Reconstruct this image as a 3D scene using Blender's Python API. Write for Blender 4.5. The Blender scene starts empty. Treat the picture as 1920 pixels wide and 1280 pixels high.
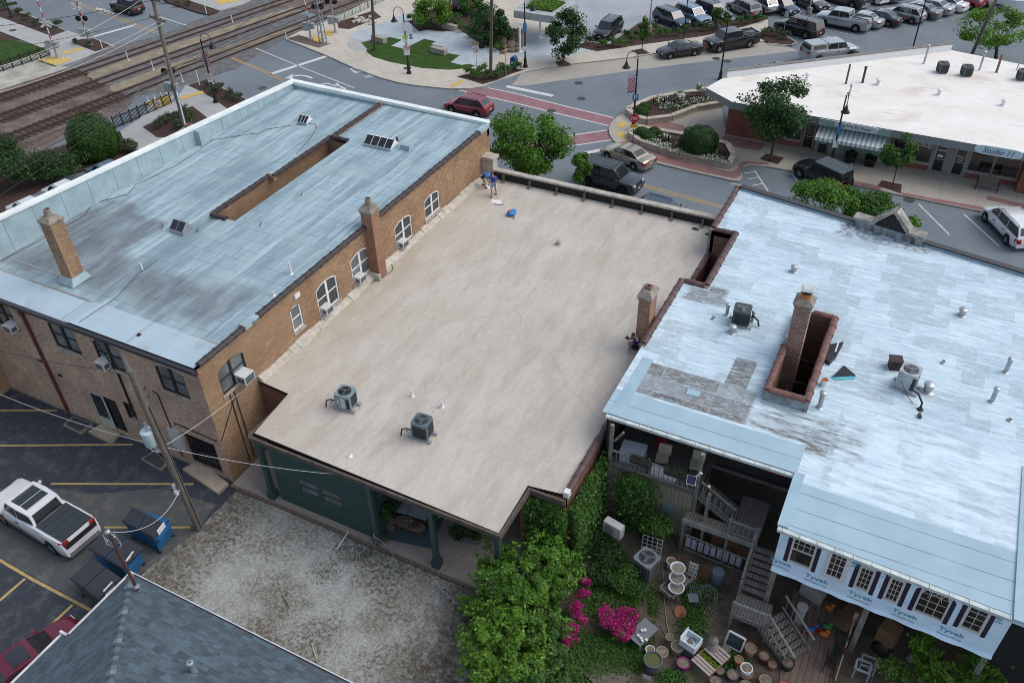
import bpy,bmesh,math,random
import numpy as np
from mathutils import Matrix,Vector
R=math.radians
rng=random.Random(7);nrg=np.random.default_rng(7)
S=bpy.context.scene
col=S.collection
PIT,ROL,HEA,FPX,CAMH=R(38.618),R(-1.628),R(-27.885),1600.0,33.0
cF=Vector((math.sin(HEA)*math.cos(PIT),math.cos(HEA)*math.cos(PIT),-math.sin(PIT)))
_r0=Vector((math.cos(HEA),-math.sin(HEA),0));_u0=_r0.cross(cF)
cR=math.cos(ROL)*_r0+math.sin(ROL)*_u0
cU=-math.sin(ROL)*_r0+math.cos(ROL)*_u0
cam_d=bpy.data.cameras.new('camera');cam=bpy.data.objects.new('camera',cam_d);col.objects.link(cam)
cam_d.sensor_width=36;cam_d.lens=FPX/1920*36;cam_d.clip_start=.5;cam_d.clip_end=3000
mw=Matrix.Identity(4)
for i,a in enumerate((cR,cU,-cF)):
    for k in range(3):mw[k][i]=a[k]
mw[2][3]=CAMH
cam.matrix_world=mw
S.camera=cam
SUN_EL,SUN_AZ=52,62
W=bpy.data.worlds.new('World');S.world=W;W.use_nodes=True
nt=W.node_tree;bg=nt.nodes['Background']
sky=nt.nodes.new('ShaderNodeTexSky');sky.sky_type='NISHITA';sky.sun_disc=False
sky.sun_elevation=R(SUN_EL);sky.sun_rotation=R(SUN_AZ);sky.air_density=1.0;sky.dust_density=2.2;sky.ozone_density=1.0
hs=nt.nodes.new('ShaderNodeHueSaturation');hs.inputs['Saturation'].default_value=.62
nt.links.new(sky.outputs[0],hs.inputs['Color']);nt.links.new(hs.outputs[0],bg.inputs[0]);bg.inputs[1].default_value=.138
sd=bpy.data.lights.new('sun','SUN');sd.energy=.95;sd.angle=R(50);sd.color=(1,.95,.88)
so=bpy.data.objects.new('sun',sd);col.objects.link(so)
_d=Vector((math.sin(R(SUN_AZ))*math.cos(R(SUN_EL)),math.cos(R(SUN_AZ))*math.cos(R(SUN_EL)),math.sin(R(SUN_EL))))
so.rotation_euler=_d.to_track_quat('Z','Y').to_euler()
so.location=(40,20,60)
S.render.engine='CYCLES'
S.cycles.filter_width=.95
S.view_settings.view_transform='Standard';S.view_settings.look='None'
S.view_settings.exposure=.5;S.view_settings.gamma=1;S.view_settings.use_curve_mapping=False
S.render.resolution_x,S.render.resolution_y=1024,682
def ray(x,y):return cF+cR*((x-960)/FPX)-cU*((y-640)/FPX)
C0=Vector((0,0,CAMH))
def G(x,y,z=0.):
    d=ray(x,y);return C0+d*((z-CAMH)/d.z)
def XP(x,y,X0):
    d=ray(x,y);return C0+d*(X0/d.x)
def YP(x,y,Y0):
    d=ray(x,y);return C0+d*(Y0/d.y)
MATS={}
class NT:
    def __init__(s,name):
        s.m=bpy.data.materials.new(name);s.m.use_nodes=True
        s.t=s.m.node_tree;s.b=s.t.nodes['Principled BSDF']
    def n(s,typ,**kw):
        q=s.t.nodes.new('ShaderNode'+typ)
        for k,v in kw.items():
            if k[0]=='i' and k[1:].isdigit():q.inputs[int(k[1:])].default_value=v
            elif k in q.inputs:q.inputs[k].default_value=v
            else:setattr(q,k,v)
        return q
    def l(s,a,b):s.t.links.new(a,b)
    def pos(s,sc=(1,1,1)):
        g=s.n('NewGeometry');m=s.n('Mapping');m.inputs['Scale'].default_value=sc
        s.l(g.outputs['Position'],m.inputs['Vector']);return m.outputs[0]
    def noise(s,sc,detail=5,stretch=(1,1,1),rough=.55):
        q=s.n('TexNoise',Scale=sc,Detail=detail,Roughness=rough)
        s.l(s.pos(stretch),q.inputs['Vector']);return q.outputs[0]
    def ramp(s,f,pts):
        q=s.n('ValToRGB');e=q.color_ramp.elements
        while len(e)>len(pts):e.remove(e[-1])
        while len(e)<len(pts):e.new(.5)
        for a,(p,c)in zip(e,pts):
            a.position=p;a.color=(c,c,c,1)if isinstance(c,(int,float))else(*c,1)
        s.l(f,q.inputs[0]);return q.outputs[0]
    def mix(s,f,a,b,mode='MIX'):
        q=s.n('Mix',data_type='RGBA',blend_type=mode)
        for sock,v in((q.inputs[0],f),(q.inputs[6],a),(q.inputs[7],b)):
            if isinstance(v,(int,float)):sock.default_value=v
            elif isinstance(v,tuple):sock.default_value=(*v,1)
            else:s.l(v,sock)
        return q.outputs[2]
    def math(s,op,a,b=0.):
        q=s.n('Math',operation=op)
        for i,v in((0,a),(1,b)):
            if isinstance(v,(int,float)):q.inputs[i].default_value=v
            else:s.l(v,q.inputs[i])
        return q.outputs[0]
    def bump(s,h,st=.3,dist=.02):
        q=s.n('Bump',Strength=st,Distance=dist);s.l(h,q.inputs['Height']);s.l(q.outputs[0],s.b.inputs['Normal'])
    def wallvec(s):
        g=s.n('NewGeometry');a=s.n('SeparateXYZ');b=s.n('SeparateXYZ');c=s.n('CombineXYZ')
        s.l(g.outputs['Position'],a.inputs[0]);s.l(g.outputs['True Normal'],b.inputs[0])
        u=s.math('ADD',s.math('MULTIPLY',a.outputs[0],s.math('ABSOLUTE',b.outputs[1])),s.math('MULTIPLY',a.outputs[1],s.math('ABSOLUTE',b.outputs[0])))
        s.l(u,c.inputs[0]);s.l(a.outputs[2],c.inputs[1]);return c.outputs[0]
    def comp(s):
        g=s.n('NewGeometry');a=s.n('SeparateXYZ');s.l(g.outputs['Position'],a.inputs[0]);return a.outputs
    def out(s,c,rough=.85,metal=0.,spec=.3):
        if c is not None:
            if isinstance(c,tuple):s.b.inputs['Base Color'].default_value=(*c,1)
            else:s.l(c,s.b.inputs['Base Color'])
        s.b.inputs['Roughness'].default_value=rough;s.b.inputs['Metallic'].default_value=metal
        s.b.inputs['Specular IOR Level'].default_value=spec
        return s.m
def mat(name,c,rough=.8,metal=0.,var=.18,sc=2.,c2=None,bump=0,st=(1,1,1),spec=.3,fine=True):
    if name in MATS:return MATS[name]
    t=NT(name)
    n1=t.noise(sc,6,st)
    c2=c2 or tuple(x*(1-2*var)for x in c)
    cc=t.mix(t.ramp(n1,[(.3,0.),(.7,1.)]),tuple(x*(1+var*.6)for x in c),c2)
    if fine:cc=t.mix(t.ramp(t.noise(sc*9,3,st),[(.35,0.),(.7,.45)]),cc,c2)
    if bump:t.bump(t.noise(sc*6,5,st),bump)
    MATS[name]=t.out(cc,rough,metal,spec);return MATS[name]
def flat(name,c,rough=.5,metal=0.,spec=.5,coat=0.):
    if name in MATS:return MATS[name]
    t=NT(name);m=t.out(t.mix(t.ramp(t.noise(6,3),[(.3,0.),(.75,1.)]),c,tuple(x*.88 for x in c)),rough,metal,spec)
    if coat:t.b.inputs['Coat Weight'].default_value=coat;t.b.inputs['Coat Roughness'].default_value=.05;t.b.inputs['Coat IOR'].default_value=1.5
    MATS[name]=m;return m
def brick(name,c1,c2,mortar,mw_=.012,dark=None,bw=.24,rh=.075):
    if name in MATS:return MATS[name]
    t=NT(name);v=t.wallvec()
    q=t.n('TexBrick',Scale=1.0);q.inputs['Brick Width'].default_value=bw;q.inputs['Row Height'].default_value=rh
    q.inputs['Mortar Size'].default_value=mw_;q.inputs['Color1'].default_value=(*c1,1);q.inputs['Color2'].default_value=(*c2,1)
    q.inputs['Mortar'].default_value=(*mortar,1);q.inputs['Bias'].default_value=.1
    t.l(v,q.inputs['Vector'])
    st=t.ramp(t.noise(.55,7),[(.36,0.),(.68,1.)])
    cc=t.mix(1.,q.outputs[0],t.ramp(t.noise(1.,4,(3.4,3.4,12),.75),[(.28,.55),(.5,1.),(.72,1.45)]),'MULTIPLY');cc=t.mix(t.math('MULTIPLY',st,.5),cc,dark or tuple(x*.45 for x in c1))
    cc=t.mix(t.ramp(t.noise(7,3,(1,1,3)),[(.45,0.),(.75,.5)]),cc,tuple(min(1,x*1.35)for x in c1))
    t.bump(q.outputs[1],-.4,.01)
    MATS[name]=t.out(cc,.92);return MATS[name]
def plank(name,c,w=.14,axis=0,c2=None,gap=.012,rough=.85,vert=False):
    """boards: axis 0 = seams repeat along x, 1 = along y, 2 = along z"""
    if name in MATS:return MATS[name]
    t=NT(name);o=t.comp();f=t.math('FRACT',t.math('DIVIDE',o[axis],w))
    line=t.math('LESS_THAN',f,gap/w*2)
    st=[6,6,6];st[axis]=20
    for k in range(3):
        if k!=axis and axis!=2:st[k]=1.2
    if axis==2:st=[1,1,14]
    cell=t.math('FLOOR',t.math('DIVIDE',o[axis],w));wn=t.n('TexWhiteNoise',noise_dimensions='1D');t.l(cell,wn.inputs['W'])
    cc=t.mix(t.ramp(t.noise(1.0,6,tuple(st)),[(.3,0.),(.7,1.)]),c,c2 or tuple(x*.55 for x in c))
    cc=t.mix(t.math('MULTIPLY',wn.outputs[0],.4),cc,tuple(x*.6 for x in c))
    cc=t.mix(line,cc,tuple(x*.22 for x in c))
    t.bump(line,-.5,.01)
    MATS[name]=t.out(cc,rough);return MATS[name]
def leafmat(name,a,b,c=None,tr=.33):
    if name in MATS:return MATS[name]
    t=NT(name);g=t.n('NewGeometry')
    cc=t.ramp(g.outputs['Random Per Island'],[(0.,a),(.55,b),(1.,c or tuple(x*1.25 for x in b))])
    cc=t.mix(t.ramp(t.noise(.9,3),[(.35,0.),(.7,.5)]),cc,tuple(x*.7 for x in a))
    t.out(cc,.55,0,.35)
    tl=t.n('BsdfTranslucent');t.l(cc,tl.inputs[0]);mx=t.n('MixShader',i0=tr)
    t.l(t.b.outputs[0],mx.inputs[1]);t.l(tl.outputs[0],mx.inputs[2]);t.l(mx.outputs[0],t.t.nodes['Material Output'].inputs[0])
    MATS[name]=t.m;return t.m
class MB:
    def __init__(s):s.v=[];s.f=[];s.mi=[]
    def add(s,vs,fs,mi=0):
        o=len(s.v);s.v+=[tuple(v)for v in vs];s.f+=[tuple(i+o for i in f)for f in fs];s.mi+=[mi]*len(fs);return s
    def hexa(s,p,mi=0):
        return s.add(p,[(3,2,1,0),(4,5,6,7),(0,1,5,4),(1,2,6,5),(2,3,7,6),(3,0,4,7)],mi)
    def bx(s,x0,x1,y0,y1,z0,z1,mi=0):
        return s.hexa([(x0,y0,z0),(x1,y0,z0),(x1,y1,z0),(x0,y1,z0),(x0,y0,z1),(x1,y0,z1),(x1,y1,z1),(x0,y1,z1)],mi)
    def box(s,c,d,rz=0,mi=0,M=None):
        h=[x/2 for x in d];ca,sa=math.cos(rz),math.sin(rz);p=[]
        for sz in(-1,1):
            for sx,sy in((-1,-1),(1,-1),(1,1),(-1,1)):
                q=Vector((sx*h[0],sy*h[1],sz*h[2]))
                if M is not None:q=M@q
                p.append((c[0]+q.x*ca-q.y*sa,c[1]+q.x*sa+q.y*ca,c[2]+q.z))
        return s.hexa(p,mi)
    def bar(s,a,b,w,h=None,mi=0,up=Vector((0,0,1))):
        a=Vector(a);b=Vector(b);d=(b-a).normalized();h=h or w
        if abs(d.dot(up))>.98:up=Vector((0,1,0))
        x=d.cross(up).normalized()*w/2;y=x.cross(d).normalized()*h/2
        return s.hexa([a-x-y,a+x-y,a+x+y,a-x+y,b-x-y,b+x-y,b+x+y,b-x+y],mi)
    def cyl(s,a,b,r0,r1=None,n=12,mi=0,caps=True):
        return s.tube([a,b],[r0,r0 if r1 is None else r1],n,mi,caps)
    def tube(s,pts,r,n=6,mi=0,caps=True):
        pts=[Vector(p)for p in pts];k=len(pts);rs=r if isinstance(r,(list,tuple))else[r]*k
        vs=[];ref=None
        for i,p in enumerate(pts):
            d=(pts[min(i+1,k-1)]-pts[max(i-1,0)]).normalized()
            if ref is None:ref=Vector((0,0,1))if abs(d.z)<.9 else Vector((1,0,0))
            x=d.cross(ref);x=x.normalized()if x.length>1e-6 else Vector((0,1,0));y=x.cross(d).normalized();ref=y
            for j in range(n):
                t=2*math.pi*j/n;vs.append(p+(x*math.cos(t)+y*math.sin(t))*rs[i])
        fs=[(i*n+j,i*n+(j+1)%n,(i+1)*n+(j+1)%n,(i+1)*n+j)for i in range(k-1)for j in range(n)]
        if caps:fs+=[tuple(range(n))[::-1],tuple(range((k-1)*n,k*n))]
        return s.add(vs,fs,mi)
    def lathe(s,prof,n=16,mi=0,c=(0,0,0),M=None):
        vs=[]
        for r,z in prof:
            for j in range(n):
                t=2*math.pi*j/n;q=Vector((r*math.cos(t),r*math.sin(t),z))
                if M is not None:q=M@q
                vs.append(q+Vector(c))
        k=len(prof)
        fs=[(i*n+j,i*n+(j+1)%n,(i+1)*n+(j+1)%n,(i+1)*n+j)for i in range(k-1)for j in range(n)]
        if prof[0][0]>1e-4:fs.append(tuple(range(n))[::-1])
        if prof[-1][0]>1e-4:fs.append(tuple(range((k-1)*n,k*n)))
        return s.add(vs,fs,mi)
    def ell(s,c,r,n=12,m=8,mi=0,rot=None):
        vs=[];fs=[]
        for i in range(m+1):
            for j in range(n):
                a=math.pi*i/m;t=2*math.pi*j/n;q=Vector((r[0]*math.sin(a)*math.cos(t),r[1]*math.sin(a)*math.sin(t),r[2]*math.cos(a)))
                if rot is not None:q=rot@q
                vs.append(q+Vector(c))
        fs=[(i*n+j,(i+1)*n+j,(i+1)*n+(j+1)%n,i*n+(j+1)%n)for i in range(m)for j in range(n)]
        return s.add(vs,fs,mi)
    def prism(s,poly,z0,z1,mi=0,mside=None):
        pts=[(p[0],p[1])for p in poly];a=sum(pts[i][0]*pts[(i+1)%len(pts)][1]-pts[(i+1)%len(pts)][0]*pts[i][1]for i in range(len(pts)))
        if a<0:pts=pts[::-1]
        n=len(pts)
        s.add([(x,y,z1)for x,y in pts],[tuple(range(n))],mi)
        s.add([(x,y,z0)for x,y in pts]+[(x,y,z1)for x,y in pts],[tuple(range(n))[::-1]]+[(i,(i+1)%n,(i+1)%n+n,i+n)for i in range(n)],mi if mside is None else mside)
        return s
    def sheet(s,pts,mi=0):return s.add(pts,[tuple(range(len(pts)))],mi)
    def xf(s,M):s.v=[tuple(M@Vector(v))for v in s.v];return s
    def build(s,name,mats,parent=None,world=True,smooth=None,top=None):
        if not isinstance(mats,(list,tuple)):mats=[mats]
        me=bpy.data.meshes.new(name)
        vs=s.v;loc=None
        if parent is not None and world:
            o=parent['_o']if '_o' in parent else(0,0,0);vs=[(v[0]-o[0],v[1]-o[1],v[2]-o[2])for v in vs]
        elif parent is None and vs:
            xs=[v[0]for v in vs];ys=[v[1]for v in vs];loc=((min(xs)+max(xs))/2,(min(ys)+max(ys))/2,min(v[2]for v in vs))
            vs=[(v[0]-loc[0],v[1]-loc[1],v[2]-loc[2])for v in vs]
        me.from_pydata(vs,[],s.f)
        for m in mats:me.materials.append(m)
        if len(mats)>1:me.polygons.foreach_set('material_index',s.mi)
        bm=bmesh.new();bm.from_mesh(me);bmesh.ops.recalc_face_normals(bm,faces=bm.faces);bm.to_mesh(me);bm.free()
        if smooth:
            me.shade_smooth();me.set_sharp_from_angle(angle=R(smooth))
        me.update()
        o=bpy.data.objects.new(name,me);col.objects.link(o)
        if parent is not None:o.parent=parent
        elif loc:o.location=loc
        return o
def tag(o,label=None,cat=None,group=None,kind=None):
    if label:o['label']=label
    if cat:o['category']=cat
    if group:o['group']=group
    if kind:o['kind']=kind
    return o
def thing(name,label,cat,loc=(0,0,0),rz=0,group=None,wo=True):
    o=bpy.data.objects.new(name,None);col.objects.link(o);o.location=loc;o.rotation_euler=(0,0,rz);o.empty_display_size=.3
    if wo:o['_o']=tuple(loc)
    return tag(o,label,cat,group)
def copy_tree(o,parent=None):
    c=o.copy();col.objects.link(c);c.parent=parent
    for ch in list(o.children):copy_tree(ch,c)
    return c
def struct(o):o['kind']='structure';return o
def textmesh(s,width=None,height=None,bold=0.0,shear=0.,ext=.004):
    cu=bpy.data.curves.new('lettering','FONT');cu.body=s;cu.align_x='LEFT';cu.extrude=ext;cu.offset=bold;cu.shear=shear
    cu.resolution_u=3
    ob=bpy.data.objects.new('lettering',cu);col.objects.link(ob)
    dg=bpy.context.evaluated_depsgraph_get();me=bpy.data.meshes.new_from_object(ob.evaluated_get(dg))
    bpy.data.objects.remove(ob);bpy.data.curves.remove(cu)
    v=np.empty(len(me.vertices)*3);me.vertices.foreach_get('co',v);v=v.reshape(-1,3)
    lo,hi=v[:,:2].min(0),v[:,:2].max(0);v[:,:2]-=lo;d=hi-lo
    sy=height/d[1]if height else None;sx=width/d[0]if width else None
    v[:,0]*=sx or sy;v[:,1]*=sy or sx
    me.vertices.foreach_set('co',v.ravel());me.update();return me
def text(s,m,parent,origin,xdir,ydir,width=None,height=None,name='lettering',**kw):
    """flat letters on a face: origin = lower left corner, xdir / ydir along and up the face"""
    me=textmesh(s,width,height,**kw);me.name=name
    x=Vector(xdir).normalized();y=Vector(ydir);y=(y-x*y.dot(x)).normalized();z=x.cross(y)
    o=Vector(parent['_o'])if parent is not None and '_o' in parent else Vector((0,0,0))
    M=Matrix(((x.x,y.x,z.x,origin[0]-o.x),(x.y,y.y,z.y,origin[1]-o.y),(x.z,y.z,z.z,origin[2]-o.z),(0,0,0,1)))
    me.transform(M);me.materials.clear();me.materials.append(m)
    ob=bpy.data.objects.new(name,me);col.objects.link(ob);ob.parent=parent;return ob
def leaves(name,P,N,size,m,parent=None,aspect=.55,jitter=.35):
    """many leaf-sized quads: P points (n,3), N preferred normals"""
    P=np.asarray(P,float);n=len(P)
    N=np.asarray(N,float)+nrg.normal(0,.55,(n,3));N/=np.linalg.norm(N,axis=1)[:,None]+1e-9
    T=nrg.normal(0,1,(n,3));T-=N*(T*N).sum(1)[:,None];T/=np.linalg.norm(T,axis=1)[:,None]+1e-9
    B=np.cross(N,T)
    sz=size*(1+nrg.uniform(-jitter,jitter,n))[:,None]
    a=P-T*sz*.5;b=P+B*sz*aspect*.5;c=P+T*sz*.5;d=P-B*sz*aspect*.5
    V=np.stack([a,b,c,d],1).reshape(-1,3)
    loc=None
    if parent is not None:V=V-np.array(parent['_o']if '_o' in parent else(0,0,0))
    else:
        loc=((V[:,0].min()+V[:,0].max())/2,(V[:,1].min()+V[:,1].max())/2,V[:,2].min());V=V-np.array(loc)
    me=bpy.data.meshes.new(name)
    me.vertices.add(n*4);me.vertices.foreach_set('co',V.ravel().astype(np.float32))
    me.loops.add(n*4);me.loops.foreach_set('vertex_index',np.arange(n*4,dtype=np.int32))
    me.polygons.add(n);me.polygons.foreach_set('loop_start',np.arange(0,n*4,4,dtype=np.int32))
    me.update(calc_edges=True);me.validate()
    me.materials.append(m)
    o=bpy.data.objects.new(name,me);col.objects.link(o)
    if parent is not None:o.parent=parent
    elif loc:o.location=loc
    return o
def crown_pts(c,r,n,clumps=26,cs=.33,shell=.55,flat=0.):
    c=np.array(c,float);r=np.array(r,float)
    d=nrg.normal(0,1,(clumps,3));d/=np.linalg.norm(d,axis=1)[:,None]
    if flat:d[:,2]=np.abs(d[:,2])*(1-flat)+d[:,2]*flat*.4
    k=d*(shell+(1-shell)*nrg.random((clumps,1)))**.7*(1-cs*.6)
    w=nrg.random(clumps)**.7+.3;idx=nrg.choice(clumps,n,p=w/w.sum())
    q=nrg.normal(0,1,(n,3));q/=np.linalg.norm(q,axis=1)[:,None];q*=(nrg.random((n,1))**.45)*cs*(.65+.7*nrg.random(clumps))[idx][:,None]
    q[:,2]*=.75
    p=k[idx]+q;N=q+k[idx]*.6+np.array([0,0,.25])
    return c+p*r,N,c+k*r
GREENS={'mid':((.036,.10,.018),(.072,.175,.03),(.115,.24,.045)),'dark':((.02,.06,.017),(.04,.10,.026),(.07,.15,.038)),
          'lime':((.065,.16,.016),(.13,.28,.026),(.20,.38,.045)),'spring':((.05,.14,.016),(.10,.24,.024),(.16,.33,.035)),'box':((.022,.07,.012),(.05,.13,.018),(.085,.19,.028)),
          'sage':((.04,.065,.032),(.08,.115,.055),(.13,.17,.085))}
def gl(k):return leafmat('leaves_'+k,*GREENS[k])
def tree(label,base,h,r,n,leaf=.16,kind='mid',trunk=.09,zc=.62,rz=None,name='deciduous_tree',clumps=26,group=None,cs=.33,lean=(0,0),limbs=7):
    b=Vector(base);t=thing(name,label,'tree',base,group=group)
    rz=rz or h*(1-zc)*1.0
    cc=b+Vector((lean[0],lean[1],h*zc))
    P,N,K=crown_pts(cc,(r,r,rz),n,clumps,cs)
    leaves('crown',P,N,leaf,gl(kind),t)
    m=MB();fork=b+Vector((lean[0]*.3,lean[1]*.3,max(.4,h*zc-rz*.75)))
    m.tube([b,b+(fork-b)*.5+Vector((.03,.02,0)),fork,fork.lerp(cc,.6)],[trunk,trunk*.85,trunk*.7,trunk*.25],8)
    for i in range(min(limbs,len(K))):
        e=Vector(K[i*len(K)//limbs]);mdl=fork.lerp(e,.5)+Vector((0,0,-.06*h))
        m.tube([fork,mdl,e],[trunk*.5,trunk*.3,trunk*.1],6)
    m.build('trunk',mat('bark',(.10,.075,.055),.95,c2=(.05,.04,.03),sc=5,bump=.4),t,smooth=60)
    return t
def shrub(label,c,r,n,leaf=.09,kind='mid',group=None,name='shrub',cs=.4,clumps=12,cat='shrub',stems=True,shell=.3):
    """low leafy plant: c = ground centre, r = radii"""
    if shell>.8:
        t=thing(name,label,cat,c,group=group);d=nrg.normal(0,1,(n,3));d[:,2]=np.where(d[:,2]<0,d[:,2]*.45,d[:,2]);d/=np.linalg.norm(d,axis=1)[:,None];cc=np.array((c[0],c[1],c[2]+r[2]*.42));rr=np.array((r[0],r[1],r[2]*.72))
        bumps=1+.05*np.sin(d[:,0]*9+c[0])*np.sin(d[:,1]*8)+.04*np.sin(d[:,2]*11+d[:,0]*6)
        P=cc+d*rr*(bumps*nrg.uniform(.93,1.03,n))[:,None];P[:,2]=np.maximum(P[:,2],c[2]+.02);leaves('foliage',P,d*2,leaf,gl(kind),t)
        m=MB();m.ell(tuple(cc),tuple(rr*.9),20,12);m.build('light_block_core',mat('light_block_core',(.015,.032,.01),1.),t,smooth=60);return t  # solid dark core added behind the leaves to block light through the shrub
    if stems:
        t=thing(name,label,cat,c,group=group);P,N,K=crown_pts((c[0],c[1],c[2]+r[2]*.75),r,n,clumps,cs,shell,.5)
        P[:,2]=np.maximum(P[:,2],c[2]+.02);leaves('foliage',P,N,leaf,gl(kind),t)
        m=MB()
        for k in K[:5]:m.tube([c,(c[0]*.6+k[0]*.4,c[1]*.6+k[1]*.4,c[2]+r[2]*.4),k],[.02,.015,.006],5)
        m.build('stem',mat('bark',(.10,.075,.055)),t);return t
    P,N,K=crown_pts((c[0],c[1],c[2]+r[2]*.75),r,n,clumps,cs,shell,.5);P[:,2]=np.maximum(P[:,2],c[2]+.02)
    return tag(leaves(name,P,N,leaf,gl(kind)),label,cat,group)
# ================================================================ GROUND, ROADS, RAILWAY
def GPp(px,z=0.):return[G(x,y,z)for x,y in px]
def slab(name,px,z,m,th=None,side=None,kind='structure'):
    mb=MB()
    if th:mb.prism(GPp(px,z),z-th,z,0,1 if side else 0)
    else:mb.sheet(GPp(px,z))
    o=mb.build(name,[m]+([side]if side else[]));o['kind']=kind;return o
def stroke(mb,pts,w,z=.008,mi=0):
    """flat painted band along ground pixels"""
    P=[G(x,y,z)for x,y in pts]
    for a,b in zip(P,P[1:]):
        d=(b-a);d.z=0;d.normalize();s=Vector((-d.y,d.x,0))*w/2
        mb.sheet([a-s,b-s,b+s,a+s],mi)
def asphalt(name,c,sp=.12,crack=True,patch=None):
    t=NT(name)
    n=t.noise(.16,6);cc=t.mix(t.ramp(n,[(.35,0.),(.68,1.)]),tuple(x*1.12 for x in c),tuple(x*.82 for x in c))
    cc=t.mix(t.ramp(t.noise(22,2),[(.4,0.),(.75,.5)]),cc,tuple(x*1.5 for x in c))
    cc=t.mix(t.ramp(t.noise(1.3,7,rough=.7),[(.50,0.),(.70,.6 if patch else.4)]),cc,patch or tuple(x*1.45 for x in c))
    if crack:
        v=t.n('TexVoronoi',feature='DISTANCE_TO_EDGE',Scale=.13);mp=t.n('Mapping')
        g=t.n('NewGeometry');nz=t.n('TexNoise',Scale=.5,Detail=7)
        t.l(g.outputs['Position'],nz.inputs['Vector']);t.l(t.mix(1.,g.outputs['Position'],nz.outputs[1],'ADD'),v.inputs['Vector'])
        cc=t.mix(t.ramp(v.outputs[0],[(0.,.28),(.006,0.)]),cc,tuple(x*.6 for x in c))
    t.bump(t.noise(30,2),.25);return t.out(cc,.9)
M_road=asphalt('road_asphalt',(.145,.172,.195))
M_lot=asphalt('rear_lot_asphalt',(.036,.043,.058),patch=(.13,.135,.135))
M_pale=asphalt('pale_lot',(.30,.32,.345))
def concrete(name,c,joint=1.6,ang=0.,dirt=.25):
    t=NT(name);g=t.n('NewGeometry');mp=t.n('Mapping');mp.inputs['Rotation'].default_value=(0,0,ang);t.l(g.outputs['Position'],mp.inputs['Vector'])
    q=t.n('TexBrick',Scale=1.0,offset=0.);q.inputs['Brick Width'].default_value=joint;q.inputs['Row Height'].default_value=joint;q.inputs['Mortar Size'].default_value=.016
    q.inputs['Color1'].default_value=(*c,1);q.inputs['Color2'].default_value=(*[x*.93 for x in c],1);q.inputs['Mortar'].default_value=(*[x*.5 for x in c],1)
    t.l(mp.outputs[0],q.inputs['Vector'])
    cc=t.mix(t.ramp(t.noise(.7,7,rough=.65),[(.4,0.),(.72,dirt*2)]),q.outputs[0],tuple(x*.72 for x in c))
    cc=t.mix(t.ramp(t.noise(14,3),[(.5,0.),(.8,.35)]),cc,tuple(x*.7 for x in c))
    return t.out(cc,.9)
M_walk=concrete('walk_concrete',(.52,.48,.41),1.7,R(38))
M_walk2=concrete('shop_walk_concrete',(.40,.37,.315),2.6,R(2))
M_walkg=concrete('grey_walk_concrete',(.39,.40,.395),1.8,R(12))
M_kerb=mat('kerb_concrete',(.40,.385,.35),.9,sc=1.5)
M_kerblane=concrete('parking_lane_concrete',(.37,.35,.31),4.2,R(8))
def pavers(name,c1,c2,mortar,w=.22,h=.11,ang=0.):
    t=NT(name);g=t.n('NewGeometry');mp=t.n('Mapping');mp.inputs['Rotation'].default_value=(0,0,ang);t.l(g.outputs['Position'],mp.inputs['Vector'])
    q=t.n('TexBrick',Scale=1.0);q.inputs['Brick Width'].default_value=w;q.inputs['Row Height'].default_value=h;q.inputs['Mortar Size'].default_value=.008
    for k,v in(('Color1',c1),('Color2',c2),('Mortar',mortar)):q.inputs[k].default_value=(*v,1)
    t.l(mp.outputs[0],q.inputs['Vector'])
    cc=t.mix(t.ramp(t.noise(.8,5),[(.4,0.),(.75,.6)]),q.outputs[0],tuple(x*.7 for x in c1));return t.out(cc,.9)
M_redpave=pavers('red_pavers',(.26,.13,.12),(.32,.17,.155),(.2,.16,.15))
M_xwalk=pavers('crosswalk_pavers',(.26,.13,.15),(.31,.17,.185),(.24,.17,.175),ang=R(45))
M_blue=pavers('bluestone_pavers',(.36,.42,.46),(.42,.47,.50),(.24,.27,.29),2.6,.8,R(-38))
M_mulch=mat('mulch',(.085,.05,.04),1.,c2=(.035,.022,.02),sc=6,bump=.7)
def grassm(name,a,b,c):
    t=NT(name);cc=t.mix(t.ramp(t.noise(1.2,6),[(.35,0.),(.65,1.)]),a,b);cc=t.mix(t.ramp(t.noise(18,4),[(.45,0.),(.7,.8)]),cc,c)
    t.bump(t.noise(26,3),.9,.04);return t.out(cc,.95,spec=.1)
M_lawn=grassm('lawn_grass',(.05,.10,.022),(.03,.07,.016),(.025,.045,.012))
def ballast(name,a,b,c):
    t=NT(name);v=t.n('TexVoronoi',Scale=9.);t.l(t.pos(),v.inputs['Vector'])
    cc=t.mix(t.ramp(v.outputs['Color'],[(.1,0.),(.9,1.)]),a,b);cc=t.mix(t.ramp(t.noise(.5,5),[(.4,0.),(.65,.8)]),cc,c)
    t.bump(v.outputs['Distance'],.8,.05);return t.out(cc,1.)
M_ballast=ballast('railway_ballast',(.115,.09,.08),(.23,.195,.175),(.085,.05,.04))
M_pgrav=ballast('pale_gravel',(.38,.37,.34),(.5,.48,.44),(.24,.26,.18))
g=MB();g.sheet([(-420,-60,0),(320,-60,0),(320,460,0),(-420,460,0)])
struct(g.build('ground',M_road))
Z1,Z2,Z3=.004,.008,.012
slab('parking_lot',[(1010,-90),(1085,60),(1142,82),(1200,41),(1257,57),(1330,45),(1440,30),(1610,11),(1800,-40),(1700,-120)],Z1,M_pale)
slab('parking_lane',[(978,137),(1060,122),(1225,101),(1320,88),(1440,76),(1497,95),(1440,102),(1250,124),(1060,150),(985,161),(960,160)],Z1,M_kerblane)
KH=.13
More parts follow.
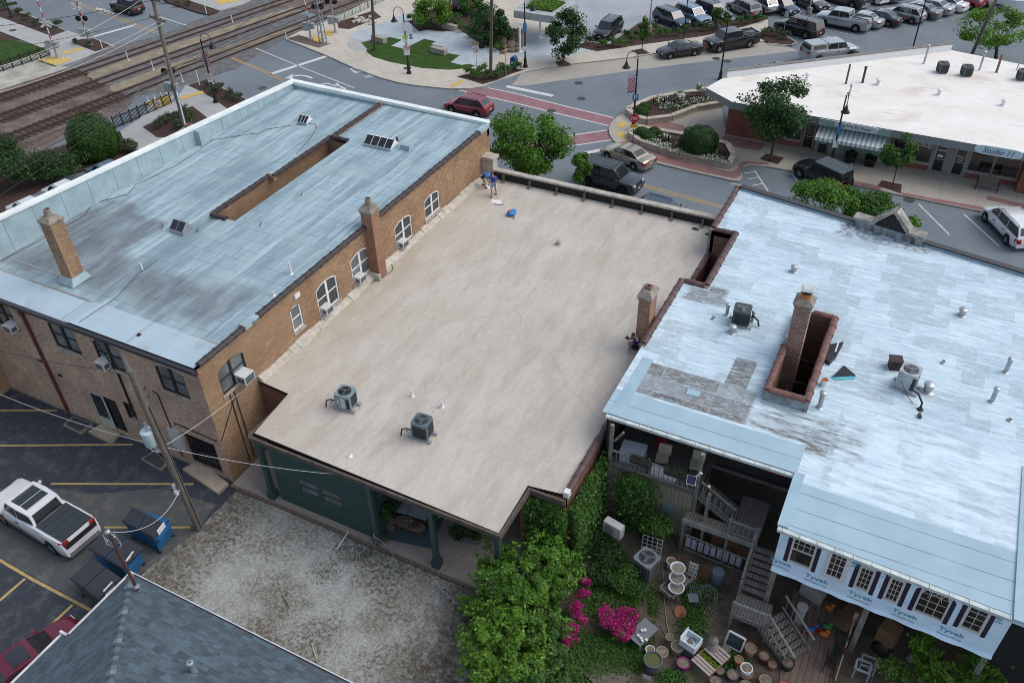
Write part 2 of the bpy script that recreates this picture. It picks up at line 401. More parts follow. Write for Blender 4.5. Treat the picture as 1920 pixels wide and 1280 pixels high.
walk=[(535,73),(615,105),(665,128),(712,145),(745,154),(780,160),(842,166),(880,166),(905,162),(930,152),(960,143),(985,134),(1060,121),(1185,107),(1225,100),(1315,87),(1440,76),(1440,36),(1322,67),(1200,84),(1120,96),(1082,88),(1060,60),(1010,-20),(780,-60),(700,-5),(655,20),(598,46),(560,60)]
slab('sidewalk',walk,KH,M_walk,.2,M_kerb)
def bed(px,name='planting_bed',m=M_mulch,z=KH+.01,th=.08):return slab(name,px,z,m,th)
bed([(1082,88),(1120,96),(1200,84),(1322,67),(1395,50),(1440,36),(1440,29),(1330,45),(1257,57),(1222,41),(1203,42),(1142,83),(1100,76)],z=.16,th=.2)
bed([(1430,58),(1447,56),(1470,66),(1491,79),(1484,84),(1440,79),(1420,70)],z=.15,th=.2)
m=MB();stroke(m,[(1200,40),(1142,83),(1100,77)],.18,.2);stroke(m,[(1220,41),(1257,57)],.15,.2);stroke(m,[(1447,55),(1472,66),(1493,79),(1484,85),(1440,81)],.16,.19)
struct(m.build('kerb',M_kerb))
slab('plaza_paving',[(652,66),(700,48),(768,24),(790,40),(830,52),(862,56),(893,78),(930,92),(942,100),(898,125),(860,128),(720,98),(688,92)],KH+.005,M_blue)
slab('plaza_paving',[(965,104),(1000,60),(1060,62),(1100,82),(1120,94),(1056,106),(1000,112)],KH+.005,M_blue)
slab('lawn',[(677,80),(700,75),(732,70),(754,75),(734,86),(757,92),(795,73),(817,78),(808,83),(830,88),(818,96),(862,104),(845,117),(865,122),(880,120),(893,124),(866,129),(842,131),(792,128),(730,116),(700,107),(687,97),(688,92)],KH+.012,M_lawn)
slab('sidewalk',[(652,76),(668,71),(684,81),(688,93),(668,97),(655,90),(650,82)],KH+.010,M_walkg)
bed([(772,38),(800,22),(842,0),(880,-12),(925,25),(962,55),(945,102),(930,92),(893,78),(862,56),(830,60),(800,56),(786,60),(765,40)])
bed([(857,144),(880,150),(905,158),(930,151),(960,138),(983,131),(962,128),(920,132),(880,138)],z=KH+.015)
bed([(632,42),(700,20),(715,32),(655,55),(635,53)],z=KH+.012)
slab('gravel_patch',[(537,73),(560,66),(620,82),(598,90)],KH+.006,M_ballast)
swalk=[(1190,201),(1172,210),(1155,221),(1145,231),(1141,240),(1143,252),(1150,263),(1160,271),(1190,288),(1230,305),(1300,322),(1350,333),(1372,338),(1386,339),(1392,333),(1390,322),(1386,313),(1405,309),(1440,312),(1490,321),(1609,348),(1692,366),(1840,396),(1960,422),(2040,400),(1900,340),(1700,300),(1522,262),(1437,258),(1360,240),(1350,190),(1335,175),(1290,180),(1225,188)]
slab('sidewalk',swalk,KH,M_walk2,.2,M_kerb)
slab('brick_walk',[(1158,268),(1178,263),(1195,268),(1240,289),(1300,305),(1368,322),(1384,316),(1384,308),(1398,302),(1440,305),(1440,309),(1404,306),(1390,312),(1389,330),(1378,335),(1300,319),(1232,302),(1185,283)],KH+.006,M_redpave)
slab('brick_walk',[(1196,238),(1225,229),(1250,228),(1280,234),(1292,246),(1275,257),(1240,250),(1205,246)],KH+.006,M_redpave)
slab('brick_walk',[(1360,253),(1437,270),(1425,283),(1380,276),(1345,262)],KH+.006,M_redpave)
slab('brick_walk',[(1595,338),(1655,350),(1650,357),(1594,344)],KH+.006,M_redpave)
slab('brick_walk',[(1692,361),(1840,388),(1838,394),(1690,365)],KH+.006,M_redpave)
slab('brick_walk',[(1851,367),(1920,382),(1920,391),(1850,374)],KH+.006,M_redpave)
for px in([(1040,116),(1058,113),(1072,121),(1048,124)],[(1184,95),(1204,91),(1219,100),(1198,103)],[(1646,348),(1653,338),(1691,346),(1689,363)],[(1424,298),(1437,288),(1470,296),(1458,308)]):
    slab('tree_pit',px,KH+.012,M_mulch)
M_paint=mat('road_paint_white',(.68,.69,.68),.8,c2=(.42,.43,.43),sc=5);M_yel=mat('road_paint_yellow',(.55,.33,.06),.8,c2=(.36,.24,.09),sc=5)
M_tact=mat('tactile_yellow',(.62,.40,.05),.8,c2=(.45,.33,.12),sc=4);M_lotyel=mat('lot_paint_yellow',(.52,.36,.12),.8,c2=(.30,.24,.12),sc=5)
for px in([(842,161),(868,150),(868,154),(850,163)],[(1157,235),(1168,228),(1178,231),(1166,240)],[(1155,248),(1168,247),(1176,258),(1164,260)]):
    slab('tactile_paving',px,KH+.012,M_tact)
slab('crosswalk',[(860,169),(916,165),(960,174),(1055,198),(1150,221),(1141,236),(1050,214),(960,192)],Z1,M_xwalk)
slab('crosswalk',[(1139,244),(1070,254),(905,282),(900,300),(930,297),(1070,274),(1148,262)],Z1,M_xwalk)
m=MB()
for pts,w in([[(915,165),(960,174),(1055,198),(1150,221)],.16],[[(860,169),(960,192),(1050,214),(1141,236)],.16],[[(1139,244),(1070,254),(905,281)],.16],[[(1148,262),(1070,274),(930,297),(900,301)],.16],
               [[(950,162),(1037,180)],.55],[[(1098,287),(1137,279)],.5],[[(480,91),(560,124),(664,165)],.13],[[(508,139),(614,105)],.55],[[(175,69),(255,47)],.5],[[(297,31),(350,48)],.14],
               [[(1722,382),(1780,440)],.12],[[(1807,401),(1874,462)],.12],[[(1484,325),(1500,347)],.12],[[(1415,320),(1440,358)],.12],[[(1396,325),(1418,321)],.1],[[(1403,336),(1424,332)],.1],[[(1410,348),(1432,344)],.1],[[(1369,344),(1391,347)],.1],
               [[(1780,464),(1816,474)],.1],[[(1541,55),(1602,66)],.1],[[(1645,51),(1672,56)],.1],[[(1686,44),(1704,49)],.1],[[(1730,33),(1768,40)],.1],[[(1779,24),(1800,30)],.1],[[(1803,15),(1830,22)],.1],[[(1540,66),(1565,72)],.1]):
    stroke(m,pts,w)
for k in range(4):stroke(m,[(181+k*7,15+k*1.2),(193+k*7,23+k*1.2)],.3)
stroke(m,[(585,147),(577,143.5),(566,141.5),(553,142),(545,143.5)],.32);m.sheet(GPp([(534,147),(550,138),(547,142.5),(551,149)],.0085))
for pts in([(631,156),(636,162),(648,167)],[(616,158),(636,162)],[(603,158.5),(614,156),(619,159)]):stroke(m,pts,.24,.0085)
for pts in([(657,129),(663,134),(659,137)],[(664,129),(668,134),(665,137)]):pass
stroke(m,[(679,132),(657,129),(666,137)],.16,.0085);stroke(m,[(679,135.5),(664,132.5),(671,138)],.12,.0085)
for c in((689,144),(700,142)):
    P=G(*c,.0085);k=10
    for i in range(k):
        a,b=2*math.pi*i/k,2*math.pi*(i+1)/k
        m.sheet([P+Vector((math.cos(a)*.32,math.sin(a)*.32,0)),P+Vector((math.cos(b)*.32,math.sin(b)*.32,0)),P+Vector((math.cos(b)*.22,math.sin(b)*.22,0)),P+Vector((math.cos(a)*.22,math.sin(a)*.22,0))])
stroke(m,[(689,144),(692,139),(699,138.5),(700,142)],.08,.0095);stroke(m,[(689,138),(694,137.5)],.08,.0095)
struct(m.build('road_marking',M_paint))
m=MB()
for pts in([(480,126),(534,150)],[(480,129),(532,153)],[(145,5),(220,32),(295,60)],[(142,7),(217,35),(290,62)],[(435,108),(480,126)],[(434,110),(480,129)],[(1190,341),(1280,366),(1364,389)],[(1190,345),(1280,370),(1363,393)]):stroke(m,pts,.11)
struct(m.build('road_marking',M_yel))
slab('sidewalk',[(0,9),(60,30),(125,57),(152,66),(175,71),(215,86),(179,98),(140,114),(104,124),(92,101),(82,91),(0,59),(-60,40),(-60,-10)],KH,M_walkg,.2,M_kerb)
bed([(-40,-3),(0,10),(60,32),(124,58),(97,68),(0,32),(-40,18)])
bed([(132,79),(155,73),(175,72),(211,87),(179,97)])
slab('lawn',[(-60,44),(0,66),(78,90),(90,94),(0,122),(-80,140)],KH,M_lawn,.1)
bed([(-60,40),(0,60),(35,75),(5,77),(-60,60)],z=KH+.01)
slab('gravel_patch',[(-80,142),(0,121),(95,93),(106,124),(132,126),(0,170),(-80,200)],Z1,M_pgrav)
slab('sidewalk',[(288,-10),(345,-2),(412,20),(455,8),(490,-10),(470,-60),(280,-60)],KH,M_walkg,.2,M_kerb)
bed([(296,-8),(345,0),(410,21),(391,28),(372,24),(312,4)])
slab('sidewalk',[(283,192),(300,186),(338,175),(347,161),(360,157),(384,149),(465,186),(420,225),(330,280),(240,280),(225,246),(262,222)],KH,M_walkg,.2,M_kerb)
bed([(267,238),(310,218),(361,199),(390,222),(330,256),(295,258)])
bed([(352,160),(382,150),(462,186),(426,204),(405,188),(378,172)])
bed([(225,246),(262,258),(290,272),(240,300),(120,330),(0,400),(-90,380),(-60,330),(60,292),(150,262)],z=.05,th=.04)
for px in([(113,100),(152,89),(158,92),(118,103)],[(70,112),(100,106),(136,111),(104,123)],[(338,182),(379,170),(383,174),(342,187)],[(272,193),(318,176),(322,195),(296,202)],[(402,3),(455,-8),(470,-2),(412,8)],[(585,66),(608,70),(600,82),(588,76)],[(612,56),(628,60),(622,68),(608,66)]):
    slab('tactile_paving',px,KH+.012,M_tact)
tracks=[((0,176),(142,129),(0,191),(172,135)),((0,217),(177,151),(0,231),(207,157)),((36,246),(222,172),(57,252),(252,179))]
slab('railway_ballast',[(-140,215),(0,168),(134,126),(172,134),(161,143),(178,150),(208,158),(203,170),(222,172),(254,180),(238,205),(60,292),(-140,400)],Z2,M_ballast)
slab('railway_ballast',[(500,22),(540,10),(600,30),(640,26),(700,4),(800,-30),(640,-90),(520,-20)],Z2,M_ballast)
M_rail=mat('rusty_rail',(.13,.065,.05),.6,.5,c2=(.06,.04,.035),sc=3);M_tie=mat('timber_sleeper',(.075,.055,.048),.95,c2=(.035,.027,.025),sc=4)
M_xpanel=mat('crossing_panel',(.165,.165,.16),.9,c2=(.085,.088,.092),sc=1.2);M_sand=mat('sandy_concrete',(.31,.255,.17),.95,c2=(.18,.155,.12),sc=.8)
slab('level_crossing',[(134,126),(172,134),(161,143),(178,150),(208,158),(203,170),(222,172),(254,180),(300,176),(345,160),(384,149),(440,130),(535,73),(598,45),(540,12),(470,-20),(410,21),(300,66),(212,88),(180,98)],Z1,M_xpanel)
slab('crossing_strip',[(158,141),(170,149),(250,122),(330,94),(480,45),(560,22),(548,14),(480,33),(330,82),(250,108)],Z2,M_sand)
slab('crossing_strip',[(202,163),(212,173),(330,130),(430,98),(545,60),(575,45),(480,70),(325,118)],Z2,M_sand)
for ti,(a0,a1,b0,b1)in enumerate(tracks):
    A0,A1,B0,B1=G(*a0),G(*a1),G(*b0),G(*b1)
    mid0=(A0+B0)/2;d=((A1-A0).normalized()+(B1-B0).normalized()).normalized();d=Vector(((.18,.17,.15)[ti],.985,0)).normalized()
    mid=(A1+B1)/2;s=Vector((d.y,-d.x,0));mid.z=0
    t=thing('railway_track',['railway track farthest from the brick building','rusty middle railway track of the three','railway track nearest the brick building and green shrubs'][ti],'railway track',tuple(mid),group='railway tracks')
    q=MB();a_,b_=mid-d*34,mid-d*.3;q.sheet([(p.x,p.y,.014)for p in(a_-s*1.35,b_-s*1.35,b_+s*1.35,a_+s*1.35)]);struct(q.build('track_bed',ballast('brown_ballast',(.085,.06,.05),(.15,.11,.095),(.05,.035,.03))if 'brown_ballast' not in bpy.data.materials else bpy.data.materials['brown_ballast']))
    for sg in(-1,1):
        m=MB();p0=mid-d*34+s*sg*.72;p1=mid+d*75+s*sg*.72
        m.bar(p0+Vector((0,0,.10)),p1+Vector((0,0,.10)),.075,.16);m.build('rail',M_rail,t)
    k=-16.0
    while k<-.2:
        m=MB();c=mid+d*k;m.box((c.x,c.y,.03),(2.6,.24,.08),math.atan2(s.y,s.x));m.build('sleeper',M_tie,t);k+=.62
lotpoly=[G(-80,735),G(20,722),(-44.2,19.9,0),(-27.0,19.9,0),G(447,916),G(372,992),G(275,1068),G(160,1180),G(60,1300),G(-250,1400)]
m=MB();m.sheet([(p[0],p[1],Z1)for p in lotpoly]);struct(m.build('parking_lot',M_lot))
M_oldlot=asphalt('worn_lot_asphalt',(.075,.082,.085),patch=(.17,.17,.155))
slab('worn_paving',[(-60,920),(60,912),(180,925),(300,915),(405,945),(372,992),(275,1066),(168,1138),(60,1078),(-60,1012)],Z2,M_oldlot)
def yardm():
    t=NT('gravel_yard_dirt');v=t.n('TexVoronoi',Scale=16.);t.l(t.pos(),v.inputs['Vector'])
    cc=t.mix(t.ramp(v.outputs['Color'],[(.1,0.),(.9,1.)]),(.27,.285,.275),(.40,.415,.40))
    dirt=t.ramp(t.noise(.33,8,rough=.62),[(.40,0.),(.60,1.)]);speck=t.ramp(t.noise(5.5,5,rough=.7),[(.47,0.),(.56,1.)])
    cc=t.mix(t.math('MULTIPLY',dirt,.35),cc,(.17,.165,.14));cc=t.mix(t.math('MULTIPLY',speck,t.math('ADD',t.math('MULTIPLY',dirt,.72),.10)),cc,(.075,.065,.045));o=t.comp();e=t.math('MAXIMUM',t.math('MINIMUM',1.,t.math('MULTIPLY',t.math('SUBTRACT',o[0],-14.6),.55)),t.math('MINIMUM',1.,t.math('MULTIPLY',t.math('SUBTRACT',-24.2,o[0]),.5)));e=t.math('MAXIMUM',e,0.);cc=t.mix(t.math('MULTIPLY',e,t.ramp(t.noise(2.2,7,rough=.7),[(.38,0.),(.58,.85)])),cc,(.09,.072,.055))
    cc=t.mix(t.math('MULTIPLY',t.ramp(t.noise(.42,6),[(.52,0.),(.66,.65)]),t.ramp(t.noise(9,4),[(.35,0.),(.6,1.)])),cc,(.10,.075,.045))
    cc=t.mix(t.math('MULTIPLY',t.ramp(t.noise(.55,5,(1,1.3,1)),[(.58,0.),(.68,.7)]),t.ramp(t.noise(12,4),[(.4,0.),(.6,1.)])),cc,(.055,.075,.03))
    t.bump(t.noise(20,4),.6,.03);return t.out(cc,1.,spec=.1)
m=MB();m.sheet([(p[0],p[1],Z2)for p in(G(447,916),G(372,992),G(275,1068),G(190,1160),G(300,1500),G(930,1500),G(900,1100),(-12.5,19.8,0),(-25.6,19.8,0),(-27.0,22.2,0),(-27.0,20,0))]);struct(m.build('gravel_yard',yardm()))
M_soil=mat('garden_soil',(.15,.125,.095),1.,c2=(.07,.055,.04),sc=1.4,bump=.5)
m=MB();m.sheet([(p[0],p[1],Z1)for p in(G(900,1090),G(880,1500),G(2100,1500),(16,23.7,0),(16,30,0),(-9.6,30,0),(-9.6,23.2,0),(-11.6,20,0))]);struct(m.build('garden_soil',M_soil))
m=MB()
for pts in([(-10,769),(107,769)],[(-10,835),(249,833)],[(95,906.5),(363,907)],[(-20,1038),(60,1085),(170,1143)],[(-30,1150),(47,1084)],[(86,1180),(136,1133)],[(195,988),(357,988)]):stroke(m,pts,.12 if pts[0][1]<1000 else.14,Z3)
struct(m.build('road_marking',M_lotyel))
slab('sidewalk',[(0,690),(20,724),(-20,735),(-60,700)],.06,M_walkg,.06)
# ================================================================ BUILDINGS
class Face:
    """a vertical face: u along it, w outward, z up"""
    def __init__(s,o,u,n):s.o=Vector(o);s.u=Vector(u);s.n=Vector(n)
    def p(s,u,w,z):return s.o+s.u*u+s.n*w+Vector((0,0,z))
    def fb(s,mb,u0,u1,w0,w1,z0,z1,mi=0):
        return mb.hexa([s.p(u0,w0,z0),s.p(u1,w0,z0),s.p(u1,w1,z0),s.p(u0,w1,z0),s.p(u0,w0,z1),s.p(u1,w0,z1),s.p(u1,w1,z1),s.p(u0,w1,z1)],mi)
    def wall(s,mb,u0,u1,z0,z1,holes,depth=.14,mi=0):
        us=sorted({u0,u1,*[h[0]for h in holes],*[h[1]for h in holes]});zs=sorted({z0,z1,*[h[2]for h in holes],*[h[3]for h in holes]})
        for a,b in zip(us,us[1:]):
            for c,d in zip(zs,zs[1:]):
                mu,mz=(a+b)/2,(c+d)/2
                if any(h[0]<mu<h[1]and h[2]<mz<h[3]for h in holes):continue
                mb.sheet([s.p(a,0,c),s.p(b,0,c),s.p(b,0,d),s.p(a,0,d)],mi)
        for h in holes:
            a,b,c,d=h[:4]
            for q in([(a,c),(a,d)],[(b,c),(b,d)],[(a,c),(b,c)],[(a,d),(b,d)]):
                mb.sheet([s.p(q[0][0],0,q[0][1]),s.p(q[1][0],0,q[1][1]),s.p(q[1][0],-depth,q[1][1]),s.p(q[0][0],-depth,q[0][1])],mi)
        return mb
def glassm(name,c,rough=.08):
    if name in MATS:return MATS[name]
    t=NT(name);MATS[name]=t.out(t.mix(t.ramp(t.noise(1.1,2),[(.3,0.),(.7,1.)]),c,tuple(x*.5 for x in c)),rough,0,.95);return MATS[name]
M_glass=glassm('window_glass',(.035,.045,.055));M_glassd=glassm('dark_glass',(.012,.013,.016));M_glassg=glassm('grey_window_glass',(.16,.185,.195),.2)
M_wht=flat('white_paint',(.72,.73,.74),.5);M_blk=flat('black_paint',(.018,.018,.02),.5);M_darkgrn=flat('dark_green_trim',(.05,.075,.07),.5)
M_conc=mat('weathered_concrete',(.34,.31,.26),.95,c2=(.16,.14,.12),sc=2.5,bump=.3)
M_galv=mat('galvanised_metal',(.46,.49,.51),.42,.6,c2=(.30,.33,.35),sc=4);M_steel=flat('bright_steel',(.62,.64,.66),.3,.8)
M_lime=mat('limestone_sill',(.42,.40,.36),.9,c2=(.26,.24,.21),sc=3)
M_intr=flat('dark_interior',(.012,.012,.013),.9)
def window(par,F,u0,u1,z0,z1,w=-.1,mf=None,mg=None,fr=.07,mull=(),rails=(.5,),arch=0.,sill=None,thick=.06,name='window',grid=None):
    mf=mf or M_wht;mg=mg or M_glass;mb=MB()
    F.fb(mb,u0,u0+fr,w,w+thick,z0,z1);F.fb(mb,u1-fr,u1,w,w+thick,z0,z1)
    F.fb(mb,u0+fr,u1-fr,w,w+thick,z0,z0+fr);F.fb(mb,u0+fr,u1-fr,w,w+thick,z1-fr-arch*.0,z1)
    ed=[u0+fr]+[u0+(u1-u0)*q for q in mull]+[u1-fr]
    for q in mull:F.fb(mb,u0+(u1-u0)*q-fr*.9,u0+(u1-u0)*q+fr*.9,w,w+thick+.01,z0+fr,z1-fr)
    for q in rails:
        zz=z0+(z1-z0)*q
        for a,b in zip(ed,ed[1:]):F.fb(mb,a+(fr*.9 if a!=ed[0]else 0),b-(fr*.9 if b!=ed[-1]else 0),w,w+thick-.012,zz-.03,zz+.03)
    if grid:
        for i in range(1,grid[0]):
            uu=u0+fr+(u1-u0-2*fr)*i/grid[0];F.fb(mb,uu-.012,uu+.012,w+.012,w+.03,z0+fr,z1-fr)
        for i in range(1,grid[1]):
            zz=z0+fr+(z1-z0-2*fr)*i/grid[1];F.fb(mb,u0+fr,u1-fr,w+.011,w+.028,zz-.012,zz+.012)
    o=mb.build(name,mf,par);o['_o']=par['_o']
    g=MB();g.sheet([F.p(u0+fr*.5,w+.008,z0+fr*.5),F.p(u1-fr*.5,w+.008,z0+fr*.5),F.p(u1-fr*.5,w+.008,z1-fr*.5),F.p(u0+fr*.5,w+.008,z1-fr*.5)]);g.build('pane',mg,o)
    if sill:
        q=MB();F.fb(q,u0-.08,u1+.08,w+.02,.07,z0-.14,z0-.004);q.build('sill',sill,o)
    return o
def spandrel(mb,F,u0,u1,z1,rise,w,mi=0):
    """brick corners that turn a square opening into a segmental arch"""
    n=6;mid=(u0+u1)/2;h=(u1-u0)/2
    for i in range(n):
        a,b=u0+(u1-u0)*i/n,u0+(u1-u0)*(i+1)/n
        za,zb=[z1-rise*((x-mid)/h)**2 for x in(a,b)]
        if z1-min(za,zb)<.01:continue
        mb.sheet([F.p(a,w,za),F.p(b,w,zb),F.p(b,w,z1),F.p(a,w,z1)],mi);mb.sheet([F.p(a,w,za),F.p(b,w,zb),F.p(b,w-.06,zb),F.p(a,w-.06,za)],mi)
def roof_plate(mb,x0,x1,y0,y1,zf,holes,mi=0,nx=1,ny=1):
    xs=sorted({x0,x1,*[h[0]for h in holes],*[h[1]for h in holes]});ys=sorted({y0,y1,*[h[2]for h in holes],*[h[3]for h in holes]})
    for a,b in zip(xs,xs[1:]):
        for c,d in zip(ys,ys[1:]):
            if any(h[0]<(a+b)/2<h[1]and h[2]<(c+d)/2<h[3]for h in holes):continue
            mb.sheet([(a,c,zf(a,c)),(b,c,zf(b,c)),(b,d,zf(b,d)),(a,d,zf(a,d))],mi)
def coping_tiles(par,a,b,w=.36,seg=.62,m=None,h=.13,name='coping'):
    """half-round clay coping tiles laid end to end along a wall top; each with a raised collar"""
    a=Vector(a);b=Vector(b);d=b-a;L=d.length;d.normalize();s=Vector((d.y,-d.x,0)).normalized();n=max(1,round(L/seg));mb=MB()
    prof=[(-w/2,-.05),(-w/2,.01),(-w*.36,h*.75),(-w*.12,h),(w*.12,h),(w*.36,h*.75),(w/2,.01),(w/2,-.05)]
    for i in range(n):
        p0=a+d*(L*i/n+.01*(rng.random()-.3));p1=a+d*(L*(i+1)/n-.012);k=1+rng.uniform(-.03,.05);off=s*rng.uniform(-.012,.012)
        for q0,q1,sc in((p0,p1,k),(p1-d*.10,p1+d*.006,k*1.14)):
            vs=[q+off+s*x*sc+Vector((0,0,z*sc))for q in(q0,q1)for x,z in prof];nn=len(prof)
            mb.add(vs,[(j,j+1,nn+j+1,nn+j)for j in range(nn-1)]+[tuple(range(nn))[::-1],tuple(range(nn,2*nn))],0)
    return mb.build(name,m,par,smooth=40)
M_tiled=mat('dark_coping_tile',(.06,.048,.048),.5,c2=(.035,.028,.03),sc=4);M_tiler=mat('brown_coping_tile',(.13,.078,.072),.5,c2=(.07,.045,.045),sc=2.2)
M_tilep=mat('red_coping_tile',(.21,.105,.09),.55,c2=(.11,.06,.055),sc=2.5)
def pipe(par,p,h,r=.05,m=None,cap=None,base=0.09,name='vent_pipe',lean=(0,0)):
    mb=MB();x,y,z=p;mb.lathe([(base,0),(base,.03),(r,.07),(r,h),(r*.75,h),(r*.75,h-.06)],12,0,p)
    if cap:mb.lathe([(r*.9,h),(cap,h+.01),(cap,h+.1),(cap*.6,h+.15),(.001,h+.17)],14,0,p)
    return mb.build(name,m or M_galv,par,smooth=40)
XL,XR,YB,YF=-44.1,-27.13,19.95,48.75
M_bt=brick('tan_brick',(.31,.185,.105),(.47,.305,.18),(.15,.115,.085),dark=(.10,.062,.042))
M_bp=brick('rosy_brick',(.46,.31,.215),(.62,.44,.31),(.26,.21,.18),dark=(.12,.085,.07))
LB=thing('brick_building','two storey tan brick building with a pale blue membrane roof and a white capped parapet','building',((XL+XR)/2,(YB+YF)/2,0))
FR=Face((XR,0,0),(0,1,0),(1,0,0));FB=Face((0,YB,0),(1,0,0),(0,-1,0))
wr=[(26.5,27.33,5.15,6.68),(28.66,30.52,4.78,6.66),(31.88,33.66,4.85,6.66),(36.42,38.3,4.62,6.38),(39.85,41.7,4.85,6.38),(20.98,22.8,5.18,6.8)]
wb=[(-37.5,-35.55,5.5,7.2),(-34.3,-32.42,5.42,7.12),(-30.1,-28.25,5.28,7.0),(-41.9,-40.3,5.5,7.2)]
db=[(-36.62,-34.45,.18,2.75),(-33.85,-33.2,1.82,3.0),(-29.85,-27.7,.3,2.45)]
m=MB()
FR.wall(m,YB,YF,0,7.62,wr);mr=MB();FB.wall(mr,XL-3,XR,0,7.5,wb+db,.2)
for h in wr:spandrel(m,FR,h[0],h[1],h[3],.26 if h[1]-h[0]>1.2 else.16,-.02)
for h in wb:spandrel(mr,FB,h[0],h[1],h[3],.22,-.02)
m.sheet([(XL,YF,0),(XR,YF,0),(XR,YF,8.0),(XL,YF,8.2)]);m.sheet([(XL,YF,0),(XL,YB-4,0),(XL,YB-4,9.6),(XL,YF,8.1)])
m.build('wall',[M_bt],LB);mr.build('rear_wall',M_bp,LB)
m=MB();FB.fb(m,XL,XR,-.001,.05,0,.12);m.build('plinth',M_conc,LB)
m=MB()
for h in wr+wb:pass
zL=lambda x,y:7.62+(y-YB)/(YF-YB)*.18+(.10 if x>-35.5 else-.02)
def roofm_teal():
    t=NT('pale_blue_membrane');o=t.comp();P=t.pos()
    br=t.n('TexBrick',Scale=1.,offset=.37);br.inputs['Brick Width'].default_value=4.6;br.inputs['Row Height'].default_value=.93;br.inputs['Mortar Size'].default_value=.018
    for k,v in(('Color1',(.335,.45,.505)),('Color2',(.305,.415,.47)),('Mortar',(.13,.19,.225))):br.inputs[k].default_value=(*v,1)
    t.l(P,br.inputs['Vector'])
    stx=t.ramp(t.noise(1.,7,(1.15,.13,1),.6),[(.42,0.),(.60,1.)])
    c=t.mix(t.math('MULTIPLY',stx,.72),br.outputs[0],(.155,.225,.262));c=t.mix(t.ramp(t.noise(1.,7,(4.2,.5,1),.7),[(.5,0.),(.66,.55)]),c,(.18,.245,.275))
    c=t.mix(t.ramp(t.noise(1.,4,(2.4,.22,1)),[(.54,0.),(.64,.65)]),c,(.475,.575,.62))
    c=t.mix(t.ramp(t.noise(5,6,rough=.7),[(.45,0.),(.7,.45)]),c,(.22,.33,.37))
    c=t.mix(t.ramp(t.noise(.5,5),[(.5,0.),(.7,.45)]),c,(.36,.46,.44))
    q=t.n('TexNoise',Scale=.55,Detail=6);t.l(P,q.inputs['Vector']);wob=t.math('MULTIPLY',t.math('SUBTRACT',q.outputs[0],.5),4.)
    y=t.math('ADD',o[1],wob);x=t.math('ADD',o[0],wob)
    def band(v,a,b,s=.5):return t.math('MULTIPLY',t.n('MapRange',i1=a,i2=a+s).inputs[0].node.outputs[0]if False else t.math('SMOOTH_MIN',1.,t.math('MAXIMUM',t.math('DIVIDE',t.math('SUBTRACT',v,a),s),0.)),t.math('MINIMUM',1.,t.math('MAXIMUM',t.math('DIVIDE',t.math('SUBTRACT',b,v),s),0.)))
    b1=t.math('MULTIPLY',band(y,21.7,26.4,1.6),band(x,-48.,-27.6,1.2));b2=t.math('MULTIPLY',band(y,21.9,30.2,.8),band(x,-50.,-37.6,.7))
    mask=t.math('MULTIPLY',t.math('MAXIMUM',b1,b2),t.ramp(t.noise(1.,6,(1.2,.4,1)),[(.28,.25),(.55,1.)]))
    c=t.mix(t.math('MULTIPLY',mask,.74),c,t.mix(t.ramp(t.noise(1.,6,(3,.6,1),.7),[(.4,0.),(.65,1.)]),(.095,.10,.115),(.17,.185,.20)))
    y0=t.math('LESS_THAN',o[1],21.75);c=t.mix(t.math('MULTIPLY',y0,.8),c,(.40,.51,.585))
    c=t.mix(t.math('MULTIPLY',y0,t.ramp(t.noise(.6,5),[(.55,0.),(.68,.45)])),c,(.26,.27,.27))
    t.bump(t.noise(1.,4,(1.6,.2,1)),.35,.05);return t.out(c,.62,0,.35)
M_teal=roofm_teal();M_tealp=mat('pale_blue_flashing',(.345,.45,.495),.6,c2=(.26,.35,.385),sc=1.2)
hole=(-36.15,-34.45,31.0,42.2)
m=MB();roof_plate(m,XL+.25,-35.4,YB-.05,YF-.2,zL,[(hole[0],-35.4,hole[2],hole[3])]);roof_plate(m,-35.4,XR-.1,YB-.05,YF-.2,zL,[(-35.4,hole[1],hole[2],hole[3])])
m.sheet([(-35.4,YB,7.5),(-35.4,YF-.2,7.5),(-35.4,YF-.2,7.92),(-35.4,YB,7.72)])if False else None
m.build('roof',M_teal,LB)
m=MB();m.hexa([(XL+.3,21.72,zL(-40,21.7)+.004),(XR-.3,21.72,zL(-40,21.7)+.004),(XR-.3,21.80,zL(-40,21.7)+.004),(XL+.3,21.80,zL(-40,21.7)+.004),(XL+.3,21.72,zL(-40,21.7)+.014),(XR-.3,21.72,zL(-30,21.7)+.014),(XR-.3,21.80,zL(-30,21.7)+.014),(XL+.3,21.80,zL(-40,21.7)+.014)]);m.bx(-43.5,-38.8,22.75,22.81,zL(-40,22.7)-.01,zL(-40,22.7)+.012);m.bx(-31.6,-31.54,20.0,21.7,zL(-31,20.8)-.01,zL(-31,21)+.012);m.bx(-36.2,-36.14,20.0,21.7,zL(-36,20.8)-.01,zL(-36,21)+.012);m.build('seam_tape',mat('tan_seam',(.40,.38,.35),.8),LB)
m=MB()
m.sheet([(hole[0],hole[2],4),(hole[0],hole[3],4),(hole[0],hole[3],7.75),(hole[0],hole[2],7.75)]);m.sheet([(hole[1],hole[2],4),(hole[1],hole[3],4),(hole[1],hole[3],7.75),(hole[1],hole[2],7.75)])
m.sheet([(hole[0],hole[2],4),(hole[1],hole[2],4),(hole[1],hole[2],7.75),(hole[0],hole[2],7.75)]);m.sheet([(hole[0],hole[3],4),(hole[1],hole[3],4),(hole[1],hole[3],7.75),(hole[0],hole[3],7.75)])
m.sheet([(hole[0],hole[2],4),(hole[1],hole[2],4),(hole[1],hole[3],4),(hole[0],hole[3],4)],1)
m.bx(hole[1]-.35,hole[1]-.003,31.05,42.15,7.05,7.35,1)
o=m.build('light_well',[M_bt,M_intr],LB)
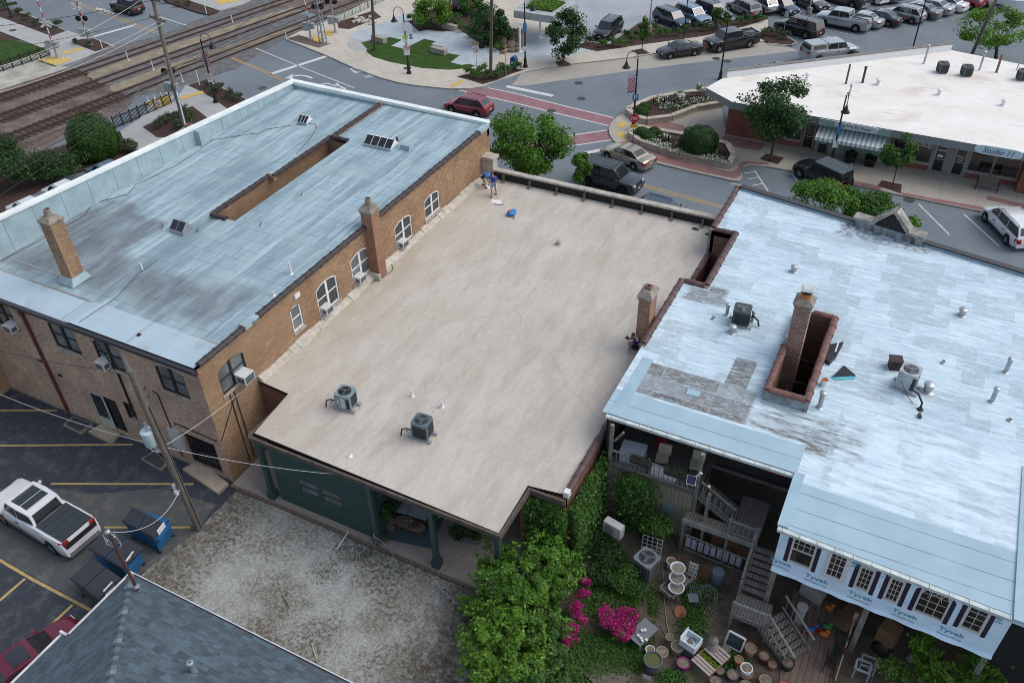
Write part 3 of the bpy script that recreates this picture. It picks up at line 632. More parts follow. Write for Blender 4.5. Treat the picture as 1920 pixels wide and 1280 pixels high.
for a,b in(((-36.2,31.1,7.82),(-36.2,36.2,7.86)),((-35.85,36.2,7.9),(-35.85,42.2,7.95)),((-35.7,42.2,8.0),(-35.7,48.0,8.05)),((-35.6,42.25,7.98),(-34.4,42.25,7.98)),((-36.2,30.95,7.84),(-35.0,30.95,7.84))):
    coping_tiles(LB,a,b,.3,.6,M_tiled)
m=MB()
for a,b in((-36.2,-35.85),):m.bx(-36.32,-35.72,36.1,36.35,7.6,7.92)
m.bx(-35.8,-35.6,42.25,48.5,7.6,8.0);m.build('party_wall',M_bt,LB)
coping_tiles(LB,(XR+.02,20.1,7.80),(XR+.02,47.2,7.84),.34,.62,M_tiled)
m=MB();m.bx(XR-.2,XR+.2,47.2,48.4,7.7,7.95);m.bx(XR-.2,XR+.2,23.2,24.2,7.71,7.955);m.build('coping_patch',M_tealp,LB)
def zp(y):return 8.18+(YF-y)*.0585
m=MB();ys=[YB-4,30,37.9,38.9,YF]
m.hexa([(XL,YB-4,7),(XL+.3,YB-4,7),(XL+.3,YF,7),(XL,YF,7),(XL,YB-4,zp(YB-4)),(XL+.3,YB-4,zp(YB-4)),(XL+.3,YF,zp(YF)),(XL,YF,zp(YF))]);m.bx(XL+.3,XR,YF-.3,YF,7,8.05);m.build('parapet',M_tealp,LB)
m=MB();m.hexa([(XL-.1,YB-4,zp(YB-4)),(XL+.36,YB-4,zp(YB-4)),(XL+.36,YF-.36,zp(YF)),(XL-.1,YF+.1,zp(YF)),(XL-.1,YB-4,zp(YB-4)+.14),(XL+.36,YB-4,zp(YB-4)+.14),(XL+.36,YF-.36,zp(YF)+.14),(XL-.1,YF+.1,zp(YF)+.14)])
m.hexa([(XL+.36,YF-.36,8.05),(XR+.06,YF-.36,7.9),(XR+.06,YF+.1,7.9),(XL-.1,YF+.1,8.05),(XL+.36,YF-.36,zp(YF)+.135),(XR+.06,YF-.36,8.08),(XR+.06,YF+.1,8.08),(XL-.1,YF+.1,zp(YF)+.135)]);m.build('parapet_cap',mat('white_metal_cap',(.78,.82,.80),.5,c2=(.6,.66,.65),sc=.8),LB)
m=MB();m.bx(XL+.3,XL+.75,37.9,38.9,7.6,8.72);m.build('pier',M_tealp,LB)
m=MB()
for k in range(14):yy=21.5+k*1.9;m.bar((XL+.302,yy,7.7),(XL+.302,yy,zp(yy)-.02),.03,.012)
m.build('flashing_seam',mat('seam_tape',(.22,.33,.36),.7),LB)
m=MB();m.bx(XL-3,XR+.05,YB-.16,YB-.002,7.32,7.52);m.build('fascia',flat('maroon_trim',(.09,.025,.03),.5),LB)
m=MB();m.bx(XL-3,XR+.02,YB-.28,YB-.06,7.5,7.66);m.build('gutter',flat('dark_gutter',(.03,.032,.04),.4),LB)
for h in wr[:1]:window(LB,FR,*h,mull=(),arch=.16,fr=.09,sill=M_lime,mg=M_glassg)
for i,h in enumerate(wr[1:5]):window(LB,FR,*h,mull=(.5,),arch=.26,fr=.09,sill=M_lime,mg=M_glass if i!=1 else M_glassg)
window(LB,FR,*wr[5],mull=(.5,),fr=.07,mf=M_blk,mg=M_glassg,sill=M_lime)
for h in wb:window(LB,FB,*h,mull=(.5,),fr=.09,mf=M_blk,mg=M_glassg,sill=M_lime)
m=MB()
for h in wr[1:5]:
    n=8;mid=(h[0]+h[1])/2;hw=(h[1]-h[0])/2
    for i in range(n):
        a,b=[h[0]+(h[1]-h[0])*k/n for k in(i,i+1)];za,zb=[h[3]-.26*((x-mid)/hw)**2 for x in(a,b)]
        m.hexa([FR.p(a,-.09,za-.09),FR.p(b,-.09,zb-.09),FR.p(b,-.025,zb-.09),FR.p(a,-.025,za-.09),FR.p(a,-.09,za),FR.p(b,-.09,zb),FR.p(b,-.025,zb),FR.p(a,-.025,za)])
m.build('arch_head',M_wht,LB)
def door(par,F,u0,u1,z0,z1,mf,mg,w=-.15,name='door',glass=(.1,.92),leaf=None):
    mb=MB();F.fb(mb,u0,u1,w,w+.05,z0,z1);o=mb.build(name,mf,par);o['_o']=par['_o']
    g=MB();a,b=glass;F.fb(g,u0+.12,u1-.12,w+.045,w+.058,z0+(z1-z0)*a,z0+(z1-z0)*b);g.build('pane',mg,o)
    k=MB();F.fb(k,u1-.1,u1-.06,w+.05,w+.1,z0+1.0,z0+1.14);k.build('handle',M_steel,o);return o
door(LB,FB,-36.6,-35.5,.2,2.7,flat('pale_green_door',(.42,.45,.40),.5),M_glass,-.08,glass=(.28,.95))
m=MB();FB.fb(m,-35.5,-34.45,-.2,-.15,.2,2.7);m.build('doorway',M_intr,LB)
window(LB,FB,*db[1],mull=(),mf=M_blk,mg=M_glassd,sill=M_lime)
o=door(LB,FB,-29.83,-27.72,.3,2.43,M_blk,M_glassd,-.18,glass=(.08,.92))
m=MB()
for k in range(9):FB.fb(m,-29.7+k*.23,-29.67+k*.23,-.1,-.08,.3,2.4)
for z in(.5,1.3,2.1):FB.fb(m,-29.8,-27.74,-.105,-.078,z,z+.04)
m.build('security_grille',M_blk,LB)
for nm,px,z,mm in(('step',[(165,808),(190,794),(224,811),(208,830)],.17,M_lime),('step',[(342,878),(372,862),(428,905),(408,924)],.2,M_lime)):
    P=GPp(px,z);m=MB();m.prism(P,0,z);m.build(nm,mat('buff_concrete',(.40,.34,.25),.9,c2=(.30,.26,.2)),LB)
for px in([(118,795),(138,779),(174,793),(151,811)],[(264,859),(290,843),(313,868),(301,880)]):
    m=MB();m.prism(GPp(px,.16),0,.15,0);P=GPp(px,.16);c=sum(P,Vector())/4;m.prism([c+(p-c)*.86 for p in P],.15,.165,1);m.build('cellar_hatch',[M_conc,flat('dark_mat',(.05,.055,.065),.8)],LB)
m=MB();m.cyl((-39.2,YB-.09,.25),(-39.2,YB-.09,7.45),.085,n=8);m.bx(-39.32,-39.08,YB-.2,YB-.01,7.0,7.3);m.cyl((-39.2,YB-.09,.25),(-39.2,YB-.3,.1),.085,n=8);m.build('downspout',flat('maroon_downspout',(.13,.03,.03),.5),LB)
m=MB()
for pts in([(-33.9,7.2),(-33.2,5.2),(-33.2,2.2)],[(-33.1,5.2),(-33.1,2.2)],[(-30.9,4.9),(-30.6,4.8),(-30.5,2.0),(-30.45,.4)],[(-30.2,2.8),(-30.1,3.0),(-27.3,2.9)]):m.tube([(x,YB-.05,z)for x,z in pts],.03,5)
for pts in([(20.0,2.95),(21.5,4.6),(23,4.7)],[(21.3,5.0),(21.3,.3)],[(21.6,5.0),(21.65,.3)]):m.tube([(XR+.04,y,z)for y,z in pts],.025,5)
m.build('conduit',M_blk,LB)
m=MB();m.bx(-33.0,-32.55,YB-.25,YB-.002,1.0,1.75);m.cyl((-33.2,YB-.12,2.0),(-33.2,YB-.12,2.2),.09);m.build('electric_meter',M_galv,LB)
m=MB();m.bx(-30.75,-29.98,YB-.16,YB-.002,1.1,2.5);m.build('meter_cabinet',flat('cabinet_grey',(.46,.48,.47),.5),LB)
m=MB();m.bx(-39.9,-39.5,YB-.03,YB-.002,3.6,3.75);m.bx(-38.6,-38.3,YB-.03,YB-.002,3.0,3.2);m.build('wall_vent',M_blk,LB)
m=MB();m.bx(XR+.001,XR+.10,27.0,27.4,7.05,7.3);m.bx(XR+.001,XR+.08,47.9,48.7,.3,5.3);m.build('wall_trim',M_wht,LB)
def chimney(par,x0,x1,y0,y1,z0,z1,mb_,cap=.3,mc=None,flue=None,over=.09,label=None):
    m=MB();m.bx(x0,x1,y0,y1,z0,z1-cap);o=m.build('chimney',mb_,par);o['_o']=par['_o']
    if label:o['label']=label
    m=MB();q=over;m.bx(x0-q*.55,x1+q*.55,y0-q*.55,y1+q*.55,z1-cap,z1-cap*.62);m.hexa([(x0-q,y0-q,z1-cap*.62),(x1+q,y0-q,z1-cap*.62),(x1+q,y1+q,z1-cap*.62),(x0-q,y1+q,z1-cap*.62),(x0+.12,y0+.12,z1),(x1-.12,y0+.12,z1),(x1-.12,y1-.12,z1),(x0+.12,y1-.12,z1)]);m.build('cap',mc or M_conc,o)
    cx,cy=(x0+x1)/2,(y0+y1)/2;m=MB();r=min(x1-x0,y1-y0)*.24
    if flue=='round':m.lathe([(r,z1-.05),(r,z1+.38),(r*.8,z1+.38),(r*.8,z1+.1)],14,0,(cx,cy,0));m.build('flue',mc or M_conc,o,smooth=40)
    elif flue=='square':
        for a in((cx-r,cx-r*.65,cy-r,cy+r),(cx+r*.65,cx+r,cy-r,cy+r),(cx-r*.65,cx+r*.65,cy-r,cy-r*.65),(cx-r*.65,cx+r*.65,cy+r*.65,cy+r)):m.bx(*a,z1-.1,z1+.16)
        m.build('flue',mat('clay_flue',(.30,.17,.12),.9),o)
    return o
ch=chimney(LB,-38.75,-37.95,22.42,23.2,7.7,11.55,M_bt,.32,flue='round',label='tall tan brick chimney near the rear eave')
m=MB();m.hexa([(-39.0,22.15,7.66),(-37.75,22.15,7.66),(-37.75,23.4,7.68),(-39.0,23.4,7.68),(-38.8,22.38,8.05),(-37.9,22.38,8.05),(-37.9,23.25,8.05),(-38.8,23.25,8.05)]);m.build('flashing',M_tealp,ch)
chimney(LB,XR-.1,-26.5,33.55,34.3,4.3,9.2,brick('orange_brick',(.30,.15,.09),(.38,.21,.13),(.2,.14,.11)),.45,flue='round',over=.1,label='short orange brick chimney on the side wall')
m=MB();m.bx(-27.1,-26.4,33.4,33.548,4.3,4.8);m.build('chimney_base',mat('pale_flashing',(.52,.48,.42)),LB)
chimney(LB,-44.95,-44.15,37.8,38.75,7.2,8.75,brick('old_red_brick',(.20,.10,.08),(.28,.16,.12),(.2,.17,.15)),.22,flue='square',label='low brick chimney outside the parapet')
def skylight(par,x0,x1,y0,y1,z,h,mg,n=3,mt=None):
    m=MB();m.bx(x0,x1,y0,y1,z-.05,z+.2);o=m.build('skylight',mt or M_tealp,par);o['_o']=par['_o']
    ym=y0+(y1-y0)*.62
    q=MB();q.hexa([(x0,y0,z+.2),(x1,y0,z+.2),(x1,y1,z+.2),(x0,y1,z+.2),(x0+.02,ym-.02,z+h),(x1-.02,ym-.02,z+h),(x1-.02,ym+.05,z+h),(x0+.02,ym+.05,z+h)]);q.build('hood',mt or M_wht,o)
    q=MB();dw=(x1-x0)/n
    for i in range(n):
        a,b=x0+dw*i+.025,x0+dw*(i+1)-.025
        f=lambda u,k:(u,y0+(ym-.02-y0)*k,z+.2+(h-.2)*k)
        nv=Vector((0,-(h-.2),ym-y0)).normalized()*.012
        q.sheet([Vector(f(a,.03))+nv,Vector(f(b,.03))+nv,Vector(f(b,.97))+nv,Vector(f(a,.97))+nv])
    q.build('pane',mg,o);return o
skylight(LB,-33.1,-30.95,42.2,43.2,7.85,.62,M_glassd,4)
skylight(LB,-39.6,-38.8,43.4,44.2,7.7,.55,M_glassd,3)
skylight(LB,-37.2,-36.2,28.6,29.4,7.7,.6,M_glassd,2,M_galv)
m=MB();m.bx(-30.6,-29.9,42.8,43.4,7.7,8.2);m.build('roof_hatch',M_tealp,LB)
for px,h,r,mm in(((546,513),.75,.07,M_wht),((513,553),.3,.07,M_wht),((267,505),.6,.05,M_wht),((490,423),.25,.06,M_galv),((567,367),.22,.06,M_galv),((652,246),.3,.06,M_galv),((745,266),.28,.06,M_blk),((305,424),.35,.07,M_galv),((371,432),.3,.08,M_galv),((260,626),.1,.07,M_blk)):
    p=G(*px,7.78);pipe(LB,(p.x,p.y,zL(p.x,p.y)-.03),h,r,mm,base=.13)
m=MB()
def cable(px,z=None,mb=None,r=.014):
    pts=[G(x,y,7.75)for x,y in px];pts=[Vector((p.x,p.y,zL(p.x,p.y)+.03))for p in pts]
    f=[];
    for a,b in zip(pts,pts[1:]):f+=[a.lerp(b,k/4)for k in range(4)]
    mb.tube(f+[pts[-1]],r,4)
cable([(148,604),(215,560),(262,512),(335,460),(372,432),(400,405),(436,392)],mb=m);cable([(480,252),(500,243),(545,236),(590,232),(594,240),(583,258),(555,290)],mb=m)
cable([(0,486),(70,450),(160,400),(172,380),(240,363),(254,345),(330,310),(400,262),(480,250)],mb=m);m.build('cable',M_blk,LB)
zc=4.38;CX0,CX1,CY0,CY1=-27.1,-9.7,20.0,47.6
def roofm_beige():
    t=NT('beige_coated_roof')
    c=t.mix(t.ramp(t.noise(.28,6),[(.35,0.),(.65,1.)]),(.478,.437,.38),(.53,.50,.452))
    c=t.mix(t.ramp(t.noise(1.,7,(1.1,.28,1),.65),[(.46,0.),(.64,.55)]),c,(.37,.32,.27))
    c=t.mix(t.ramp(t.noise(9,5,rough=.7),[(.46,0.),(.7,.4)]),c,(.36,.31,.26))
    c=t.mix(t.ramp(t.noise(2.2,5,(1,.6,1)),[(.58,0.),(.74,.28)]),c,(.58,.555,.52));c=t.mix(t.ramp(t.noise(1.,6,(5.,1.1,1),.75),[(.52,0.),(.66,.38)]),c,(.37,.325,.28));c=t.mix(t.ramp(t.noise(1.,6,(4.,.9,1),.75),[(.54,0.),(.68,.35)]),c,(.60,.58,.55));vv=t.n('TexVoronoi',feature='DISTANCE_TO_EDGE',Scale=.16);nz=t.n('TexNoise',Scale=.8,Detail=5);t.l(t.pos(),nz.inputs['Vector']);t.l(t.mix(1.,t.pos(),nz.outputs[1],'ADD'),vv.inputs['Vector']);c=t.mix(t.ramp(vv.outputs[0],[(0.,.3),(.008,0.)]),c,(.30,.27,.23))
    c=t.mix(t.ramp(t.noise(.45,6),[(.58,0.),(.72,.45)]),c,(.40,.37,.30))
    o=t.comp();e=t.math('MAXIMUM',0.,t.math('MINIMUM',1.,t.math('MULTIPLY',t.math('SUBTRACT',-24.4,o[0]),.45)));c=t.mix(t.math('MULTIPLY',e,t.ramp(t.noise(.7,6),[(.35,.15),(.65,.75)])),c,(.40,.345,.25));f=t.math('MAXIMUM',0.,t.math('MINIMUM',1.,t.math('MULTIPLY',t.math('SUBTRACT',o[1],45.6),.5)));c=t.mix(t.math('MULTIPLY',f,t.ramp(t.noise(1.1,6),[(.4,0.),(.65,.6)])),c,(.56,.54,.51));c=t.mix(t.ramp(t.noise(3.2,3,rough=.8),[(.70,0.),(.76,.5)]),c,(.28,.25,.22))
    t.bump(t.noise(3.5,6,(1,.5,1)),.3,.03);return t.out(c,.9,0,.2)
M_beige=roofm_beige()
CB=thing('flat_roofed_building','low building with a broad beige coated flat roof between the two taller buildings','building',(-18.4,33.8,0))
m=MB()
roofpoly=[(CX0,23.25),(-25.05,23.1),(-24.75,20.15),(-11.45,19.95),(-11.5,22.85),(CX1,23.1),(CX1,CY1),(CX0,CY1)]
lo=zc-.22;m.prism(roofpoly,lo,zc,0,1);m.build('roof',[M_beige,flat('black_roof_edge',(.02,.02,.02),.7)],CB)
m=MB();e=[(-24.85,20.05),(-11.35,19.85),(-11.42,22.7)]
m.bx(-24.9,-11.3,19.82,19.94,zc-.27,zc-.03);m.bx(-11.44,-11.32,19.945,22.8,zc-.34,zc-.03);m.bx(-11.32,CX1,22.70,22.82,zc-.34,zc-.04);m.bx(-24.98,-24.86,19.95,23.0,zc-.34,zc-.03);m.build('fascia',mat('dark_weathered_board',(.045,.04,.036),.9,c2=(.12,.10,.085),sc=3),CB)
M_gsid=plank('green_siding',(.05,.095,.088),.19,2,c2=(.034,.07,.064),gap=.012)
FC=Face((0,20.06,0),(1,0,0),(0,-1,0))
m=MB();wins=[(-22.6,-21.35,1.38,2.38),(-21.25,-20.0,1.34,2.34)]
FC.wall(m,-24.0,-18.1,.1,lo,wins,.08);m.sheet([(-24.0,20.06,0),(-24.0,24,0),(-24.0,24,lo),(-24.0,20.06,lo)]);m.sheet([(-18.1,20.06,0),(-18.1,24.6,0),(-18.1,24.6,lo),(-18.1,20.06,lo)]);m.build('siding_wall',M_gsid,CB)
for h in wins:window(CB,FC,*h,w=-.06,mf=M_darkgrn,mg=M_glassg,fr=.07,rails=(.5,),thick=.08)
m=MB();m.sheet([(-27.1,23.3,0),(-24.0,23.3,0),(-24.0,23.3,lo),(-27.1,23.3,lo)]);m.sheet([(-18.1,24.6,0),(-9.75,24.6,0),(-9.75,24.6,lo),(-18.1,24.6,lo)]);m.sheet([(-9.72,23.0,0),(-9.72,CY1,0),(-9.72,CY1,lo),(-9.72,23.0,lo)]);m.sheet([(CX0,CY1,0),(CX1,CY1,0),(CX1,CY1,lo),(CX0,CY1,lo)])
m.bx(-12,-9.72,22.95,23.15,0,lo);m.build('brick_wall',brick('rust_brick',(.25,.11,.07),(.31,.16,.10),(.18,.13,.11)),CB)
for x in(-24.5,-18.1,-14.85,-11.55):
    m=MB();y=20.0 if x!=-18.1 else 19.98;m.bx(x-.12,x+.12,y-.12,y+.12,.1,lo);m.bx(x-.2,x+.2,y-.2,y+.2,.1,.62);m.build('post',flat('dark_green_paint',(.035,.07,.065),.5),CB)
m=MB();m.bx(-27.0,-9.9,19.72,24.55,0,.1);m.build('patio_slab',concrete('patio_concrete',(.30,.275,.245),3.4,R(20)),CB)
m=MB();m.bx(-27.0,-11.4,19.55,19.71,0,.14);m.build('timber_edge',plank('old_timber_edge',(.19,.15,.11),.3,0),CB)
for p,q in(((-17.9,20.2,3.2),(-16.9,21.4,lo)),((-14.9,20.1,3.3),(-14.0,20.1,lo))):m=MB();m.bar(p,q,.09);m.build('brace',M_darkgrn,CB)
coping_tiles(CB,(-9.72,23.3,zc+.12),(-9.72,47.5,zc+.12),.34,.85,M_tiler)
m=MB();m.bx(-9.86,-9.60,23.0,23.3,zc-.1,zc+.22);m.build('coping_end',M_wht,CB)
m=MB();m.bx(CX0,CX1,47.6,47.85,2,4.95);m.build('front_parapet',flat('black_tar',(.016,.016,.017),.8),CB)
m=MB()
for k in range(13):x=CX0+.7+k*1.3;m.bx(x,x+1.285,47.52,47.95,4.95,5.08+.01*(k%2))
m.build('parapet_cap',mat('cast_stone_cap',(.48,.45,.40),.9,c2=(.33,.30,.26),sc=2),CB)
m=MB()
for k in range(8):x=CX0+1.6+k*2.05;m.bx(x,x+.12,47.42,47.6,4.4,4.85);m.hexa([(x-.08,47.1,4.385),(x+.2,47.1,4.385),(x+.2,47.5,4.385),(x-.08,47.5,4.385),(x,47.4,4.5),(x+.12,47.4,4.5),(x+.12,47.5,4.5),(x,47.5,4.5)])
m.build('scupper_patch',mat('grey_mastic',(.16,.15,.14),.9),CB)
m=MB();m.bx(CX0,CX0+.85,47.5,48.2,3,5.75);m.bx(CX0-.02,CX0+.95,47.42,48.28,5.75,5.95);m.build('pier',mat('cast_stone_cap',(.5,.46,.4)),CB)
m=MB();pts=[]
y=23.3
while y<47.4:
    w=.22+.16*rng.random();h=.18+.14*rng.random();y1=min(47.5,y+rng.uniform(.5,1.3))
    m.hexa([(XR+.002,y,zc-.02),(XR+w+.12,y,zc+.004),(XR+w+.12,y1,zc+.004),(XR+.002,y1,zc-.02),(XR+.002,y,zc+h),(XR+.06,y,zc+h),(XR+.06,y1,zc+h),(XR+.002,y1,zc+h)]);y=y1
m.build('base_flashing',mat('pale_flashing',(.52,.48,.42),.9,c2=(.26,.23,.2),sc=3),CB)
m=MB();P=[G(x,y,zc+.02)for x,y in((640,558),(680,540),(700,528),(715,522),(735,508),(737,500),(728,488))];m.tube(P,.018,5);P=[G(x,y,zc+.02)for x,y in((560,655),(600,605),(640,558))];m.tube(P,.018,5);m.build('cable',M_blk,CB)
for px in((773,743),(829,763)):p=G(*px,zc);pipe(CB,p,.38,.07,M_wht,base=.12)
p=G(656,855,zc);pipe(CB,p,.12,.06,M_wht,base=.14)
p=G(1048,458,zc);m=MB();m.lathe([(.22,0),(.2,.05),(.1,.1),(.1,.2),(.2,.22),(.05,.34),(.001,.35)],14,0,p);m.build('roof_vent',mat('pale_flashing',(.5,.46,.4)),CB,smooth=40)
for px,s in(((1304,430),.25),((1328,440),.22)):p=G(*px,zc);m=MB();m.ell((p.x,p.y,zc+.03),(s,s*.6,.05),10,5);m.build('tar_lump',M_blk,CB,smooth=60)
chimney(CB,-10.62,-9.98,33.9,34.9,zc-.1,8.05,brick('rosy_chimney_brick',(.29,.15,.105),(.36,.21,.15),(.24,.18,.15)),.42,flue='square',over=.11,label='slim red brick chimney on the right edge')
RB=thing('coated_roof_building','right hand building with a pale blue white coated roof and a rear timber porch','building',(3,38,0))
zr=6.0
def roofm_blue():
    t=NT('pale_coated_roof');o=t.comp();P=t.pos()
    br=t.n('TexBrick',Scale=1.,offset=.43,squash=.7,squash_frequency=3);br.inputs['Brick Width'].default_value=1.45;br.inputs['Row Height'].default_value=1.0;br.inputs['Mortar Size'].default_value=.0
    br.inputs['Color1'].default_value=(0,0,0,1);br.inputs['Color2'].default_value=(1,1,1,1);t.l(P,br.inputs['Vector'])
    cell=t.ramp(br.outputs[0],[(.55,0.),(.62,1.)])
    base=t.mix(t.ramp(t.noise(.4,5),[(.35,0.),(.65,1.)]),(.475,.61,.70),(.605,.735,.81))
    sc_=t.ramp(t.noise(1.,6,(.9,7.,1),.7),[(.44,0.),(.62,1.)])
    c=t.mix(t.math('MULTIPLY',t.math('MULTIPLY',cell,t.ramp(t.noise(9,5,(.5,1,1)),[(.3,.2),(.6,1.)])),.72),base,(.35,.43,.485))
    c=t.mix(t.math('MULTIPLY',sc_,.5),c,(.30,.40,.47));c=t.mix(t.ramp(t.noise(1.,7,(2.2,11,1),.78),[(.54,0.),(.70,.75)]),c,(.24,.31,.37));c=t.mix(t.ramp(t.noise(1.,5,(.8,4,1),.6),[(.54,0.),(.66,.6)]),c,(.62,.79,.88))
    c=t.mix(t.ramp(t.noise(1.,5,(.5,14.,1),.7),[(.62,0.),(.70,.85)]),c,(.11,.12,.13))
    f=t.math('FRACT',t.math('DIVIDE',t.math('ADD',o[1],t.math('MULTIPLY',t.noise(.6,2),.3)),.98));c=t.mix(t.math('MULTIPLY',t.math('LESS_THAN',f,.03),t.ramp(t.noise(2.2,4),[(.42,0.),(.62,.85)])),c,(.16,.18,.2))
    q=t.n('TexNoise',Scale=.8,Detail=7,Roughness=.65);t.l(P,q.inputs['Vector']);wob=t.math('MULTIPLY',t.math('SUBTRACT',q.outputs[0],.5),1.7)
    def band(v,a,b,s):return t.math('MULTIPLY',t.math('MINIMUM',1.,t.math('MAXIMUM',t.math('DIVIDE',t.math('SUBTRACT',v,a),s),0.)),t.math('MINIMUM',1.,t.math('MAXIMUM',t.math('DIVIDE',t.math('SUBTRACT',b,v),s),0.)))
    x=t.math('ADD',o[0],wob);y=t.math('ADD',o[1],t.math('MULTIPLY',wob,.35))
    b2=t.n('TexBrick',Scale=1.,offset=.37);b2.inputs['Brick Width'].default_value=2.7;b2.inputs['Row Height'].default_value=.98;b2.inputs['Mortar Size'].default_value=.05;b2.inputs['Mortar Smooth'].default_value=1.
    b2.inputs['Color1'].default_value=(.6,.6,.6,1);b2.inputs['Color2'].default_value=(1.1,1.1,1.1,1);b2.inputs['Mortar'].default_value=(.5,.5,.5,1);t.l(P,b2.inputs['Vector'])
    xs,ys=o[0],t.math('ADD',o[1],t.math('MULTIPLY',wob,.05))
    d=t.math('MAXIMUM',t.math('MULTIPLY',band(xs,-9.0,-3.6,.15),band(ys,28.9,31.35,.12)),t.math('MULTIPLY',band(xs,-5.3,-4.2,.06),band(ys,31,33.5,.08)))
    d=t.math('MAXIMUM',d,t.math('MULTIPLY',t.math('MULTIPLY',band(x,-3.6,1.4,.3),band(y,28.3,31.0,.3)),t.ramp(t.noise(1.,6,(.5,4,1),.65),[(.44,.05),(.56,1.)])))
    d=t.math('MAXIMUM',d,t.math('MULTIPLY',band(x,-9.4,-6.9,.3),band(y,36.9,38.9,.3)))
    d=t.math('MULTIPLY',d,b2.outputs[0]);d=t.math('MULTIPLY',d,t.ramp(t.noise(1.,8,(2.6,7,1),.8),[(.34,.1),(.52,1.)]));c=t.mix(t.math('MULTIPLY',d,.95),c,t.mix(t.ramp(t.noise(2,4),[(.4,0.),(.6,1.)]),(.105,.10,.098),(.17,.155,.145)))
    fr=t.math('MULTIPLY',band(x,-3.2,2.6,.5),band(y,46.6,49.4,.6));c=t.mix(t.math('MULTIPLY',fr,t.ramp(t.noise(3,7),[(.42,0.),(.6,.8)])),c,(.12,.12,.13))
    c=t.mix(t.ramp(t.noise(6,6,rough=.75),[(.62,0.),(.72,.6)]),c,(.2,.22,.24))
    c=t.mix(t.math('LESS_THAN',o[1],t.math('ADD',26.6,t.math('MULTIPLY',t.math('LESS_THAN',o[0],-.95),2.2))),c,t.mix(t.ramp(t.noise(.7,4),[(.35,0.),(.65,1.)]),(.30,.43,.51),(.35,.485,.565)))
    f2=t.math('FRACT',t.math('DIVIDE',o[1],.93));ln=t.math('MULTIPLY',t.math('LESS_THAN',f2,.028),t.math('LESS_THAN',o[1],t.math('ADD',26.5,t.math('MULTIPLY',t.math('LESS_THAN',o[0],-.95),2.2))))
    c=t.mix(t.math('MULTIPLY',ln,t.ramp(t.noise(.9,3),[(.3,.5),(.55,1.)])),c,(.07,.09,.10))
    c=t.mix(t.math('MULTIPLY',t.math('MULTIPLY',t.math('GREATER_THAN',x,.3),t.math('LESS_THAN',o[1],32.)),t.math('MULTIPLY',t.math('GREATER_THAN',o[1],26.7),t.ramp(t.noise(1.,5,(.6,2.5,1)),[(.35,.75),(.6,.1)]))),c,(.66,.80,.88))
    t.bump(t.noise(4,5,(1,3,1)),.2,.02);return t.out(c,.7,0,.3)
M_rblue=roofm_blue();M_bluem=mat('pale_blue_metal',(.33,.47,.55),.55,c2=(.27,.395,.47),sc=.8)
zR=lambda x,y:zr+(y-24)*.006
YRE=lambda x:23.98-.05*(x+.9)
w1=(-9.75,-8.45,38.7,44.3);w2=(-3.15,-1.62,31.2,37.75)
YFR=lambda x:49.9-.193*(x+9.72)
m=MB();roof_plate(m,-9.75,-.95,27.05,45.5,zR,[w1,(w2[0],w2[1],w2[2],w2[3])]);roof_plate(m,-.95,16,27.05,43,zR,[])
m.sheet([(-9.75,45.5,zR(0,45.5)),(-.95,45.5,zR(0,45.5)),(-.95,YFR(-.95),zR(0,48)),(-9.75,YFR(-9.75),zR(0,49))]);m.sheet([(-.95,43,zR(0,43)),(16,43,zR(0,43)),(16,YFR(16),zR(0,44)),(-.95,YFR(-.95),zR(0,48))])
m.sheet([(-.95,YRE(-.95),zR(0,24)),(16,YRE(16),zR(0,24)),(16,27.05,zR(0,27.05)),(-.95,27.05,zR(0,27.05))]);m.build('roof',M_rblue,RB)
m=MB();m.bx(-9.42,-9.75+.9,27.06,32.3,zr-.02,zr+.045);m.build('edge_flashing',M_bluem,RB)
m=MB();m.bx(7.42,16,23.35,31.5,zr-.03,zr+.09);m.bx(-1.05,-.62,23.99,27.1,zr-.05,zr+.06);m.build('edge_flashing',M_bluem,RB)
for w in(w1,w2):
    m=MB();a,b,c,d=w
    for i,q in enumerate(([(a,c),(a,d)],[(b,c),(b,d)],[(a,c),(b,c)],[(a,d),(b,d)])):zt_=6.55 if w is w2 else(4.3 if i==0 else 6.12);m.sheet([(*q[0],1.5),(*q[1],1.5),(*q[1],zt_),(*q[0],zt_)])
    m.sheet([(a,c,1.5),(b,c,1.5),(b,d,1.5),(a,d,1.5)],1)
    if w is w2:
        m.bx(b-.05,b-.003,32.6,33.9,3.2,5.0,1)
        for k in(33.4,35.2,37.0):m.bx(a+.3,b-.003,k,k+.06,5.5,5.56,1)
    m.build('light_well',[brick('well_brick',(.16,.085,.06),(.22,.125,.09),(.12,.1,.085)),M_intr],RB)
for a,b,mm in(((-9.72,44.5,6.2),(-9.72,49.9,6.2),M_tiler),((-9.72,32.4,6.12),(-9.72,38.5,6.16),M_tiler),((-9.6,44.4,6.2),(-8.4,44.4,6.2),M_tiler),((-8.35,38.6,6.16),(-8.35,44.5,6.18),M_tiler),((-9.6,38.55,6.14),(-8.4,38.55,6.14),M_tiler),
                 ((-3.28,31.0,6.62),(-3.28,34.55,6.62),M_tilep),((-1.5,31.0,6.62),(-1.5,37.9,6.62),M_tilep),((-2.6,37.88,6.62),(-1.6,37.88,6.62),M_tilep),((-3.2,31.08,6.63),(-1.55,31.08,6.63),M_tilep)):
    coping_tiles(RB,a,b,.34,.78,mm)
m=MB();m.bx(-9.9,-9.56,44.3,49.9,4,6.17);m.bx(-9.9,-9.56,32.3,38.6,4,6.1);m.bx(-9.56,-8.2,44.3,44.55,5.8,6.15);m.bx(-8.45+.003,-8.22,38.4,44.3,5.8,6.14);m.bx(-9.56,-8.45,38.4,38.68,5.8,6.11);m.build('party_wall',M_conc,RB)
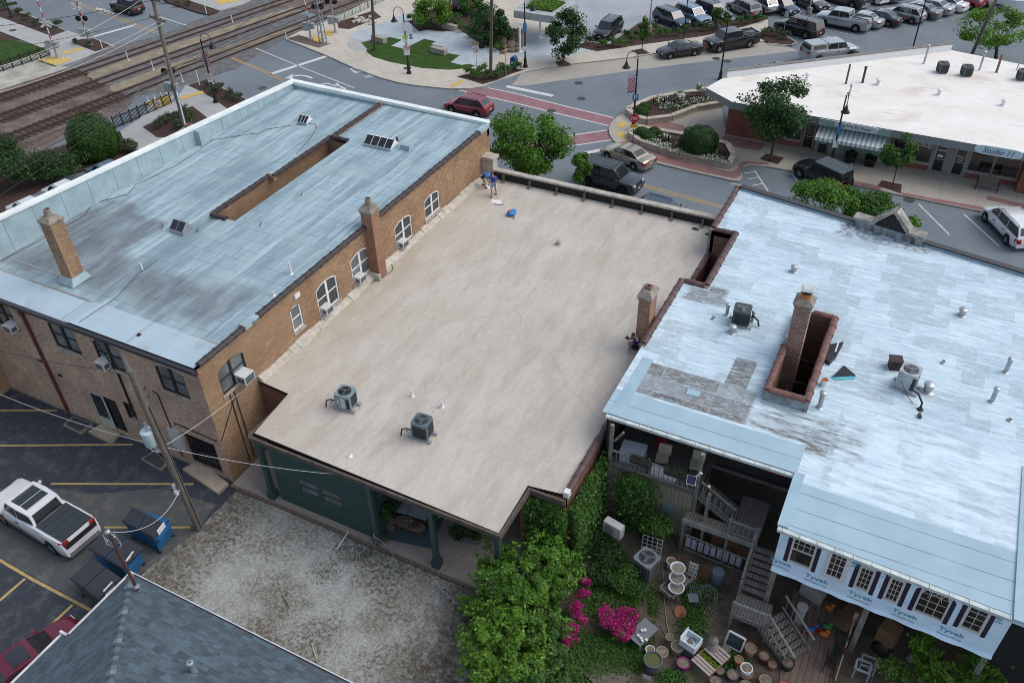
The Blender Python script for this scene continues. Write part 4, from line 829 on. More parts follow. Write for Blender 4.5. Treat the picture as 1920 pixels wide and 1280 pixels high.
m=MB();m.bx(-3.42,-3.153,30.93,38.0,5.6,6.6);m.bx(-1.617,-1.36,30.93,38.0,5.6,6.6);m.bx(-3.153,-1.617,37.753,38.0,5.6,6.59);m.bx(-3.153,-1.617,30.93,31.197,5.6,6.59);m.build('well_curb',mat('grimy_coated_curb',(.33,.38,.41),.9,c2=(.10,.10,.105),sc=2.5),RB)
cs_=math.cos(math.atan(.193));FF=Face((0,YFR(0),0),(cs_,-.193*cs_,0),(.193*cs_,cs_,0))
m=MB();FF.fb(m,-9.7,-2.4,0,.25,3,6.28);FF.fb(m,1.7,16,0,.25,3,6.28);m.build('front_parapet',M_bluem,RB)
m=MB();FF.fb(m,-9.75,-2.4,-.06,.34,6.28,6.38);FF.fb(m,1.7,16,-.06,.34,6.28,6.38);m.build('parapet_cap',flat('dark_metal_cap',(.04,.036,.04),.45),RB)
M_grime=mat('stained_limestone',(.45,.43,.37),.95,c2=(.12,.11,.105),sc=1.6)
m=MB();FF.fb(m,-2.35,1.65,-.22,.25,3,6.62);m.build('gable_base',mat('black_streaked_coating',(.40,.44,.46),.9,c2=(.05,.05,.055),sc=1.2,st=(2.2,2.2,.5)),RB)
m=MB();FF.fb(m,-2.4,-1.15,-.3,.4,6.62,6.8);FF.fb(m,.65,1.7,-.3,.4,6.62,6.8)
for a,b in(((-1.2,6.7),(-.25,7.72)),((-.25,7.72),(.7,6.7))):
    d=Vector((b[0]-a[0],b[1]-a[1])).normalized()*.2;q0,q1=(a[0],a[1]),(b[0],b[1])
    m.hexa([FF.p(q0[0],-.3,q0[1]),FF.p(q1[0],-.3,q1[1]),FF.p(q1[0],.4,q1[1]),FF.p(q0[0],.4,q0[1]),FF.p(q0[0]-d.y,-.3,q0[1]+d.x),FF.p(q1[0]-d.y*(0 if b[1]>7 else 1),-.3,q1[1]+.22),FF.p(q1[0]-d.y*(0 if b[1]>7 else 1),.4,q1[1]+.22),FF.p(q0[0]-d.y,.4,q0[1]+d.x)])
m.build('gable_cap',M_grime,RB)
m=MB();P=[FF.p(u,w,z)for w in(-.16,.2)for u,z in((-1.1,6.62),(.6,6.62),(-.25,7.6))];m.add(P,[(0,1,2),(3,5,4),(0,2,5,3),(1,4,5,2)]);m.build('gable_infill',flat('black_tar',(.016,.016,.017),.8),RB)
m=MB();FF.fb(m,-9.7,16,.02,.2,0,3.0);m.build('front_wall',brick('rust_brick',(.25,.11,.07),(.31,.16,.10),(.18,.13,.11)),RB)
ch=chimney(RB,-3.25,-2.5,34.5,35.3,3.0,9.45,brick('red_chimney_brick',(.24,.085,.07),(.31,.14,.115),(.42,.36,.31),.02),.35,flue=None,over=.1,label='red brick chimney with a metal flue cap')
m=MB();m.lathe([(.26,9.4),(.26,9.68)],14,0,(-2.88,34.9,0));m.build('flue',flat('orange_clay',(.48,.17,.05),.7),ch)
m=MB();m.lathe([(.24,9.68),(.24,9.86)],14,1,(-2.88,34.9,0));m.box((-2.86,34.9,9.92),(.66,.6,.05),.15);m.box((-2.86,34.9,9.97),(.45,.4,.05),.15);m.build('flue_cap',[mat('pale_aluminium',(.6,.68,.68)),M_blk],ch)
for px,h,r,cap in(((1487,512),.28,.14,.2),((1802,594),.32,.16,.22),((1362,593),.62,.09,.13),((1372,625),.35,.15,.2),((1410,605),.55,.07,.1),((1337,600),.16,.08,None),((1536,765),.85,.11,.16),((1738,735),.38,.19,.25),((1884,700),.75,.10,.14),((1858,755),.75,.10,.14),((1892,790),.12,.09,None),((1767,683),.18,.08,None)):
    p=G(*px,zr);pipe(RB,(p.x,p.y,zR(p.x,p.y)-.02),h,r,M_galv,cap,base=r*1.7)
m=MB();p=G(1300,737,zr+.03);m.box((p.x,p.y,p.z+.02),(.62,.42,.05),.1);m.build('roof_patch',M_bluem,RB)
m=MB();p=G(1723,783,zr);m.box((p.x,p.y,p.z+.1),(.12,.25,.2),.3);m.build('pipe_stub',flat('dark_gutter',(.05,.06,.06)),RB)
m=MB();m.bx(-9.5,-.98,26.86,27.05,zr-.16,zr-.02);m.hexa([(-1.0,YRE(-1)-.2,zr-.16),(7.9,YRE(7.9)-.2,zr-.16),(7.9,YRE(7.9),zr-.16),(-1.0,YRE(-1),zr-.16),(-1.0,YRE(-1)-.2,zr-.02),(7.9,YRE(7.9)-.2,zr-.02),(7.9,YRE(7.9),zr-.02),(-1.0,YRE(-1),zr-.02)]);m.build('gutter',mat('pale_aluminium',(.60,.68,.68),.35,.4,sc=3),RB)
m=MB()
for k in range(13):m.bx(-9.2+k*.65,-9.18+k*.65,26.84,27.06,zr-.018,zr+.01)
for k in range(13):x=-.8+k*.68;m.bx(x,x+.02,YRE(x)-.21,YRE(x)+.01,zr-.018,zr+.01)
m.build('gutter_clip',M_steel,RB)
M_wrap=mat('white_house_wrap',(.66,.82,.95),.55,c2=(.58,.75,.90),sc=1.5,fine=False,bump=.5)
cw=math.cos(math.atan(.05));FT=Face((0,YRE(0)+.12,0),(cw,-.05*cw,0),(-.05*cw,-cw,0));wz0,wz1=3.62,5.83
def FTuv(px):
    d=ray(*px);t=(FT.o-C0).dot(FT.n)/d.dot(FT.n);q=C0+d*t;return(q-FT.o).dot(FT.u),q.z
spec=[]
for TL,BL,BR,TR in(((1491,1000),(1476,1049),(1519,1067),(1537,1016)),((1560,1029),(1543,1075),(1578,1090),(1596,1040)),((1615,1059),(1599,1097),(1627,1111),(1645,1069)),((1670,1080),(1655,1120),(1682,1132),(1701,1089)),((1731,1095),(1711,1142),(1766,1164),(1792,1116)),((1817,1129),(1798,1173),(1838,1190),(1862,1145))):
    c=[FTuv(q)for q in(TL,BL,BR,TR)];spec.append(((c[0][0]+c[1][0])/2,(c[2][0]+c[3][0])/2,(c[1][1]+c[2][1])/2,min((c[0][1]+c[3][1])/2,5.74)))
wz0=min((FTuv((1450,1066))[1]+FTuv((1620,1135))[1])/2,spec[5][2]-.25)
m=MB();FT.wall(m,-.85,7.55,wz0-.05,wz1,spec,.06);a_,b_=FT.p(-.85,0,0),FT.p(7.55,0,0);m.sheet([(a_.x,a_.y,wz0-.05),(a_.x,27,wz0-.05),(a_.x,27,wz1),(a_.x,a_.y,wz1)]);m.sheet([(b_.x,b_.y,wz0),(b_.x,27,wz0),(b_.x,27,wz1),(b_.x,b_.y,wz1)]);m.sheet([(a_.x,a_.y,wz0-.05),(b_.x,b_.y,wz0-.05),(b_.x,30,wz0-.05),(a_.x,30,wz0-.05)]);m.build('wrapped_wall',M_wrap,RB)
m=MB()
for k in range(24):u0,u1=-.85+8.4*k/24,-.85+8.4*(k+1)/24;w0,w1=.10+.03*math.sin(k*1.7),.10+.03*math.sin((k+1)*1.7);m.add([FT.p(u0,.004,wz0+.12),FT.p(u1,.004,wz0+.12),FT.p(u1,w1,wz0-.02),FT.p(u0,w0,wz0-.02)],[(0,1,2,3)])
m.build('wrap_hem',M_wrap,RB,smooth=60)
M_cream=flat('cream_window_frame',(.60,.60,.55),.5)
window(RB,FT,*spec[0],w=-.03,mf=M_cream,fr=.08,rails=(.5,),grid=None,mg=M_glassd,thick=.07)
m=MB();u0,u1=spec[0][:2]
zm=(spec[0][2]+spec[0][3])/2
for k in range(1,4):FT.fb(m,u0+(u1-u0)*k/4-.012,u0+(u1-u0)*k/4+.012,-.018,-.002,zm+.03,spec[0][3]-.08)
FT.fb(m,u0+.08,u1-.08,-.018,-.003,zm+.33,zm+.355);m.build('window_bar',M_cream,RB)
for s in spec[1:4]:window(RB,FT,*s,w=-.03,mf=M_cream if s is not spec[1]else M_wht,fr=.09,rails=(),grid=(3,4)if s is not spec[1]else(3,4),mg=M_glassd,thick=.07)
window(RB,FT,*spec[5],w=-.03,mf=M_cream,fr=.1,rails=(),grid=(2,4),mg=M_glassd,thick=.07)
o=window(RB,FT,*spec[4],w=-.03,mf=M_cream,fr=.07,rails=(),grid=(3,4),mg=M_glassd,thick=.07)
m=MB();u0,u1,z0,z1=spec[4];c=(u0+u1)/2
for sg in(-1,1):
    e=u0 if sg<0 else u1
    m.add([FT.p(e,.012,z1-.42),FT.p(e-sg*.12,.012,z1-.18),FT.p(e-sg*.36,.012,z1),FT.p(e,.012,z1)],[(0,1,2,3)])
m.build('wrap_corner',M_wrap,RB)
m=MB();pts=[FT.p(u0+.05,.03,z1-.44),FT.p(u0+.14,.03,z1-.2),FT.p(u0+.38,.03,z1-.05),FT.p(u1-.38,.03,z1-.05),FT.p(u1-.14,.03,z1-.2),FT.p(u1-.05,.03,z1-.44)];m.tube(pts,.035,6)
m.tube([FT.p(c+math.cos(t)*.24,.02,z1-.62+math.sin(t)*.3)for t in np.linspace(0,math.pi,9)],.014,5)
for t in(.9,math.pi/2,2.24):m.bar(FT.p(c+math.cos(t)*.24,.02,z1-.62+math.sin(t)*.3),FT.p(c+math.cos(t)*.5,.02,z1-.62+math.sin(t)*.56),.025)
m.build('arch_frame',M_cream,RB)
M_tape=mat('black_flashing_tape',(.018,.015,.03),.35,c2=(.04,.03,.07),sc=9)
m=MB()
for i,s in enumerate(spec):
    if i==1:continue
    zt=s[3]+.1 if i!=4 else s[3]-.4
    FT.fb(m,s[0]-.17,s[0]-.008,0,.006,s[2]-.1,min(zt,5.8));FT.fb(m,s[1]+.008,s[1]+.17,0,.006,s[2]-.1,min(zt,5.8))
    if i==4:
        for sg,e in((1,s[0]),(-1,s[1])):m.hexa([FT.p(e-sg*.17,0,zt),FT.p(e-sg*.01,0,zt),FT.p(e-sg*.01,.006,zt),FT.p(e-sg*.17,.006,zt),FT.p(e+sg*.12,0,s[3]+.06),FT.p(e+sg*.3,0,s[3]+.06),FT.p(e+sg*.3,.006,s[3]+.06),FT.p(e+sg*.12,.006,s[3]+.06)])
m.build('flashing_tape',M_tape,RB)
m=MB();u0,u1,z0,z1=spec[1];FT.fb(m,u0-.11,u1+.11,0,.012,z0-.11,z0-.002);FT.fb(m,u0-.11,u0-.002,0,.012,z0,z1);FT.fb(m,u1+.002,u1+.11,0,.012,z0,z1);m.build('window_casing',M_wht,RB)
M_tyv=flat('teal_print',(.10,.33,.42),.6);M_tyv2=flat('slate_print',(.16,.27,.36),.6)
for px in((1444,1041),(1511,1072),(1592,1104),(1675,1137),(1762,1171)):
    u,z=FTuv(px);z-=.3
    text('Tyvek',M_tyv,RB,FT.p(u,.012,z),FT.u,(0,0,1),width=.93,height=.28,bold=.012,ext=.002)
    text('HomeWrap',M_tyv2,RB,FT.p(u+.02,.012,z-.19),FT.u,(0,0,1),width=.86,height=.115,bold=.002,ext=.002)
for px,s,w in(((1600,1048),'ek',.3),((1657,1068),'Tyvek',.85),((1872,1152),'e',.2)):u,z=FTuv(px);z=min(z,5.8)-.26;text(s,M_tyv,RB,FT.p(u,.0115,z),FT.u,(0,0,1),width=w,height=.24,bold=.015,ext=.002);text('eWr' if s!='Tyvek' else 'H',M_tyv2,RB,FT.p(u,.0115,z-.17),FT.u,(0,0,1),width=.26 if s!='Tyvek' else.08,height=.12,ext=.002)
M_gwood=plank('grey_weathered_boards',(.27,.25,.225),.14,0,c2=(.15,.135,.12));M_gpost=mat('grey_post_wood',(.28,.275,.25),.9,c2=(.12,.12,.11),sc=3,st=(4,4,.7))
M_dkw=plank('dark_porch_boards',(.12,.105,.095),.14,1,c2=(.07,.06,.055));M_rail2=mat('grey_green_rail',(.27,.28,.25),.85,c2=(.16,.165,.15),sc=4)
for x in(-.7,3.05,7.4):
    m=MB();m.bx(x-.11,x+.11,YRE(x)+.16,YRE(x)+.38,0,wz0-.05);m.build('post',M_gpost,RB)
m=MB();m.sheet([(-9.5,30.2,0),(16,30.2,0),(16,30.2,5.95),(-9.5,30.2,5.95)]);m.build('rear_wall',plank('dark_rear_cladding',(.13,.115,.105),.16,2),RB)
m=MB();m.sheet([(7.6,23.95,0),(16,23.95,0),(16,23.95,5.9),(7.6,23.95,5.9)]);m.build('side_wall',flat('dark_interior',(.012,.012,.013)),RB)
m=MB();m.bx(-9.35,-9.22,26.9,27.05,.1,5.9);m.build('downspout',flat('brown_downspout',(.06,.038,.035),.5),RB)
m=MB();m.sheet([(-9.5,27.1,0),(-9.5,30.2,0),(-9.5,30.2,5.95),(-9.5,27.1,5.95)]);m.build('porch_side_wall',plank('dark_porch_boards',(.06,.052,.048),.14,1),RB)
zd=3.3
m=MB();m.bx(-9.3,-4.75,26.55,30.15,zd-.16,zd);m.bx(-4.75,-.9,28.6,30.15,zd-.16,zd);m.build('deck',plank('deck_boards',(.22,.20,.18),.14,0,c2=(.13,.115,.105)),RB)
def railing(par,a,b,h=.95,n=10,m=None,bottom=True,posts=(),name='railing',bw=.035,tw=.09):
    a=Vector(a);b=Vector(b);mb=MB();z=Vector((0,0,1));mb.bar(a+z*h,b+z*h,tw,.05)
    if bottom:mb.bar(a+z*.1,b+z*.1,.05,.07)
    for i in range(n):p=a.lerp(b,(i+.5)/n);mb.bar(p+z*.1,p+z*(h-.02),bw)
    return mb.build(name,m or M_rail2,par)
railing(RB,(-9.1,26.6,zd),(-4.95,26.6,zd),.95,18)
for x,z0,z1 in((-9.05,0,zr-.15),(-4.85,0,zr-.15)):m=MB();m.bx(x-.08,x+.08,26.52,26.68,z0,z1);m.build('post',M_gpost,RB)
m=MB();m.bar((-8.9,26.6,4.9),(-8.5,26.6,5.6),.1);m.build('brace',M_gpost,RB)
m=MB();m.sheet([(-9.0,26.56,0),(-4.95,26.56,0),(-4.95,26.56,zd-.16),(-9.0,26.56,zd-.16)]);m.sheet([(-4.92,26.5,0),(-4.92,30,0),(-4.92,30,zd-.16),(-4.92,26.5,zd-.16)]);m.build('panel_wall',plank('tan_panel',(.30,.27,.21),.2,0,c2=(.24,.215,.165),gap=.008),RB)
m=MB();m.bx(-6.3,-5.7,26.5,26.555,1.2,2.0);m.build('panel_window',flat('blue_grey_panel',(.16,.22,.25),.4),RB)
z2_,z3_=2.15,.95
m=MB();m.bx(-5.1,-1.75,25.95,26.5,z2_-.22,z2_-.001);m.bx(-3.0,-1.75,26.5,28.5,z2_-.2,z2_);m.build('landing',M_gwood,RB)
m=MB();m.bx(-5.15,-1.75,25.87,25.945,z2_-.28,z2_+.02);m.build('landing_beam',mat('pale_green_beam',(.28,.31,.28),.85,c2=(.19,.21,.19)),RB)
def stair(par,a,b,w,n,m,th=.06,closed=False):
    """treads from a (top) to b (bottom)"""
    a=Vector(a);b=Vector(b);d=b-a;h=Vector((d.x,d.y,0));L=h.length;h.normalize();s=Vector((-h.y,h.x,0));mb=MB();run=L/n
    for i in range(n):
        c=a+h*run*(i+.5)+Vector((0,0,d.z*(i+.5)/n));ang=math.atan2(h.y,h.x);mb.box(c,(run*.92,w,th),ang)
    for sg in(-1,1):mb.bar(a+s*sg*(w/2+.03)-Vector((0,0,.12)),b+s*sg*(w/2+.03)-Vector((0,0,.12)),.05,.26)
    return mb.build('stair',m,par)
stair(RB,(-4.75,27.1,zd-.05),(-2.95,27.1,z2_),.95,6,M_gwood)
railing(RB,(-4.7,26.6,zd-.05),(-3.0,26.6,z2_+.05),.9,6);railing(RB,(-3.0,26.0,z2_),(-1.85,26.0,z2_),.85,5)
m=MB()
for x,y,z0,z1 in((-4.2,26.2,0,4.0),(-3.05,26.0,0,z2_+.95),(-1.82,25.98,0,z2_+1.0),(-5.05,25.98,0,z2_),(-1.82,24.3,0,1.9)):m.bx(x-.07,x+.07,y-.07,y+.07,z0,z1)
m.build('post',M_gpost,RB)
railing(RB,(-4.6,28.65,zd),(-.95,28.65,zd),.95,14,M_blk,tw=.05,bw=.02)
la,lb=G(1352,1120,z3_),G(1432,1150,z3_)
sA=Vector((-1.25,25.9,z2_));sB=Vector((-1.25,24.1,z3_+.15))
stair(RB,sA,sB,1.15,7,M_gwood);railing(RB,sA+Vector((-.62,0,0)),sB+Vector((-.62,0,0)),.8,1,M_gpost,bottom=False);railing(RB,sA+Vector((.62,0,0)),sB+Vector((.62,0,0)),.8,1,M_gpost,bottom=False)
m=MB();m.bx(-1.9,-.35,22.75,24.05,z3_-.1,z3_);m.build('low_landing',M_gwood,RB)
railing(RB,(-1.88,22.8,z3_),(-.35,22.8,z3_),.9,4)
m=MB()
for x,y,h in((-1.85,22.8,z3_+.95),(-.35,22.8,z3_+.95),(-1.85,24.0,z3_+.9)):m.bx(x-.06,x+.06,y-.06,y+.06,0,h)
m.build('post',M_gpost,RB)
stair(RB,(-.33,23.4,z3_-.06),(1.1,22.55,.12),1.25,6,M_gwood);railing(RB,(-.35,22.8,z3_),(1.0,21.95,.1),.9,3);railing(RB,(.0,24.0,z3_+.1),(1.55,23.1,.1),.9,5)
m=MB();m.hexa([(1.0,18.5,0),(2.6,18.5,0),(2.3,26,0),(.2,26,0),(1.0,18.5,.05),(2.6,18.5,.05),(2.3,26,.05),(.2,26,.05)]);m.build('boardwalk',plank('brown_boardwalk',(.26,.19,.15),.26,0,c2=(.15,.11,.09)),RB)
railing(RB,(-4.9,25.75,.25),(-1.9,25.75,.05),1.1,13,M_gpost,bw=.025,tw=.05)
def shinglem():
    t=NT('grey_shingles');o=t.comp();g=t.n('NewGeometry');nn=t.n('SeparateXYZ');t.l(g.outputs['True Normal'],nn.inputs[0])
    fx=t.math('GREATER_THAN',t.math('ABSOLUTE',nn.outputs[0]),.25);u=t.math('ADD',t.math('MULTIPLY',o[1],fx),t.math('MULTIPLY',o[0],t.math('SUBTRACT',1.,fx)));c=t.n('CombineXYZ');t.l(u,c.inputs[0]);t.l(t.math('MULTIPLY',o[2],2.35),c.inputs[1])
    q=t.n('TexBrick',Scale=1.,offset=.42);q.inputs['Brick Width'].default_value=.3;q.inputs['Row Height'].default_value=.145;q.inputs['Mortar Size'].default_value=.004
    for k,v in(('Color1',(.048,.07,.088)),('Color2',(.085,.122,.148)),('Mortar',(.05,.07,.085))):q.inputs[k].default_value=(*v,1)
    t.l(c.outputs[0],q.inputs['Vector']);q2=t.n('TexBrick',Scale=1.,offset=.3);q2.inputs['Brick Width'].default_value=.52;q2.inputs['Row Height'].default_value=.29;q2.inputs['Mortar Size'].default_value=0
    q2.inputs['Color1'].default_value=(.7,.7,.7,1);q2.inputs['Color2'].default_value=(1.15,1.15,1.15,1);t.l(c.outputs[0],q2.inputs['Vector'])
    cc=t.mix(1.,q.outputs[0],q2.outputs[0],'MULTIPLY');cc=t.mix(t.ramp(t.noise(30,2),[(.4,0.),(.7,.4)]),cc,(.14,.18,.205));t.bump(q.outputs[0],.5,.02);return t.out(cc,.95)
HB=thing('shingled_house','house with a grey blue shingled hip roof and white gutters at the lower left corner','building',(-20,5,0))
ex,ey,ez,k=-25.1,12.16,3.0,.45
def hp(x,y):return(x,y,ez+k*min(x-ex,ey-y))
m=MB();m.sheet([hp(ex,ey),hp(ex+13,ey-13),hp(ex+30,ey-13),hp(ex+30,ey)]);m.sheet([hp(ex,ey),hp(ex,ey-2.6),hp(ex,ey-2.6),hp(ex+13,ey-13)][:2]+[(ex,-3,ez),hp(ex+13,ey-13)])
m.sheet([(ex,ey-3.2,ez),(ex-.4,ey-3.2,ez-.4*k),(ex-.4,-3,ez-.4*k),(ex,-3,ez)])
m.build('roof',shinglem(),HB)
m=MB();n=30
for i in range(46):
    t0,t1=.05+i*.17,.05+i*.17+.24;a=.12;up=.035
    P=lambda t,o,dz:Vector((ex+t+o,ey-t+o,ez+k*(t-abs(o))+dz))
    m.add([P(t0,-a,up),P(t0,0,up+.03),P(t0,a,up),P(t1,-a,.012),P(t1,0,.035),P(t1,a,.012)],[(0,1,4,3),(1,2,5,4)],(0,1,0,2,1,0,1)[i%7])
    m.add([P(t0,-a,up),P(t0,0,up+.03),P(t0,a,up),P(t0,-a,0),P(t0,0,0),P(t0,a,0)],[(0,1,4,3),(1,2,5,4)],1)
m.build('hip_cap',[flat('shingle_cap_a',(.10,.135,.155),.9),flat('shingle_cap_b',(.06,.08,.095),.9),flat('shingle_cap_c',(.16,.205,.23),.9)],HB)
m=MB();m.bx(ex-.02,ex+30,ey-.02,ey+.12,ez-.16,ez-.02);m.bx(ex-.12,ex+.02,ey-3.2,ey+.12,ez-.16,ez-.01);m.bx(ex-.52,ex-.12,ey-3.3,ey-3.2,ez-.3,ez-.04);m.bx(ex-.52,ex-.4,-3,ey-3.3,ez-.4*k-.14,ez-.4*k)
m.build('gutter',mat('white_gutter',(.66,.66,.66),.5),HB)
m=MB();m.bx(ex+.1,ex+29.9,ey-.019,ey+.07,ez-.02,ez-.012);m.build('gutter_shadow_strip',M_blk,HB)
m=MB();m.bx(ex+.4,ex+30,-3,ey-.4,0,ez-.1);m.build('wall',M_wht,HB)
m=MB();p=G(365,1262,4.0);p=Vector((p.x,p.y,hp(p.x,p.y)[2]));m.lathe([(.16,-.1),(.1,.12),(.1,.45),(.13,.46),(.13,.56),(.06,.58),(.06,.5)],16,0,p);m.build('vent_pipe',M_galv,HB,smooth=40)
m=MB();m.tube([(-24.0,11.6,3.3),(-24.05,11.6,5.4),(-24.1,11.6,6.9)],.068,10);m.build('service_mast',mat('rusty_red_mast',(.11,.045,.04),.6,c2=(.06,.035,.03),sc=4),HB)
m=MB();m.lathe([(.08,6.85),(.11,6.9),(.11,6.98),(.04,7.05)],10,0,(-24.1,11.6,0))
for i in range(5):
    m.tube([(-24.1+math.cos(t)*(.22+.03*i),11.6+math.sin(t)*.2,6.75-.12*i+.1*math.sin(t*2+i))for t in np.linspace(0,5.5,12)],.012,4)
m.build('mast_head',M_galv,HB)
m=MB();m.lathe([(.14,0),(.08,.12)],10,0,(-23.98,11.6,3.5));m.build('mast_boot',M_galv,HB)
# ================================================================ VEHICLES
def paint(name,c,metal=.25,rough=.32):return flat('car_paint_'+name,c,rough,metal,.5,1.)
M_tyre=flat('tyre_rubber',(.018,.018,.019),.85,0,.2);M_rim=flat('alloy_rim',(.42,.43,.44),.35,.8);M_rimd=flat('dark_rim',(.03,.03,.033),.4,.5)
M_trim=flat('black_plastic_trim',(.022,.022,.024),.6,0,.3);M_cglass=glassm('car_glass',(.022,.030,.036),.04);M_tl=flat('tail_light_red',(.28,.015,.015),.3);M_hl=flat('head_light_lens',(.55,.58,.6),.15,.2);M_plate=flat('number_plate',(.55,.56,.58),.5)
TYPES={
 'sedan':dict(L=4.85,W=1.83,H=1.45,wb=2.80,fo=.93,r=.33,top=[(0,.55),(.02,.68),(.10,.80),(.255,.93),(.34,.955),(.80,.98),(.86,1.03),(.965,1.0),(.99,.88),(1,.6)],gh=(.245,.415,.675,.845),belt=.95,split=(.52,)),
 'coupe':dict(L=4.6,W=1.85,H=1.38,wb=2.75,fo=.9,r=.34,top=[(0,.52),(.02,.64),(.10,.76),(.27,.9),(.8,.95),(.95,.98),(.99,.85),(1,.6)],gh=(.27,.44,.64,.86),belt=.92,split=(.55,)),
 'suv':dict(L=4.85,W=1.93,H=1.74,wb=2.85,fo=.92,r=.37,top=[(0,.62),(.015,.86),(.06,.95),(.235,1.06),(.3,1.08),(.93,1.10),(.985,1.05),(1,.65)],gh=(.235,.37,.90,.985),belt=1.07,split=(.44,.70),rails=True),
 'crossover':dict(L=4.6,W=1.86,H=1.67,wb=2.68,fo=.92,r=.355,top=[(0,.6),(.02,.80),(.08,.90),(.24,1.0),(.32,1.02),(.90,1.07),(.98,1.0),(1,.62)],gh=(.225,.375,.83,.975),belt=1.02,split=(.45,.70),rails=True),
 'bigsuv':dict(L=5.3,W=2.03,H=1.93,wb=3.08,fo=1.0,r=.41,top=[(0,.68),(.012,.98),(.05,1.06),(.24,1.17),(.3,1.19),(.93,1.21),(.99,1.14),(1,.7)],gh=(.24,.355,.925,.985),belt=1.17,split=(.43,.66),rails=True),
 'pickup':dict(L=5.88,W=2.05,H=1.99,wb=3.68,fo=.98,r=.43,top=[(0,.8),(.010,1.12),(.04,1.20),(.225,1.30),(.3,1.31),(.60,1.33),(.645,1.40),(.985,1.41),(1,.9)],gh=(.225,.305,.615,.64),belt=1.29,split=(.44,),bed=.65),
 'minivan':dict(L=5.15,W=1.99,H=1.76,wb=3.09,fo=.95,r=.37,top=[(0,.6),(.02,.80),(.08,.92),(.2,1.02),(.3,1.05),(.93,1.08),(.985,1.02),(1,.65)],gh=(.19,.36,.91,.985),belt=1.03,split=(.43,.68),rails=True),
 'jeep':dict(L=4.6,W=1.88,H=1.85,wb=2.95,fo=.75,r=.42,top=[(0,.65),(.01,.98),(.03,1.04),(.33,1.12),(.96,1.13),(.985,1.1),(1,.75)],gh=(.33,.385,.955,.975),belt=1.12,split=(.5,.74)),
}
def vehicle(typ,label,cat,f=None,r=None,side='L',center=None,head=None,m=None,name='parked_car',bedkind='open',roofm=None,group='parked and moving cars',glass_roof=False,world=None,rim=None,lo=None,grillem=None):
    T=TYPES[typ];L,Wd,H,wb,fo,R_=(T[k]for k in('L','W','H','wb','fo','r'))
    if world:pf,pr=Vector(world[0]),Vector(world[1])
    elif f:pf,pr=G(*f),G(*r)
    if f or world:
        d=(pf-pr);d.z=0;d.normalize();lf=Vector((-d.y,d.x,0));mid=(pf+pr)/2+(-lf if side=='L' else lf)*(Wd/2-.08)
        cen=mid+d*((wb/2+fo)-L/2)
        cen=mid-d*((L/2-fo)-wb/2)*1.0
    else:
        cen=Vector(center);d=Vector((math.cos(head),math.sin(head),0))
    cen.z=.004
    t=thing(name,label,cat,tuple(cen),math.atan2(d.y,d.x),group,wo=False)
    X=lambda q:L/2-q*L
    xf=L/2-fo;xr=xf-wb;ar=R_+.075;hz=R_
    def topz(q):
        for(a,za),(b,zb)in zip(T['top'],T['top'][1:]):
            if a<=q<=b:return za+(zb-za)*(q-a)/(b-a)
        return T['top'][-1][1]
    xs={0.0,.006,.02,.05,.10,.16,.24,.3,.36,.45,.55,.64,.72,.8,.86,.9,.95,.98,.994,1.0}
    for c in(xf,xr):
        for a in np.linspace(0,math.pi,9):xs.add(round((L/2-(c+ar*math.cos(a)))/L,5))
    xs=sorted(q for q in xs if 0<=q<=1)
    bed0=T.get('bed');base=.26 if typ in('sedan','coupe')else.34
    secs=[]
    for q in xs:
        x=X(q);zt=topz(q);zb=base+(.10 if q<.03 or q>.97 else 0)
        for c in(xf,xr):
            if abs(x-c)<ar-1e-4:zb=max(zb,hz+math.sqrt(max(0,ar*ar-(x-c)**2)))
        e=min(q,1-q)*L;tp=1-.16*max(0,1-e/.42)**2*(1 if typ not in('pickup','jeep','bigsuv')else.4);hw=Wd/2*tp
        zb=min(zb,zt-.12)
        secs.append([(0,zb),(hw*.93,zb),(hw*.985,zb+(zt-zb)*.25),(hw,zb+(zt-zb)*.55),(hw*.985,zb+(zt-zb)*.82),(hw*.93,zt-.015),(hw*.80,zt+.01),(0,zt+.03)])
    mb=MB();n=len(secs[0]);vs=[]
    for q,s in zip(xs,secs):
        for y,z in s:vs.append((X(q),-y,z))
        for y,z in s[1:-1][::-1]:vs.append((X(q),y,z))
    k=2*n-2;fs=[(i*k+j,i*k+(j+1)%k,(i+1)*k+(j+1)%k,(i+1)*k+j)for i in range(len(xs)-1)for j in range(k)]+[tuple(range(k)),tuple(range((len(xs)-1)*k,len(xs)*k))[::-1]]
    mb.add(vs,fs)
    g0,g1,g2,g3=T['gh'];zb=T['belt'];hwb=Wd/2*.90;hwt=Wd/2*(.70 if typ in('sedan','coupe')else.76 if typ!='jeep' else.86)
    if typ in('bigsuv','pickup','minivan'):hwt=Wd/2*.81
    zbr=topz(g3)-.03
    B=[Vector((X(g0),-hwb*.9,zb)),Vector((X(g3),-hwb*.92,zbr)),Vector((X(g3),hwb*.92,zbr)),Vector((X(g0),hwb*.9,zb))]
    Tt=[Vector((X(g1),-hwt*.95,H-.05)),Vector((X(g2),-hwt*.95,H-.04)),Vector((X(g2),hwt*.95,H-.04)),Vector((X(g1),hwt*.95,H-.05))]
    mid=[Vector((X((g1+g2)/2),-hwt,H)),Vector((X((g1+g2)/2),hwt,H))]
    bm_=[Vector((X((g0+g3)/2),-hwb,zb)),Vector((X((g0+g3)/2),hwb,zb))]
    mb.add([B[0],bm_[0],B[1],B[2],bm_[1],B[3],Tt[0],mid[0],Tt[1],Tt[2],mid[1],Tt[3]],[(0,1,7,6),(1,2,8,7),(3,4,10,9),(4,5,11,10),(2,3,9,8),(5,0,6,11),(6,7,10,11),(7,8,9,10)])
